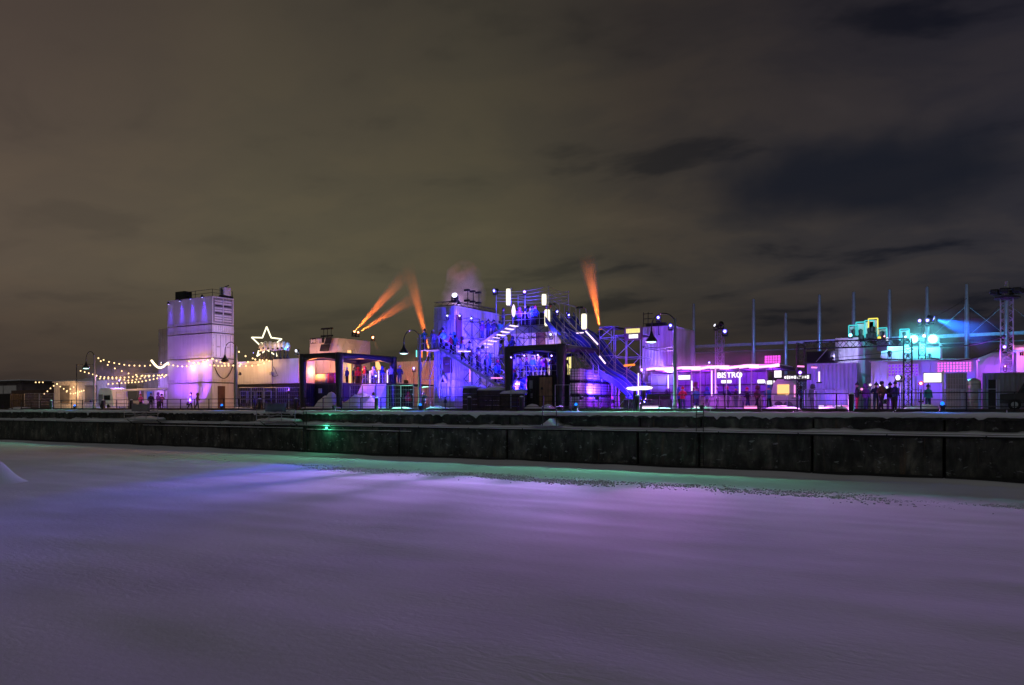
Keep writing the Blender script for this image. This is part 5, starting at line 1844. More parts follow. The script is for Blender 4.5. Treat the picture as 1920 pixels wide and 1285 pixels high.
for k in range(6):
    x = bx0 + (bx1 - bx0) * (k + .5) / 6
    light('POINT', (x, BY - .5, BZ + .35), (.85, .04, .80), 90, t, radius=.5)
    light('POINT', (x, BY + 1.8, BZ - .6), (.24, .01, 1.0), 260, t, radius=.4)
mist_mat('bar_glow_mist', .10, (.95, .9, .95), .35, .30, .6)  # mist added so the bar roof light glows
plume(PT(1345, 8.4, 684), 7.0, 1.3, 1.7, 'thin mist added for a pink glow along the bar roof edge', 'bar_glow_mist')
# bar counters under the roof
for k, (p0, p1) in enumerate(((1300, 1345), (1346, 1392), (1394, 1432))):
    a, b = PX(p0, 10.5), PX(p1, 10.5)
    t = thing('bar_counter', ('left', 'middle', 'right')[k] + ' violet lit bar counter under the pink roof', 'bar counter', ((a + b) / 2, 10.8, G))
    MB().cbox(a + .05, b - .05, 10.5, 11.2, G - .05, 5.25, .03).build('body', 'facade_white', t)
    MB().box(a, b, 10.35, 11.3, 5.252, 5.33).build('worktop', 'plywood', t)
    for j in range(3):
        q = a + (b - a) * j / 3
        MB().box(q + .1, q + (b - a) / 3 - .06, 10.44, 10.495, G + .1, 5.15).build('panel', 'facade_white', t)
a, b = PX(1215, 13.6), PX(1440, 13.6)
t = thing('bar_back_wall', 'violet lit back wall of the bar with bottle shelves', 'wall', ((a + b) / 2, 13.7, G))
n = 12
for k in range(n):
    MB().box(a + (b - a) * k / n + .02, a + (b - a) * (k + 1) / n - .02, 13.6, 13.7, G, BZ - .2).build('panel', 'grey_panel', t)
for z in (5.7, 6.3):
    MB().box(a + .3, b - .3, 13.3, 13.58, z, z + .05).build('shelf', 'dark_wood', t)
# brown barrel / door block
for k, (p0, p1, m, off, y0) in enumerate(((1298, 1311, 'brown_door', 10.2, 717), )):
    a, b = PX(p0, off), PX(p1, off)
    t = thing('barrel', 'brown upright cask beside the glowing pink tube', 'cask', ((a + b) / 2, off, G))
    r = (b - a) / 2
    zt = PZ(p0, off, y0)
    MB().lathe(((a + b) / 2, off, G), [(r * .85, 0), (r, (zt - G) * .35), (r, (zt - G) * .65), (r * .85, zt - G)], 12).build('staves', m, t, True)
    for f in (.2, .8):
        MB().lathe(((a + b) / 2, off, G + (zt - G) * f), [(r * .98, 0), (r * .99, .07)], 12).build('hoop', 'galvanised', t)

def text_mesh(name, s, size, m, parent, loc):
    cu = bpy.data.curves.new(name, 'FONT')
    cu.body = s
    cu.size = size
    cu.extrude = .03
    cu.offset = .012
    cu.align_x = 'CENTER'
    cu.align_y = 'CENTER'
    o = bpy.data.objects.new('tmp', cu)
    COL.objects.link(o)
    bpy.context.view_layer.update()
    me = bpy.data.meshes.new_from_object(o.evaluated_get(bpy.context.evaluated_depsgraph_get()))
    bpy.data.objects.remove(o)
    bpy.data.curves.remove(cu)
    me.materials.clear()
    me.materials.append(MATS[m])
    ob = bpy.data.objects.new(name, me)
    COL.objects.link(ob)
    ob.parent = parent
    ob.rotation_euler = (R(90), 0, 0)
    ob.location = Vector(loc) - BASE[parent.name]
    return ob
def sign_board(label, px0, px1, y0, y1, off, m, frame='lamp_dark', leg=False, cat='sign', mesh=None):
    a, b = PX(px0, off), PX(px1, off)
    z0, z1 = PZ((px0 + px1) / 2, off, y1), PZ((px0 + px1) / 2, off, y0)
    t = thing('light_box', label, cat, ((a + b) / 2, off, z0))
    MB().cbox(a - .05, b + .05, off + .03, off + .18, z0 - .05, z1 + .05, .02).build('case', frame, t)
    f = MB().box(a, b, off - .02, off + .028, z0, z1).build('face', m, t)
    if mesh:
        nx_, nz_ = mesh
        for k in range(1, nx_):
            MB().box(a + (b - a) * k / nx_ - .015, a + (b - a) * k / nx_ + .015, off - .05, off - .022, z0, z1).build('bar', frame, f)
        for k in range(1, nz_):
            MB().box(a, b, off - .052, off - .023, z0 + (z1 - z0) * k / nz_ - .012, z0 + (z1 - z0) * k / nz_ + .012).build('bar', frame, f)
    if leg:
        MB().box((a + b) / 2 - .04, (a + b) / 2 + .04, off + .06, off + .14, G - .05, z0 - .05).build('post', 'lamp_dark', t)
    return t, (a + b) / 2, (z0 + z1) / 2, b - a, z1 - z0
# BISTRO lettering
off = 10.0
cx, cz = PX(1368, off), PZ(1368, off, 704)
t = thing('bistro_sign', 'glowing white BISTRO letters under the pink roof', 'sign', (cx, off, cz - .3))
MB().box(cx - 1.05, cx + 1.05, off + .06, off + .12, cz + .30, cz + .34).build('rail', 'lamp_dark', t)
text_mesh('lettering', 'BISTRO', .62, 'sign_white', t, (cx, off, cz))
sign_board('white two row menu board left of the bistro sign', 1272, 1294, 704, 712, 9.8, 'sign_white', mesh=(1, 2))
sign_board('square white light box hanging right of the bistro sign', 1452, 1465, 695, 708, 8.6, 'sign_white')
sign_board('magenta grid panel above the pink roof end', 1434, 1463, 667, 681, 9.3, 'sign_magenta', mesh=(6, 3), leg=True)
t, cx, cz, w_, h_ = sign_board('white banner of letters on the round food trailer', 1471, 1519, 703, 712, 9.0, 'grey_panel')
mb = MB()
rr = random.Random(9)
x = cx - w_ / 2
while x < cx + w_ / 2 - .1:
    q = rr.uniform(.09, .17)
    hh = rr.uniform(.07, .13)
    mb.box(x, x + q, 8.93, 8.975, cz - hh, cz + hh)
    x += q + .06
mb.build('lettering', 'sign_white', t)
# glowing serving hatches
for k, (p0, p1, y0, y1, off, lab) in enumerate(((1353, 1371, 713, 719, 10.9, 'bright serving hatch below the bistro sign'), (1421, 1433, 712, 719, 10.2, 'left bright hatch beside the white cube'),
                                               (1436, 1452, 714, 721, 10.2, 'right bright hatch beside the white cube'), (1465, 1484, 713, 721, 9.6, 'bright hatch of the round food trailer'))):
    a, b = PX(p0, off), PX(p1, off)
    z0, z1 = PZ(p0, off, y1), PZ(p0, off, y0)
    t = thing('hatch_light', lab, 'lamp', ((a + b) / 2, off, z0))
    MB().tube((a, off, (z0 + z1) / 2), (b, off, (z0 + z1) / 2), (z1 - z0) / 2, n=10).build('globe', 'sign_white', t, True)
    MB().box(a, b, off + .12, off + .2, z1 - .02, z1 + .05).build('bracket', 'lamp_dark', t)
    MB().box(a + .1, a + .16, off + .1, off + .16, G - .05, z0 + .05).build('post', 'lamp_dark', t)
# rounded food trailer
a, b = PX(1446, 9.3), PX(1493, 9.3)
t = thing('food_trailer', 'rounded food trailer in violet light behind the snow bank', 'trailer', ((a + b) / 2, 10.3, G))
prof = [(.03, .4), (0, .8), (.02, 1.5), (.10, 2.1), (.25, 2.35), (.75, 2.35), (.90, 2.1), (.98, 1.5), (1, .8), (.97, .4)]
MB().loft([[(a + (b - a) * f, yy, G + z) for f, z in prof] for yy in (9.3, 11.4)]).build('body', 'tent_white', t)
MB().box(a + (b - a) * .25, a + (b - a) * .72, 9.26, 9.297, G + 1.15, G + 1.95).build('hatch', 'window_amber', t)
for f in (.3, .68):
    MB().tube((a + (b - a) * f, 9.25, G + .34), (a + (b - a) * f, 9.42, G + .34), .34, n=14).build('wheel', 'tyre', t)
# glowing tables and floor lights
def glow_table(px, py, off, r, label, h=None):
    x = PX(px, off)
    z = PZ(px, off, py)
    t = thing('glow_table', label, 'table', (x, off, G))
    MB().lathe((x, off, z - .12), [(r * .3, -.12), (r * .8, -.05), (r, .06), (r * .85, .15), (r * .3, .2)], 18).build('top', 'sign_white', t, True)
    MB().lathe((x, off, G - .05), [(r * .5, 0), (r * .2, .1), (r * .2, z - G - .2)], 10).build('stem', 'lamp_dark', t)
    light('POINT', (x, off - .3, z + .5), (.45, .10, 1.0), 160, t, radius=.4)
glow_table(1190, 727, 8.0, .72, 'blinding white round table left of the nearest street lamp')
glow_table(1208, 726, 8.3, .72, 'second white glowing table touching the first')
for k, (px, w_, off, lab) in enumerate(((1221, .75, 5.4, 'white floor light left of the nearest street lamp'), (1311, .42, 5.6, 'left small floor light right of the street lamp'), (1319, .25, 5.8, 'right small floor light right of the street lamp'), (1408, .5, 5.0, 'pink floor light below the bar'))):
    x = PX(px, off)
    t = thing('floor_light', lab, 'floor light', (x, off, G))
    MB().box(x - w_, x + w_, off - .10, off + .10, G - .02, G + .22).build('case', 'lamp_dark', t)
    MB().box(x - w_ * .93, x + w_ * .93, off - .13, off - .102, G + .10, G + .30).build('lens', 'lens_pink' if k == 3 else 'tube_mauve', t)
    light('POINT', (x, off - .5, G + .7), (.55, .06, 1.0), 60, t, radius=.3)
# lounge seats
for k, px in enumerate((1216, 1228, 1244)):
    off = 7.6
    x = PX(px, off)
    t = thing('lounge_chair', ('left', 'middle', 'right')[k] + ' dark lounge chair right of the glowing tables', 'chair', (x, off, G))
    MB().cbox(x - .4, x + .4, off - .4, off + .4, G + .3, G + .55, .06).build('seat', 'black_vinyl', t)
    MB().loft([[(x - .4, off + .3, G + .5), (x + .4, off + .3, G + .5), (x + .4, off + .5, G + .5), (x - .4, off + .5, G + .5)], [(x - .36, off + .55, G + 1.3), (x + .36, off + .55, G + 1.3), (x + .36, off + .68, G + 1.3), (x - .36, off + .68, G + 1.3)]]).build('backrest', 'black_vinyl', t)
    for sx in (-.33, .33):
        for sy in (-.33, .33):
            MB().tube((x + sx, off + sy, G - .05), (x + sx, off + sy, G + .3), .03).build('leg', 'lamp_dark', t)
# long low planter
a, b = PX(1170, 6.6), PX(1258, 6.6)
t = thing('planter_wall', 'long dark low barrier box behind the violet snow', 'barrier', ((a + b) / 2, 6.6, G))
for k in range(5):
    MB().cbox(a + (b - a) * k / 5 + .02, a + (b - a) * (k + 1) / 5 - .02, 6.4, 6.9, G - .05, G + .85, .03).build('block', 'black_paint', t)
# glowing upright tubes
led_tube(1197, 6.0, 700, 757, 'tall white light tube crossing the glowing tables')
led_tube(1253, 8.8, 703, 730, 'white light tube just left of the nearest street lamp')
led_tube(1297, 8.2, 714, 735, 'white light tube left of the brown cask', 'sign_white')
led_tube(1334.5, 8.6, 695, 745, 'left pink light tube of the pair left of the bistro sign', 'tube_pink')
led_tube(1341.5, 8.7, 690, 740, 'right pink light tube of the pair left of the bistro sign', 'tube_violet')
led_tube(1387, 8.4, 700, 740, 'white light tube at the right end of the bistro sign', 'sign_white')
led_tube(1490, 7.0, 722, 747, 'pink light tube in front of the truss leg', 'lens_pink')
led_tube(1536, 8.0, 697, 718, 'white pink light tube over the blue barriers', 'tube_mauve')
for k, (p0, p1, y, lab) in enumerate(((1495, 1508, 687, 'pink light bar on the truss leg'), (1521, 1532, 689, 'pink light bar right of the truss leg'))):
    t = thing('led_bar', lab, 'led tube', PT(p0, 8.6, y))
    MB().tube(PT(p0, 8.6, y), PT(p1, 8.6, y + .5), .06).build('tube', 'lens_pink', t)
    MB().tube(PT(p0, 8.7, y - 2), PT(p1, 8.7, y - 1.5), .03).build('bracket', 'lamp_dark', t)

# ================================================================== HALL WITH MASTS IN THE DISTANCE
HY = 60
t = thing('market_hall', 'long dark hall with a row of tall steel masts in the distance', 'building', (PX(1600, HY), HY + 10, G))
a, b = PX(1262, HY), PX(2040, HY)
zb = PZ(1600, HY, 635)
MB().box(a, b, HY + 1.0, HY + 18, G - .2, zb - 5.6).build('wall', 'grey_panel', t)
MB().box(a - .5, b, HY - .2, HY + .5, zb - .38, zb).build('roof_edge', 'galvanised', t)
MB().tube((a, HY + .2, zb - 1.1), (b, HY + .2, zb - 1.1), .06).build('tie_rod', 'galvanised', t)
for k, px in enumerate((1303, 1359, 1415, 1475, 1538, 1602, 1669, 1739, 1813, 1887)):
    x = PX(px, HY)
    if k == 1: continue
    zt = 4.4 + 15.2 - (2.2 if k == 3 else 0)
    m_ = MB().lathe((x, HY - .6, G), [(.26, 0), (.26, zt - G - 2.5), (.22, zt - G - 2.4), (.20, zt - G), (.05, zt - G + .1)], 10).build('mast', 'galvanised', t, True)
    for s in ((-1, 1) if k > 7 else ()):
        MB().tube((x, HY - .6, zt - 2.6), (x + s * 3.6, HY + .2, zb + .1), .016, n=4).build('stay_cable', 'galvanised', m_)
# lights lost on the hall roof
# ================================================================== TRUSSES AND RIGHT END
x = PX(1349.5, 20)
t = thing('truss_tower', 'violet lit lattice tower behind the pink bar roof', 'truss', (x, 20, G))
truss_column(t, x, 20, G, PZ(1349, 20, 612), .62, 'galvanised', .62, .04)
stage_light(PT(1359.5, 19.6, 621), 'bright blue spotlight on the lattice tower behind the bar', 'lens_blue', (.2, -1, -.2), .42, 700, (.18, .10, 1.0), 150, .6)
stage_light(PT(1342, 19.6, 611), 'dim moving light at the left of the lattice tower top', 'lens_white', (-.5, -.7, .3), .3, 0)
stage_light(PT(1352, 19.6, 608), 'dark moving light on the top of the lattice tower', None, (.3, -.7, .5), .42, 0)
# goal post truss
x0, x1 = PX(1502, 9), PX(1702, 9)
zt = PZ(1600, 9, 645)
t = thing('truss_gate', 'wide black lattice gate right of the food trailer', 'truss', ((x0 + x1) / 2, 9, G))
truss_column(t, x0, 9, G - .05, zt + .25, .52, 'black_paint', .45, .035)
truss_column(t, x1, 9, G - .05, zt + .25, .52, 'black_paint', .45, .035)
truss_beam(t, (x0 + .27, 9, zt), (x1 - .27, 9, zt), .5, 'black_paint', .45, .035)
for xx in (x0, x1):
    MB().cbox(xx - .6, xx + .6, 8.4, 9.6, G - .05, G + .12, .03).build('base_plate', 'black_steel', t)
x = PX(1729, 12.5)
t = thing('truss_tower', 'black lattice tower carrying the cyan lamps', 'truss', (x, 12.5, G))
truss_column(t, x, 12.5, G, PZ(1729, 12.5, 628), .45, 'black_paint', .45, .03)
MB().tube(PT(1712, 12.5, 640), PT(1752, 12.5, 640), .05).build('cross_bar', 'lamp_dark', t)
MB().tube((x, 12.5, PZ(1729, 12.5, 628)), (x, 12.5, PZ(1729, 12.5, 598)), .05).build('mast', 'lamp_dark', t)
MB().tube(PT(1722, 12.5, 604), PT(1741, 12.5, 604), .04).build('cross_bar', 'lamp_dark', t)
stage_light(PT(1715, 12.2, 636), 'left blinding cyan lamp on the black lattice tower', 'lens_cyan', (-.1, -1, -.05), .66, 1700, (.15, .9, 1.0), 150, .7)
stage_light(PT(1749, 12.2, 636), 'right blinding cyan lamp on the black lattice tower', 'lens_cyan', (.1, -1, -.05), .74, 1700, (.15, .9, 1.0), 150, .7)
stage_light(PT(1733, 12.1, 630), 'red lamp between the two cyan lamps', 'lens_red', (0, -1, 0), .26, 0)
stage_light(PT(1724.5, 12.1, 601.5), 'left violet lamp on top of the black lattice tower', 'lens_violet', (0, -1, -.1), .26, 0)
stage_light(PT(1739, 12.1, 601), 'right violet lamp on top of the black lattice tower', 'lens_violet', (0, -1, -.1), .26, 0)
searchlight(PT(1746, 12.4, 596), PT(1880, 12.4, 640), 'blue searchlight aimed right from the black lattice tower', 1.7, 15000, (.01, .14, 1.0), 'lens_blue')
mist_mat('smoke_c', .16, (.9, .95, .95), .35, .30, .6)
plume(PT(1738, 11.2, 630), 4.2, 1.5, 2.4, 'cyan lit mist round the lamps of the black lattice tower', 'smoke_c')
x = PX(1888, 15)
t = thing('truss_tower', 'tall violet lattice tower with lamp crown at the right edge', 'truss', (x, 15, G))
zt = PZ(1888, 15, 560)
truss_column(t, x, 15, G, zt, .78, 'galvanised', .6, .045)
MB().tube((x, 15, zt), (x, 15, PZ(1888, 15, 528)), .14, n=8).build('mast', 'galvanised', t)
for k in range(6):
    a = k * math.pi / 3 + .3
    r = .82
    p = (x + r * math.cos(a), 15 + r * math.sin(a), PZ(1888, 15, 546))
    MB().tube((x, 15, PZ(1888, 15, 540)), p, .05).build('arm', 'lamp_dark', t)
    h = MB().cbox(p[0] - .28, p[0] + .28, p[1] - .2, p[1] + .2, p[2] - .22, p[2] + .14, .05).build('lamp_head', 'lamp_dark', t)
    MB().box(p[0] - .18, p[0] + .18, p[1] - .235, p[1] - .203, p[2] - .12, p[2] + .05).build('lens', 'glass_dark', h)
MB().lathe((x, 15, zt - .1), [(.5, 0), (.85, .1), (.85, .2), (.5, .28)], 12).build('collar', 'lamp_dark', t)
stage_light(PT(1883.5, 14.4, 651), 'violet lamp low on the right lattice tower', 'lens_violet', (0, -1, 0), .28, 500, (.4, .12, 1), 140, .7)
stage_light(PT(1884.5, 14.4, 687), 'small red lamp at the right lattice tower foot', 'lens_red', (0, -1, 0), .16, 0)
# containers at the right
rx0, rx1 = PX(1566, 15), PX(1609, 15)
ry1 = OFF(rx1, 1652)
zr = PZ(1600, 15, 633)
for k in range(2):
    container(('lower', 'upper')[k] + ' ribbed container of the pair behind the lattice gate', rx0, rx1, 15, ry1, G + k * (zr - G) / 2 + .02, G + (k + 1) * (zr - G) / 2, 'white_steel', 'corr', 'corr')
a, b = PX(1513, 13), PX(1607, 13)
container('violet ribbed container low behind the blue barriers', a, b, 13, 14.8, G, PZ(1560, 13, 681), 'white_steel', 'corr', 'corr')
t = thing('dark_awning', 'dark awning above the violet ribbed container', 'awning', (PX(1535, 13.5), 13.5, PZ(1535, 13.5, 680)))
MB().box(PX(1512, 13.2), PX(1565, 13.2), 13.2, 14.8, PZ(1535, 13.2, 680), PZ(1535, 13.2, 659)).build('panel', 'screen_black', t)
MB().tube(PT(1530, 13.0, 679), PT(1551, 13.0, 655), .035).build('brace', 'galvanised', t)
container('cyan lit upper container behind the lattice tower', PX(1652, 17), PX(1763, 17), 17, 19.4, PZ(1710, 17, 673), PZ(1710, 17, 646), 'white_reefer', 'smooth', 'corr')
container('dark container under the cyan lit one', PX(1652, 17), PX(1763, 17), 17, 19.4, G, PZ(1710, 17, 673) - .05, 'grey_steel', 'corr', 'corr')
p_ = PT(1705, 15.5, 655)
for k, px in enumerate((1668, 1703, 1743)):
    stage_light(PT(px, 16.2, 666), ('left', 'middle', 'right')[k] + ' white wash lamp on the cyan lit container', 'lens_white', (-.1, .45, .9), .22, 500, (.08, .80, 1.0), 120, .9)
# violet pavilion with lattice windows
a, b = PX(1633, 11), PX(1830, 11)
zt = PZ(1700, 11, 677)
t = thing('lattice_pavilion', 'violet pavilion with glowing lattice windows at the right', 'pavilion', ((a + b) / 2, 13, G))
MB().box(a, b, 11.05, 15.5, G - .05, zt).build('wall', 'facade_white', t)
n = 12
for k in range(n):
    q0, q1 = a + (b - a) * k / n, a + (b - a) * (k + 1) / n
    MB().box(q0 + .012, q1 - .012, 11.0, 11.045, G, zt - .06).build('panel', 'facade_white', t)
rows = []
for k in range(24):
    xx = a - .1 + (b - a + .2) * k / 23
    h = .07 * (1 + .5 * fbm(xx, 0, .9, 3, 6))
    rows.append([(xx, 10.9, zt), (xx, 11.1, zt + h), (xx, 15.4, zt + h * 1.4), (xx, 15.6, zt)])
MB().loft(rows).build('roof_snow', 'snow', t, True)
for (p0, p1, y0, y1, m, nx_, nz_) in ((1665, 1722, 683, 706, 'window_violet', 9, 4), (1757, 1822, 679, 698, 'window_pink', 11, 4)):
    xa, xb = PX(p0, 10.9), PX(p1, 10.9)
    z0, z1 = PZ((p0 + p1) / 2, 10.9, y1), PZ((p0 + p1) / 2, 10.9, y0)
    w = MB().box(xa, xb, 10.93, 10.99, z0, z1).build('window', m, t)
    for k in range(nx_ + 1):
        xx = xa + (xb - xa) * k / nx_
        MB().box(xx - .03, xx + .03, 10.86, 10.928, z0, z1).build('glazing_bar', 'facade_white', w)
    for k in range(nz_ + 1):
        zz = z0 + (z1 - z0) * k / nz_
        MB().box(xa, xb, 10.855, 10.9, zz - .025, zz + .025).build('glazing_bar', 'facade_white', w)
for k in range(7):
    xx = PX(1640 + k * 12, 10.8)
    MB().tube((xx, 10.8, G - .05), (xx, 10.8, PZ(1670, 10.8, 703)), .05).build('lattice_post', 'tent_white', t)
# inflated dome tent at the right edge
cx, cy_ = PX(1885, 19), 19
t = thing('dome_tent', 'low inflated violet dome tent behind the right lattice tower', 'tent', (cx, cy_, G))
rz = PZ(1885, 19, 661) - G
for k in range(10):
    a0, a1 = 2 * math.pi * k / 10, 2 * math.pi * (k + 1) / 10
    mb = MB()
    rings = []
    for j in range(7):
        e = math.pi / 2 * j / 6
        row = []
        for i in range(5):
            a = a0 + (a1 - a0) * i / 4
            bulge = 1 + .05 * math.sin(math.pi * i / 4)
            row.append((cx + 3.6 * math.cos(e) * math.cos(a) * bulge, cy_ + 3.2 * math.cos(e) * math.sin(a) * bulge, G + rz * math.sin(e) ** .8 * (1 + .02 * math.sin(math.pi * i / 4))))
        rings.append(row)
    for j in range(6):
        for i in range(4):
            mb.quad(rings[j][i], rings[j][i + 1], rings[j + 1][i + 1], rings[j + 1][i])
    mb.build('gore', 'tent_white', t, True)
p = PT(1866, 15.5, 684)
light('POINT', (PX(1850, 14), 14.4, 8.2), (.40, .05, 1.0), 260, t, radius=.4)
light('POINT', (PX(1915, 14), 14.4, 8.6), (.9, .2, .6), 60, t, radius=.4)
# red hut with a small window at the right edge
a, b = PX(1906, 14), PX(1945, 14)
t = thing('red_hut', 'small red lit hut with a window at the right edge', 'hut', ((a + b) / 2, 15, G))
zt = PZ(1915, 14, 659)
MB().box(a, b, 14, 17, G, zt).build('wall', 'facade_white', t)
MB().loft([[(a - .2, 13.8, zt), (b + .2, 13.8, zt), (b + .2, 17.2, zt), (a - .2, 17.2, zt)], [(a - .2, 15.4, zt + .55), (b + .2, 15.4, zt + .55), (b + .2, 15.6, zt + .55), (a - .2, 15.6, zt + .55)]]).build('roof', 'snow', t)
w = MB().box(PX(1912, 13.9), PX(1919, 13.9), 13.93, 13.99, PZ(1915, 13.9, 667), PZ(1915, 13.9, 661)).build('window', 'glass_dark', t)
MB().box(PX(1915.3, 13.9), PX(1915.9, 13.9), 13.90, 13.928, PZ(1915, 13.9, 667), PZ(1915, 13.9, 661)).build('glazing_bar', 'facade_white', w)
light('POINT', (PX(1915, 13), 12.9, PZ(1915, 13, 672)), (1.0, .12, .10), 60, t, radius=.2)
# lit yellow and cyan frames on the ribbed pair
for k, (px, py, h, m, lab) in enumerate(((1600, 622, 1.0, 'neon_cyan', 'first cyan framed lamp on the ribbed container roof'), (1613.5, 619, 1.25, 'neon_cyan', 'second cyan framed lamp on the ribbed container roof'),
                                         (1630, 616, 1.25, 'neon_cyan', 'third cyan framed lamp beside the yellow frame'), (1637, 613, 1.3, 'neon_yellow', 'yellow neon frame lamp, highest on the ribbed container roof'),
                                         (1654, 626, .9, 'neon_cyan', 'fourth cyan framed lamp at the ribbed container corner'), (1696, 628, .9, 'neon_cyan', 'single cyan framed lamp left of the cyan lamps'))):
    off = 15.4 if k < 5 else 17.4
    p = PT(px, off, py)
    w_ = .34
    t = thing('framed_lamp', lab, 'stage light', (p.x, off, p.z - h / 2))
    z0, z1 = p.z - h / 2, p.z + h / 2
    for q0, q1 in (((p.x - w_, off, z0), (p.x - w_, off, z1)), ((p.x - w_, off, z1), (p.x + w_, off, z1)), ((p.x + w_, off, z1), (p.x + w_, off, z0))):
        MB().tube(q0, q1, .05, n=6).build('neon_tube', m, t)
    MB().lathe((p.x, off, z0 - .15), [(.26, 0), (.26, .3), (.14, .4), (.18, .75), (.05, .85)], 8).build('head', 'lamp_dark', t)
    MB().box(p.x - .3, p.x + .3, off + .2, off + .25, z0, z1 - .1).build('screen', 'tent_white', t)
    MB().box(p.x - .35, p.x + .35, off - .2, off + .3, z0 - (.3 if k < 4 else .9), z0 - .151).build('base', 'lamp_dark', t)
light('POINT', (PX(1622, 14), 14.2, PZ(1622, 14, 616)), (.3, 1.0, .95), 60, t, radius=.4)
for k, (px, py, m, s) in enumerate(((1595, 629, 'lens_cyan', .30), (1649, 634, 'neon_yellow', .30), (1664, 636, 'lens_white', .26), (1698, 632, 'lens_red', .18), (1658.5, 631, 'lens_red', .16))):
    stage_light(PT(px, 14.6, py), ('cyan spot at the left of the ribbed container roof', 'pale yellow spot at the ribbed container corner', 'white spot right of the ribbed container', 'red spot in front of the single framed lamp', 'small red spot at the ribbed container corner')[k], m, (0, -1, 0), s, 0, stand=.15)
# bright white sign on post, red lamp
t, cx, cz, w_, h_ = sign_board('blank white light box sign on a post at the right', 1732, 1765, 700, 717, 7.0, 'sign_white')
xp = PX(1768.5, 7.0)
MB().box(xp - .06, xp + .06, 7.0, 7.12, G - .05, cz + h_ / 2 + .15).build('post', 'galvanised', t)
light('POINT', (cx, 6.2, cz), (1, .95, .95), 14, t, radius=.4)
stage_light(PT(1727, 7.2, 719), 'red lamp left of the white light box sign', 'lens_red', (0, -1, 0), .30, 60, (1, .08, .05), 140, kind='POINT', stand=1.2)
stage_light(PT(1686, 9.0, 708), 'pale orange floodlight on the lattice gate leg', 'lens_white', (-.4, -1, -.1), .4, 40, (1.0, .6, .5), 140, kind='POINT', stand=.2)
t = thing('queue_lamp', 'slim stand of the pale orange floodlight', 'pole', (PX(1686, 9.1), 9.1, G))
MB().tube((PX(1686, 9.1), 9.1, G), (PX(1686, 9.1), 9.1, PZ(1686, 9.1, 712)), .04).build('pole', 'lamp_dark', t)
MB().lathe((PX(1686, 9.1), 9.1, G - .03), [(.25, 0), (.25, .06), (.05, .1)], 10).build('foot', 'lamp_dark', t)
# silver cylinder tank and cage wall
xt = PX(1826, 7.6)
t = thing('silo_tank', 'upright silver cylinder tank at the right', 'tank', (xt, 7.6, G))
MB().lathe((xt, 7.6, G - .05), [(.42, 0), (.42, 1.95), (.36, 2.1), (.1, 2.2)], 16).build('shell', 'galvanised', t, True)
for z in (.5, 1.1, 1.7):
    MB().lathe((xt, 7.6, G + z), [(.425, 0), (.435, .04), (.425, .08)], 16).build('band', 'grey_steel', t)
a, b = PX(1772, 7.4), PX(1812, 7.4)
t = thing('cage_wall', 'grey mesh cage between the white sign and the silver tank', 'cage', ((a + b) / 2, 7.4, G))
MB().box(a, b, 8.2, 8.3, G, PZ(1790, 7.4, 699)).build('back_panel', 'grey_steel', t)
for k in range(9):
    xx = a + (b - a) * k / 8
    MB().tube((xx, 7.4, G), (xx, 7.4, PZ(1790, 7.4, 699)), .022, n=4).build('bar', 'galvanised', t)
for k in range(7):
    zz = G + .1 + (PZ(1790, 7.4, 699) - G - .1) * k / 6
    MB().tube((a, 7.4, zz), (b, 7.4, zz), .018, n=4).build('bar', 'galvanised', t)
container('grey ribbed container right of the silver tank', PX(1842, 9.5), PX(1960, 9.5), 9.5, 11.9, G, PZ(1880, 9.5, 699), 'grey_steel', 'corr', 'corr')
# dark board and utility truck
a, b = PX(1853, 4.6), PX(1868, 4.6)
t = thing('notice_board', 'dark upright board beside the pale post at the right', 'board', ((a + b) / 2, 4.6, G))
MB().box(a, b, 4.6, 4.68, G + .05, PZ(1860, 4.6, 712)).build('panel', 'screen_black', t)
for xx in (a + .05, b - .05):
    MB().box(xx - .03, xx + .03, 4.69, 4.75, G - .05, PZ(1860, 4.6, 712)).build('post', 'galvanised', t)
xp = PX(1871, 4.2)
t = thing('pale_post', 'pale steel post pair at the right of the dark board', 'post', (xp, 4.2, G))
for dx in (-.07, .07):
    MB().tube((xp + dx, 4.2, G - .05), (xp + dx, 4.2, PZ(1871, 4.2, 712)), .035).build('tube', 'galvanised', t)
a = PX(1873, 6.6)
t = thing('utility_truck', 'dark utility truck parked at the right edge', 'truck', (a + 2, 7.4, G))
body = [(0, .45), (0, 1.0), (.10, 1.05), (1.0, 1.1), (1.35, 1.75), (2.6, 1.8), (2.75, 1.1), (4.4, 1.1), (4.45, .45)]
MB().loft([[(a + x_, yy, G + z_) for x_, z_ in body] for yy in (6.6, 8.3)]).build('body', 'car_paint', t)
MB().loft([[(a + x_, yy, G + z_) for x_, z_ in ((1.12, 1.14), (1.42, 1.68), (2.5, 1.72), (2.6, 1.14))] for yy in (6.57, 6.598)]).build('window', 'glass_dark', t)
for xx in (.85, 3.55):
    w = MB().tube((a + xx, 6.55, G + .36), (a + xx, 6.8, G + .36), .36, n=16).build('tyre', 'tyre', t)
    MB().tube((a + xx, 6.53, G + .36), (a + xx, 6.549, G + .36), .2, n=12).build('rim', 'galvanised', w)
MB().box(a - .02, a + .0, 6.7, 7.0, G + .75, G + .92).build('headlight', 'glass_dark', t)

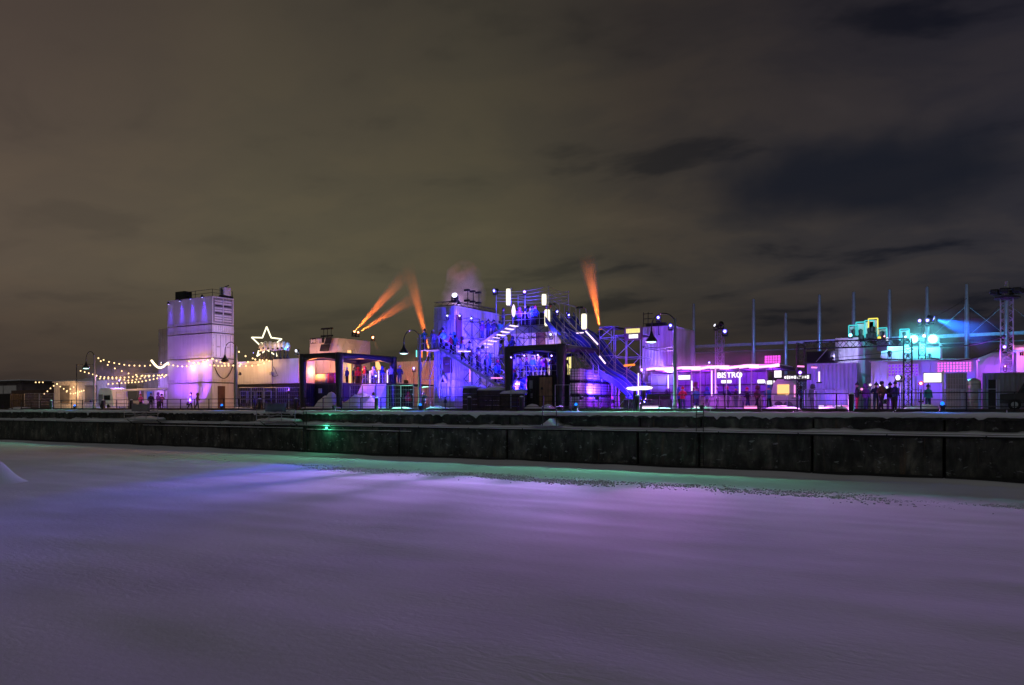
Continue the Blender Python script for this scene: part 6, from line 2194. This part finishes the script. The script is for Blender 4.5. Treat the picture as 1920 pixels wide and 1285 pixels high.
# hanging cables at the right
def cable(label, a, b, sag, r=.035, n=16):
    a, b = Vector(a), Vector(b)
    pts = [a + (b - a) * (k / n) - Vector((0, 0, sag * 4 * (k / n) * (1 - k / n))) for k in range(n + 1)]
    t = thing('overhead_cable', label, 'cable', a)
    MB().path(pts, r, 5).build('cable', 'cable', t)
    MB().ball(a, r * 2.2).build('clamp', 'lamp_dark', t)
cable('thick black cable sagging from the right lattice tower to the cyan container', PT(1882, 14.5, 631), PT(1732, 12.3, 648), .35, .06)
cable('lower black cable sagging in front of the lattice pavilion', PT(1868, 11, 655), PT(1735, 10.6, 668), .55, .035)
cable('black cable drooping behind the lattice gate', PT(1697, 9.2, 675), PT(1560, 9.4, 678), -.12, .05)
cable('thin cable crossing the cyan lit container', PT(1712, 9.3, 655), PT(1562, 12, 671), .05, .02)
cable('upper cable from the scaffold tower to the nearest street lamp', PT(1206, 11, 650), PT(1266, 4.1, 650), .12, .03)
cable('lower cable from the scaffold tower to the nearest street lamp', PT(1206, 11, 652), PT(1266, 4.1, 656), .15, .03)
cable('thin cable from the lamp post top past the right masts', PT(1812, 30, 560), PT(1740, 30, 600), .1, .02)
cable('guy line of the right lattice tower', PT(1880, 15, 566), PT(1836, 24, 610), .05, .02)

# ================================================================== FENCES AND BARRIERS
def fence_panel(px0, px1, off, label, ytop=724, m='galvanised', mesh=True, group=None):
    a, b = PX(px0, off), PX(px1, off)
    zt = PZ((px0 + px1) / 2, off, ytop)
    t = thing('fence_panel', label, 'fence', ((a + b) / 2, off, G), group)
    MB().tube((a, off, G - .05), (a, off, zt), .035).tube((b, off, G - .05), (b, off, zt), .035).tube((a, off, zt), (b, off, zt), .03).tube((a, off, G + .25), (b, off, G + .25), .03).build('frame', m, t)
    if mesh:
        k = 0
        n = max(4, int((b - a) / .28))
        g = MB()
        for k in range(1, n):
            xx = a + (b - a) * k / n
            g.tube((xx, off, G + .25), (xx, off, zt), .008, n=3)
        for k in range(1, 5):
            zz = G + .25 + (zt - G - .25) * k / 5
            g.tube((a, off, zz), (b, off, zz), .010, n=3)
        g.build('wire_mesh', m, t)
    for xx in (a, b):
        MB().cbox(xx - .12, xx + .12, off - .3, off + .3, G - .05, G + .1, .02).build('foot', 'concrete_dark', t)
ord_ = ['first', 'second', 'third', 'fourth', 'fifth', 'sixth', 'seventh', 'eighth']
for k in range(5):
    fence_panel(448 + k * 23.5, 470.5 + k * 23.5, 5.2, ord_[k] + ' wire fence panel right of the tower along the black containers', 727)
for k in range(5):
    fence_panel(656 + k * 24, 679 + k * 24, 4.4, ord_[k] + ' blue lit fence panel between the left canopy and the middle lamp', 723)
for k in range(3):
    fence_panel(792 + k * 26, 817 + k * 26, 4.4, ord_[k] + ' blue lit fence panel below the stage stack', 726)
fence_panel(958, 983, 3.6, 'pale fence panel left of the black container', 723, mesh=False)
fence_panel(1041, 1068, 3.6, 'pale fence panel in front of the canopy leg', 722, mesh=False)
for k in range(2):
    fence_panel(46 + k * 28, 73 + k * 28, 5.0, ord_[k] + ' orange lit fence panel at the far left', 738)
fence_panel(218, 233, 5.2, 'narrow fence panel between the caravan and the booth', 735)
for k in range(3):
    fence_panel(1772 + k * 33, 1803 + k * 33, 3.3, ord_[k] + ' low pale fence panel at the right end', 730, mesh=False)
fence_panel(1690, 1727, 3.6, 'low pale fence panel under the red lamp', 731, mesh=False)
# crowd barriers
def barrier(px0, px1, off, label, m='galvanised', h=1.1):
    a, b = PX(px0, off), PX(px1, off)
    t = thing('crowd_barrier', label, 'barrier', ((a + b) / 2, off, G))
    MB().path([(a, off, G + .15), (a, off, G + h - .1), (a + .1, off, G + h), (b - .1, off, G + h), (b, off, G + h - .1), (b, off, G + .15), (a + .02, off, G + .15)], .025, 6).build('frame', m, t)
    n = 11
    for k in range(1, n):
        xx = a + (b - a) * k / n
        MB().tube((xx, off, G + .15), (xx, off, G + h), .013, n=4).build('bar', m, t)
    for xx in (a + .25, b - .25):
        MB().tube((xx, off - .3, G), (xx, off + .3, G), .025).tube((xx, off, G), (xx, off, G + .2), .025).build('foot', m, t)
for k in range(4):
    barrier(1508 + k * 20, 1527 + k * 20, 6.6 + .1 * k, ord_[k] + ' blue lit crowd barrier from the truss leg', h=1.5)
for k in range(3):
    barrier(1322 + k * 24, 1345 + k * 24, 7.2, ord_[k] + ' violet lit crowd barrier before the bar')
for k in range(2):
    barrier(1452 + k * 24, 1475 + k * 24, 6.4, ord_[k] + ' crowd barrier before the food trailer')
# floor wash lights behind the bright snow pile
for k, px in enumerate((1541, 1556, 1572, 1586)):
    x = PX(px, 5.9)
    t = thing('floor_light', ord_[k] + ' floor wash light behind the bright snow pile', 'floor light', (x, 5.9, G))
    MB().cbox(x - .22, x + .22, 5.75, 6.05, G - .03, G + .35, .03).build('case', 'lamp_dark', t)
    MB().box(x - .18, x + .18, 5.71, 5.748, G + .08, G + .32).build('lens', 'lens_pink' if k % 2 else 'tube_mauve', t)
    light('POINT', (x, 5.3, G + .9), (.6, .10, 1.0) if k % 2 else (.06, .04, 1.0), 40, t, radius=.25)

# ================================================================== STRING LIGHTS
BULB = None
def strand(label, pts, sag=0.0, step=.9, m='bulb_warm', r=.09, warm=140):
    """festoon through photo points (px, off, py)"""
    global BULB
    P_ = [PT(px, off, py) for px, off, py in pts]
    t = thing('string_light', label, 'string lights', P_[0], 'festoon strings of warm bulbs')
    dense = []
    for a, b in zip(P_[:-1], P_[1:]):
        L = (b - a).length
        n = max(2, int(L / .3))
        for k in range(n):
            f = k / n
            dense.append(a + (b - a) * f - Vector((0, 0, sag * L * .25 * 4 * f * (1 - f))))
    dense.append(P_[-1])
    MB().path(dense, .014, 4).build('wire', 'cable', t)
    mid = dense[len(dense) // 2]
    light('POINT', mid - Vector((0, .35, .2)), (1.0, .50, .20), warm, t, radius=.8)  # bare lamp added to carry the light of the bulbs
    acc = 0.0
    nxt = .15
    for a, b in zip(dense[:-1], dense[1:]):
        L = (b - a).length
        while nxt <= acc + L:
            p = a + (b - a) * ((nxt - acc) / L) - Vector((0, 0, .09))
            if BULB is None:
                BULB = MB().ball((0, 0, 0), r, 6, 4, 1.15).build('bulb', m)
                me = BULB.data
                bpy.data.objects.remove(BULB)
                BULB = me
            o = bpy.data.objects.new('bulb', BULB)
            COL.objects.link(o)
            o.parent = t
            o.location = p - BASE[t.name]
            nxt += step * (1 + .12 * math.sin(nxt * 7))
        acc += L
strand('topmost bulb string from the far left lamp to the tower', [(183, 4.1, 670), (206, 4.4, 678), (239, 4.8, 684), (272, 5.2, 685), (314, 5.8, 680)])
strand('bulb string dropping steeply from the far left lamp', [(187, 4.1, 675), (211, 5, 688), (240, 6, 699), (262, 7, 703), (313, 8, 703)])
strand('middle bulb string from the dark pole past the lamp', [(150, 6, 694), (171, 6, 700), (190, 6, 706), (232, 6, 707), (268, 6, 704), (312, 5.8, 702)])
strand('lower bulb string over the caravan', [(202, 7, 719), (232, 7, 717), (262, 6.5, 715), (292, 6.2, 709), (313, 5.8, 704)])
strand('crossing bulb string above the caravan', [(186, 8, 709), (220, 8, 709), (245, 8, 713), (275, 8, 706), (313, 8.2, 700)])
strand('short bulb string at the far left over the shed', [(66, 9, 716), (84, 9, 716)], step=.9)
strand('rising bulb string left of the peach kiosk', [(82, 9, 738), (90, 9, 732), (97, 9, 725), (108, 9, 718)], step=.85)
strand('bulb string across the front of the peach kiosk', [(106, 11.5, 719), (116, 11.5, 726), (126, 11.5, 732), (138, 11.5, 725), (146, 11.5, 716)], step=.9)
strand('lower bulb pair on the kiosk fronts', [(124, 11, 733), (135, 11, 738), (158, 9.8, 731)], step=1.0)
strand('bulb string along the violet side of the tower', [(315, 5.7, 682), (336, 5.7, 686), (357, 5.7, 685), (372, 5.7, 681), (398, 5.7, 671)], step=.8)
strand('upper bulb string rising to the tower corner', [(353, 5.6, 676), (368, 5.6, 680), (384, 5.6, 676), (400, 5.6, 671)], step=.8)
strand('bulb string sagging round the tower end', [(398, 5.6, 671), (408, 5.4, 676), (420, 5.2, 680), (434, 5.0, 682)], step=.8)
strand('lower bulb string round the tower end', [(393, 5.5, 683), (412, 5.3, 685), (434, 5.0, 684), (456, 5.4, 685), (480, 5.8, 684), (498, 6.2, 679), (512, 6.6, 672)], step=.75)
strand('upper bulb string below the star', [(446, 5, 657), (459, 5.4, 666), (474, 5.8, 671), (492, 6.2, 675), (512, 6.6, 672)], step=.8)
strand('middle bulb string below the star', [(449, 5, 682), (460, 5.3, 680), (472, 5.6, 674), (484, 6, 672), (502, 6.4, 677)], step=.8)
# rope light looped in a U by the tower
t = thing('rope_light', 'thick warm rope light hanging in a U left of the tower', 'rope light', PT(298, 5.4, 690))
MB().path([PT(px, 5.4, py) for px, py in ((284, 676), (287, 680), (291, 685), (296, 689), (301, 690), (306, 688), (310, 684), (315, 681))], .13, 8).build('tube', 'rope_warm', t, True)
stage_light(PT(303.5, 5.2, 680.5), 'small violet white lamp inside the rope light loop', 'lens_white', (0, -1, 0), .2, 0, stand=.1)
# pole holding the left strings
p0 = PT(143.5, 6, 684)
t = thing('string_pole', 'thin dark pole with cross bar behind the far left lamp', 'pole', (p0.x, 6, G))
MB().tube((p0.x, 6, G), p0, .05).build('pole', 'lamp_dark', t)
MB().tube(p0, PT(176, 5, 684), .045).build('bar', 'lamp_dark', t)
mist_mat('string_glow_mist', .055, (.95, .92, .9), .3, .30, .6)  # mist added to give the string bulbs a glow
plume(PT(235, 6.0, 700), 9.0, 1.6, 1.9, 'thin mist added for a warm glow round the festoon strings by the tower', 'string_glow_mist')
# ================================================================== PEOPLE
def skin_person(name, joints, edges, radii):
    me = bpy.data.meshes.new(name)
    me.from_pydata(joints, edges, [])
    o = bpy.data.objects.new(name, me)
    COL.objects.link(o)
    bpy.context.view_layer.objects.active = o
    md = o.modifiers.new('skin', 'SKIN')
    if not me.skin_vertices:
        me.attributes.new('skin', 'FLOAT2', 'POINT')
    for i, r in enumerate(radii):
        sv = me.skin_vertices[0].data[i]
        sv.radius = r if isinstance(r, tuple) else (r, r)
        sv.use_root = (i == 0)
    md.use_smooth_shade = True
    sub = o.modifiers.new('sub', 'SUBSURF')
    sub.levels = 1
    bpy.context.view_layer.update()
    ev = o.evaluated_get(bpy.context.evaluated_depsgraph_get())
    out = bpy.data.meshes.new_from_object(ev)
    bpy.data.objects.remove(o)
    return out
def pose(lk, rk, la, lh, ra, rh, lean=0.0, lf=None, rf=None):
    # 0 pelvis 1 waist 2 chest 3 neck 4 head 5 crown, arms 6.., legs
    J = [(0, 0, .95), (0, lean * .3, 1.10), (0, lean * .7, 1.36), (0, lean, 1.50), (0, lean - .02, 1.63), (0, lean, 1.75),
         (-.20, lean * .8, 1.40), (.20, lean * .8, 1.40), la, lh, ra, rh,
         (-.10, 0, .90), (.10, 0, .90), lk, rk, lf or (lk[0], lk[1] * .4 + .03, .09), rf or (rk[0], rk[1] * .4 + .03, .09)]
    J += [(J[16][0] * 1.05, J[16][1] - .17, .05), (J[17][0] * 1.05, J[17][1] - .17, .05)]
    E_ = [(0, 1), (1, 2), (2, 3), (3, 4), (4, 5), (2, 6), (2, 7), (6, 8), (8, 9), (7, 10), (10, 11), (0, 12), (0, 13), (12, 14), (13, 15), (14, 16), (15, 17), (16, 18), (17, 19)]
    Rr = [(.19, .15), (.19, .15), (.21, .16), .075, (.105, .115), .085, .10, .10, .075, .05, .075, .05, .115, .115, .085, .085, .065, .065, .045, .045]
    return J, E_, Rr
POSES = [
    pose((-.11, .02, .50), (.11, -.02, .50), (-.28, .02, 1.14), (-.27, -.10, .88), (.28, .02, 1.14), (.27, -.08, .88)),
    pose((-.12, -.10, .52), (.11, .10, .48), (-.30, .08, 1.14), (-.26, -.16, .98), (.28, -.08, 1.13), (.22, -.30, 1.05), -.04, (-.12, -.14, .09), (.11, .28, .12)),
    pose((-.11, .0, .50), (.12, .0, .50), (-.30, -.04, 1.16), (-.12, -.26, 1.18), (.30, -.04, 1.16), (.12, -.28, 1.24)),
    pose((-.12, -.26, .60), (.11, .06, .48), (-.28, -.02, 1.15), (-.30, -.24, 1.02), (.28, .06, 1.14), (.28, -.06, .90), -.08, (-.12, -.22, .26), (.11, .14, .09)),
    pose((-.12, .0, .50), (.12, -.03, .50), (-.34, .0, 1.62), (-.28, -.08, 1.88), (.29, .03, 1.14), (.24, -.16, .96)),
]
PMESH = []
for i, (J, E_, Rr) in enumerate(POSES):
    me = skin_person('person', J, E_, Rr)
    me.materials.clear()
    for nm in ('coat_black', 'trousers_black', 'skin'):
        me.materials.append(MATS[nm])
    hands = (Vector(J[9]), Vector(J[11]))
    nose = Vector((0, J[4][1] - .13, 1.63))
    for p in me.polygons:
        c = p.center
        if (c - hands[0]).length < .075 or (c - hands[1]).length < .075 or (c.z > 1.545 and abs(c.x) < .14):
            p.material_index = 2
        elif c.z < .88 and abs(c.x) < .22:
            p.material_index = 1
        else:
            p.material_index = 0
    # pull a nose and chin out of the head
    for v in me.vertices:
        if v.co.z > 1.56 and v.co.z < 1.66 and abs(v.co.x) < .035 and v.co.y < J[4][1] - .06:
            v.co.y -= .025
    PMESH.append(me)
HATS = {}
def hat_mesh(kind):
    if kind in HATS: return HATS[kind]
    if kind == 'toque':
        o = MB().lathe((0, 0, 0), [(.128, 0), (.135, .03), (.122, .08), (.085, .15), (.03, .185)], 10).ball((0, 0, .21), .045, 6, 4).build('hat', 'hat_dark', smooth=True)
    elif kind == 'hood':
        o = MB().lathe((0, .03, -.14), [(.13, 0), (.165, .08), (.16, .2), (.12, .31), (.03, .36)], 10).build('hood', 'hat_dark', smooth=True)
    elif kind == 'hair':
        o = MB().lathe((0, .035, -.10), [(.10, 0), (.125, .07), (.128, .15), (.10, .22), (.03, .25)], 10).build('hair', 'hat_dark', smooth=True)
    else:
        o = MB().lathe((0, 0, 0), [(.30, 0), (.31, .02), (.15, .03), (.14, .16), (.12, .19), (.02, .2)], 12).build('hat', 'hat_dark', smooth=True)
    HATS[kind] = o.data
    bpy.data.objects.remove(o)
    return HATS[kind]
def person(x, y, z, rz, label, coat='coat_black', legs='trousers_black', hat='toque', hatm='hat_dark', ps=0, h=1.0, group=None, bag=None):
    o = bpy.data.objects.new('person', PMESH[ps])
    COL.objects.link(o)
    o.location = (x, y, z)
    o.rotation_euler = (0, 0, rz)
    o.scale = (h * 1.06, h * 1.06, h)
    for i, nm in enumerate((coat, legs, 'skin')):
        o.material_slots[i].link = 'OBJECT'
        o.material_slots[i].material = MATS[nm]
    tag(o, label, 'person', group)
    BASE[o.name] = Vector((x, y, z))
    if hat:
        ho = bpy.data.objects.new({'hood': 'hood', 'hair': 'hair'}.get(hat, 'hat'), hat_mesh(hat))
        COL.objects.link(ho)
        ho.parent = o
        ho.location = (0, POSES[ps][0][4][1] + .01, 1.69 if hat != 'wide' else 1.74)
        ho.material_slots[0].link = 'OBJECT'
        ho.material_slots[0].material = MATS[coat if hat == 'hood' else hatm]
    return o
prn = random.Random(21)
COATS = ['coat_black', 'coat_navy', 'coat_blue', 'coat_grey', 'coat_purple', 'coat_brown', 'coat_teal', 'coat_white', 'coat_red']
HK = ['toque', 'hood', 'toque', 'hair', 'toque']
HM = ['hat_dark', 'hat_red', 'hat_white', 'hat_dark', 'coat_blue']
ORD = ['first', 'second', 'third', 'fourth', 'fifth', 'sixth', 'seventh', 'eighth', 'ninth', 'tenth', 'eleventh', 'twelfth', 'thirteenth', 'fourteenth', 'fifteenth',
       'sixteenth', 'seventeenth', 'eighteenth', 'nineteenth', 'twentieth', 'twenty-first', 'twenty-second', 'twenty-third', 'twenty-fourth', 'twenty-fifth', 'twenty-sixth']
def crowd(n, fn, where, group, h0=.96, h1=1.06, faces=None):
    spots = [fn(k) for k in range(n)]
    spots.sort(key=lambda p: (CS * p[0] + SN * (p[1] - CAM_Y)) / (-SN * p[0] + CS * (p[1] - CAM_Y)))
    for k, (x, y, z) in enumerate(spots):
        person(x, y, z, prn.uniform(0, 6.28) if faces is None else faces + prn.uniform(-.7, .7), ORD[k] + ' person from the left ' + where, prn.choice(COATS), prn.choice(['trousers_black', 'denim', 'trousers_black']),
               prn.choice(HK), prn.choice(HM), prn.choice([0, 1, 2, 3, 2, 0]), prn.uniform(h0, h1), group)
# crowd coming down the long stairs: two or three abreast, on the treads
def on_stairs(k):
    f = (k + .5) / 26 * .96 + .01
    n = 20
    i = int(f * n)
    ff = (i + .5) / n
    return sx0 + (sx1 - sx0) * ff, SY0 + .35 + (SY1 - SY0 - .7) * ((k * 2) % 3) / 2, LZ + (5.0 - LZ) * ff + .02
crowd(26, on_stairs, 'in the blue lit crowd on the long stairs', 'people crowding the long stairs', faces=-1.2)
crowd(5, lambda k: (CX0 + .1 + k * .52, SY0 + .5 + .5 * (k % 2), LZ + .01), 'on the landing before the lettered doors', 'people on the scaffold landing')
crowd(12, lambda k: (PX(912, 10.3) + (k % 6) * .68, 9.6 + (k // 6) * 1.0, (10.9 if k % 6 < 3 else 9.22)), 'standing on the scaffold behind the long stairs', 'people on the rear scaffold')
crowd(9, lambda k: (px0_ + .5 + k * .62, 11.4 + (k * 5 % 3) * .5, PZT + .01), 'behind the rail of the top platform', 'people on the top platform')
crowd(17, lambda k: (PX(962, 8.6) + .30 + (k % 9) * .66, 8.3 + (k // 9) * 1.2, 7.11), 'in the packed crowd under the right canopy', 'crowd under the right canopy')
person(PX(1022, 7.9) - .1, 7.95, 7.11, .2, 'person in a wide dark hat and magenta coat at the canopy rail', 'coat_pink', 'trousers_black', 'wide', 'hat_dark', 2)
crowd(9, lambda k: (PX(690, 12.2) + k * .62, 11.7 + (k % 2) * .7, 7.01), 'silhouetted at the rail of the rear deck', 'people on the rear deck')
crowd(5, lambda k: (PX(652, 12.5) + k * .55, 12.4 + (k % 3) * .6, 7.01), 'in pink light behind the canopy corner leg', 'people behind the canopy corner')
crowd(5, lambda k: (PX(770, 14) + k * 1.1, 13.6 + (k % 2) * .8, G), 'in the red smoke left of the stage', 'people in the red smoke')
crowd(8, lambda k: (PX(1140, 9.3) + 2.2 + k * .55, 14.0 + (k % 3) * .6, G), 'in violet light below the scaffold tower', 'people below the scaffold tower')
crowd(12, lambda k: (PX(1306, 9.8) + k * .82, 9.75 + (k % 2) * .3, G), 'at the violet bar counters', 'people at the bar')
# singled out people
person(PX(357, 4.2), 4.2, G - .02, 2.6, 'person in a blue jacket walking past the foot of the tower', 'coat_blue', 'trousers_black', 'toque', 'hat_dark', 1, 1.03)
person(PX(370, 4.4), 4.4, G - .02, 2.4, 'person in a dark red coat walking beside the blue jacket', 'coat_brown', 'denim', 'hood', 'hat_dark', 1, 1.0)
person(PX(264, 5.6), 5.6, G, .3, 'person in a hot pink coat at the small booth', 'coat_pink', 'trousers_black', 'toque', 'hat_red', 2, 1.0)
person(PX(283, 6.0), 6.0, G, 1.0, 'dark figure standing inside the small booth', 'coat_black', 'trousers_black', 'toque', 'hat_dark', 0, 1.05)
person(PX(297, 3.6), 3.6, G - .05, 2.0, 'tall figure in a dark violet coat before the booth', 'coat_purple', 'trousers_black', 'hood', 'hat_dark', 0, 1.08)
person(PX(303, 4.0), 4.0, G - .05, 1.4, 'figure in a maroon coat beside the tall violet one', 'coat_brown', 'trousers_black', 'hair', 'hat_dark', 2, 1.0)
person(PX(1280, 8.4), 8.4, G, .2, 'person in a bright red coat left of the brown cask', 'coat_red', 'denim', 'toque', 'hat_red', 2, 1.0)
person(PX(1271.5, 8.6), 8.6, G, .4, 'person in a blue coat beside the red coat', 'coat_blue', 'trousers_black', 'hood', 'hat_dark', 0, 1.0)
for px, off, coat, legs, hat, ps, h, lab in ((1607, 7.0, 'coat_black', 'trousers_red', 'toque', 2, 1.06, 'person in a black jacket and bright red trousers by the railing'),
                                             (1624, 7.4, 'coat_purple', 'denim', 'hood', 0, 1.02, 'person in a plum hooded coat right of the red trousers'),
                                             (1643, 7.9, 'coat_navy', 'denim', 'toque', 2, 1.06, 'person in a navy coat in the middle of the railing group'),
                                             (1653, 6.8, 'coat_brown', 'trousers_black', 'hair', 1, 1.12, 'person in a brown jacket stepping along the railing'),
                                             (1669, 7.2, 'coat_black', 'coat_purple', 'toque', 2, 1.04, 'person in a long black coat at the right of the group'),
                                             (1678, 6.9, 'coat_navy', 'trousers_black', 'toque', 0, 1.08, 'dark figure at the right end of the railing group'),
                                             (1740, 6.2, 'coat_teal', 'denim', 'toque', 0, .95, 'person in a teal coat under the white light box sign')):
    person(PX(px, off), off, G - .03, prn.uniform(-2.6, 2.6), lab, coat, legs, hat, 'hat_dark', ps, h)
for k, (px, py, m) in enumerate(((1616, 730, 'lens_pink'), (1632, 722, 'tube_mauve'), (1651, 722, 'lens_white'), (1663, 727, 'lens_white'))):
    stage_light(PT(px, 9.6, py), ord_[k] + ' round bulb lamp behind the people at the railing', m, (0, -1, 0), .2, 8, (1.0, .7, .6), 120, stand=.1, kind='POINT')
    q = PT(px, 9.7, py)
    tt = thing('lamp_stand', ord_[k] + ' thin lamp stand behind the people at the railing', 'pole', (q.x, 9.7, G))
    MB().tube((q.x, 9.7, G), (q.x, 9.7, q.z - .1), .025).build('pole', 'lamp_dark', tt)
    MB().lathe((q.x, 9.7, G - .02), [(.2, 0), (.2, .05), (.04, .08)], 8).build('foot', 'lamp_dark', tt)

# ================================================================== FLOODS OF THE SITE
VI = (.56, .30, 1.0)
BL = (.03, .04, 1.0)
PK = (.78, .24, 1.0)
VW = (.42, .20, 1.0)
def flood(px, off, z, target, col, power, angle, label, lens='lens_violet', s=.30, blend=1.0, radius=.5):
    """floodlight on its own stand; z = height of the lamp"""
    p = Vector((PX(px, off), off, z))
    d = (Vector(target) - p).normalized()
    t = stage_light(p, label, lens, d, s, power, col, angle, blend, radius=radius, stand=.3)
    MB().tube((p.x, p.y, G - .05), (p.x, p.y, p.z - .3 - s * .3), .04).build('stand', 'lamp_dark', t)
    return t
# wash over the frozen basin: low floods between the buildings
flood(224, 12, 8.2, (-50, -26, 0), VW, 13000, 120, 'violet flood on a stand left of the booth aimed at the ice')
flood(705, 9.0, 7.7, (-41, -18.5, 0), BL, 56000, 21, 'blue flood under the left canopy aimed at the ice', 'lens_blue')
flood(776, 13, 8.6, (-24, -26, 0), VW, 22000, 120, 'violet flood at the foot of the stage stack aimed at the ice')
flood(1204, 9.5, 7.6, (-20, -26, 0), VW, 17000, 110, 'violet flood right of the water tanks aimed at the ice')
flood(1255, 12.0, 7.7, (-10, -26, 0), PK, 12000, 110, 'violet flood below the ribbed container aimed at the ice')
flood(1500, 8.0, 7.0, (-2, -32, 0), PK, 13000, 110, 'violet flood on the truss leg aimed at the ice')
# narrow spots added on canopy beam and bar roof to brighten the ice
for k, (x, y, z, tx, ty, pw, col, lab) in enumerate(((CB[0][0] + .6, 4.05, 8.7, -39, -17.5, 20000, VI, 'first added narrow violet spot from the left under the right canopy beam'), (CB[0][0] + 1.9, 4.05, 8.8, -32.5, -18, 26000, VI, 'second added narrow violet spot from the left under the right canopy beam'),
                                                     (CB[0][0] + 3.2, 4.05, 8.8, -26.5, -18, 28000, VI, 'third added narrow violet spot from the left under the right canopy beam'), (CB[0][0] + 4.5, 4.05, 8.7, -20.5, -18.5, 26000, VI, 'fourth added narrow violet spot from the left under the right canopy beam'),
                                                     (PX(1330, 8.7), 8.7, 8.0, -14, -18, 18000, PK, 'added narrow pink spot on the bar roof edge'))):
    p = Vector((x, y, z))
    stage_light(p, lab, 'lens_violet', Vector((tx, ty, 0)) - p, .2, pw, col, 17, 1.0, stand=.2 if k == 4 else -.25, radius=.3)
def wash(px, off, py, target, col, power, angle, label, lens='lens_blue', s=.26, radius=.3):
    z = max(G + .25, PZ(px, off, py))
    p = Vector((PX(px, off), off, z))
    d = (Vector(target) - p).normalized()
    return stage_light(p, label, lens, d, s, power, col, angle, .9, radius=radius, stand=.12)
tm = (TX0 + TX1) / 2
BB = (.045, .018, 1.0)
wash(352, 3.6, 757, (tm, 6, 9.5), (.36, .07, 1.0), 4600, 120, 'violet ground light washing the lower tower')
wash(300, 3.8, 752, (TX0 + 2, 6, 8), (.30, .06, 1.0), 1500, 100, 'violet ground light left of the tower')
wash(450, 4.6, 700, (TX1, 7.6, 13.5), (.34, .26, 1.0), 2600, 60, 'pale blue light washing the tower end')
wash(170, 7.2, 752, (PX(180, 9), 10, 6.0), (.45, .35, 1.0), 500, 120, 'pale violet light washing the white kiosk')
wash(540, 5.0, 735, ((ux[2] + ux[3]) / 2, 7, 8.5), (.25, .07, 1.0), 700, 110, 'violet light washing the container beside the canopy')
wash(835, 4.9, 752, (CX1, 7.5, 9.0), BB, 10000, 120, 'blue ground light washing the stage stack front')
wash(915, 5.0, 752, (CX1 - .3, 11.0, 9.5), BB, 19000, 120, 'blue ground light washing the stage stack side')
wash(838, 5.2, 645, (CX0 + 1.2, 7.5, 12.6), BB, 2600, 130, 'added blue light on the landing washing the lettered doors')  # lamp added to brighten the upper doors
wash(905, 7.3, 650, (CX1, 11, 12.6), BB, 8500, 120, 'added blue light on the stairs washing the upper stage stack')  # lamp added to brighten the upper side of the stack
wash(990, 9.6, 575, (PX(985, 13), 13, 15), BB, 2500, 140, 'blue light on the top platform shining up the masts')
wash(968, 5.3, 735, (px0_ + 3, 12, 9.5), BB, 15000, 130, 'blue light below the crowded stairs')
wash(940, 4.8, 640, (PX(900, 8), 8.5, 8.0), BB, 5000, 140, 'blue light over the crowded stairs')
wash(1000, 7.0, 660, (PX(1000, 10), 10, 7.5), BB, 2600, 130, 'blue light over the crowd under the right canopy')
wash(985, 10.4, 580, (PX(960, 14), 14, 12.5), BB, 3000, 140, 'blue light above the top platform')
wash(1120, 6.5, 745, (SLX0 + 3, 10, 9.5), BB, 14000, 120, 'blue ground light washing the slides')
wash(1150, 6.6, 752, (IX, 8.5, 6.0), (.26, .008, 1.0), 900, 130, 'purple ground light washing the water tanks')
wash(1185, 8.6, 752, (PX(1170, 12), 12, 8.6), (.12, .02, 1.0), 4200, 110, 'violet light washing the scaffold tower')
wash(1250, 11.5, 735, (PX(1232, 14), 14, 9.0), (.20, .14, 1.0), 2400, 100, 'blue light washing the ribbed container')
wash(700, 7.0, 738, (PX(690, 10), 10, 7.0), BB, 3000, 120, 'blue light in the snow under the left canopy')
wash(744, 8.0, 700, (CA[0][1], 9.0, 9.4), BB, 2600, 110, 'blue light on the left canopy beam')
wash(1090, 3.8, 745, (CB[0][1] + 1, 9, 9.4), (.5, .12, .7), 350, 80, 'mauve light on the right canopy beam')
wash(1210, 6.0, 752, (PX(1190, 5), 5, G), (.36, .03, 1.0), 300, 140, 'purple ground light on the snow left of the street lamp')
wash(1525, 10.0, 752, (PX(1570, 13), 13, 7.0), (.12, .06, 1.0), 420, 120, 'violet light washing the low ribbed container')
wash(1560, 12.6, 672, (PX(1600, 15), 15, 9.2), (.50, .42, 1.0), 420, 130, 'pale light on the ribbed pair')
wash(1660, 8.6, 752, (PX(1690, 11), 11, 6.8), (.12, .05, 1.0), 900, 120, 'violet light washing the lattice pavilion')
wash(1790, 8.4, 752, (PX(1800, 11), 11, 6.8), (.12, .04, 1.0), 600, 120, 'violet light behind the mesh cage')
wash(1850, 12.0, 742, (PX(1888, 15), 15, 9.8), (.22, .12, 1.0), 2000, 90, 'violet light climbing the right lattice tower')
wash(1722, 13.2, 640, (PX(1722, 17), 17, 8.6), (.05, .75, .95), 1200, 110, 'added cyan light on the lattice tower turned to the rear container')  # added lamp, lights the container front cyan
wash(1668, 13.2, 660, (rx1, 19, 8.5), (.34, .18, 1.0), 420, 120, 'added lilac light on the pavilion roof turned to the ribbed pair')  # added lamp, tints the container side lilac
wash(1340, 16.0, 690, (PX(1349, 20), 20, 9.0), (.30, .06, 1.0), 600, 90, 'violet light climbing the tower behind the bar')
wash(1420, 30, 690, (PX(1430, 60), 60, 13), (.24, .08, 1.0), 8000, 110, 'violet flood on the distant hall, left')
wash(1700, 30, 660, (PX(1720, 60), 60, 15), (.05, .40, 1.0), 16000, 120, 'cyan flood on the distant hall masts')
wash(866, 19.5, 600, PT(866, 17, 545), (.85, .50, .95), 1600, 90, 'mauve lamp under the smoke plume', 'lens_violet')
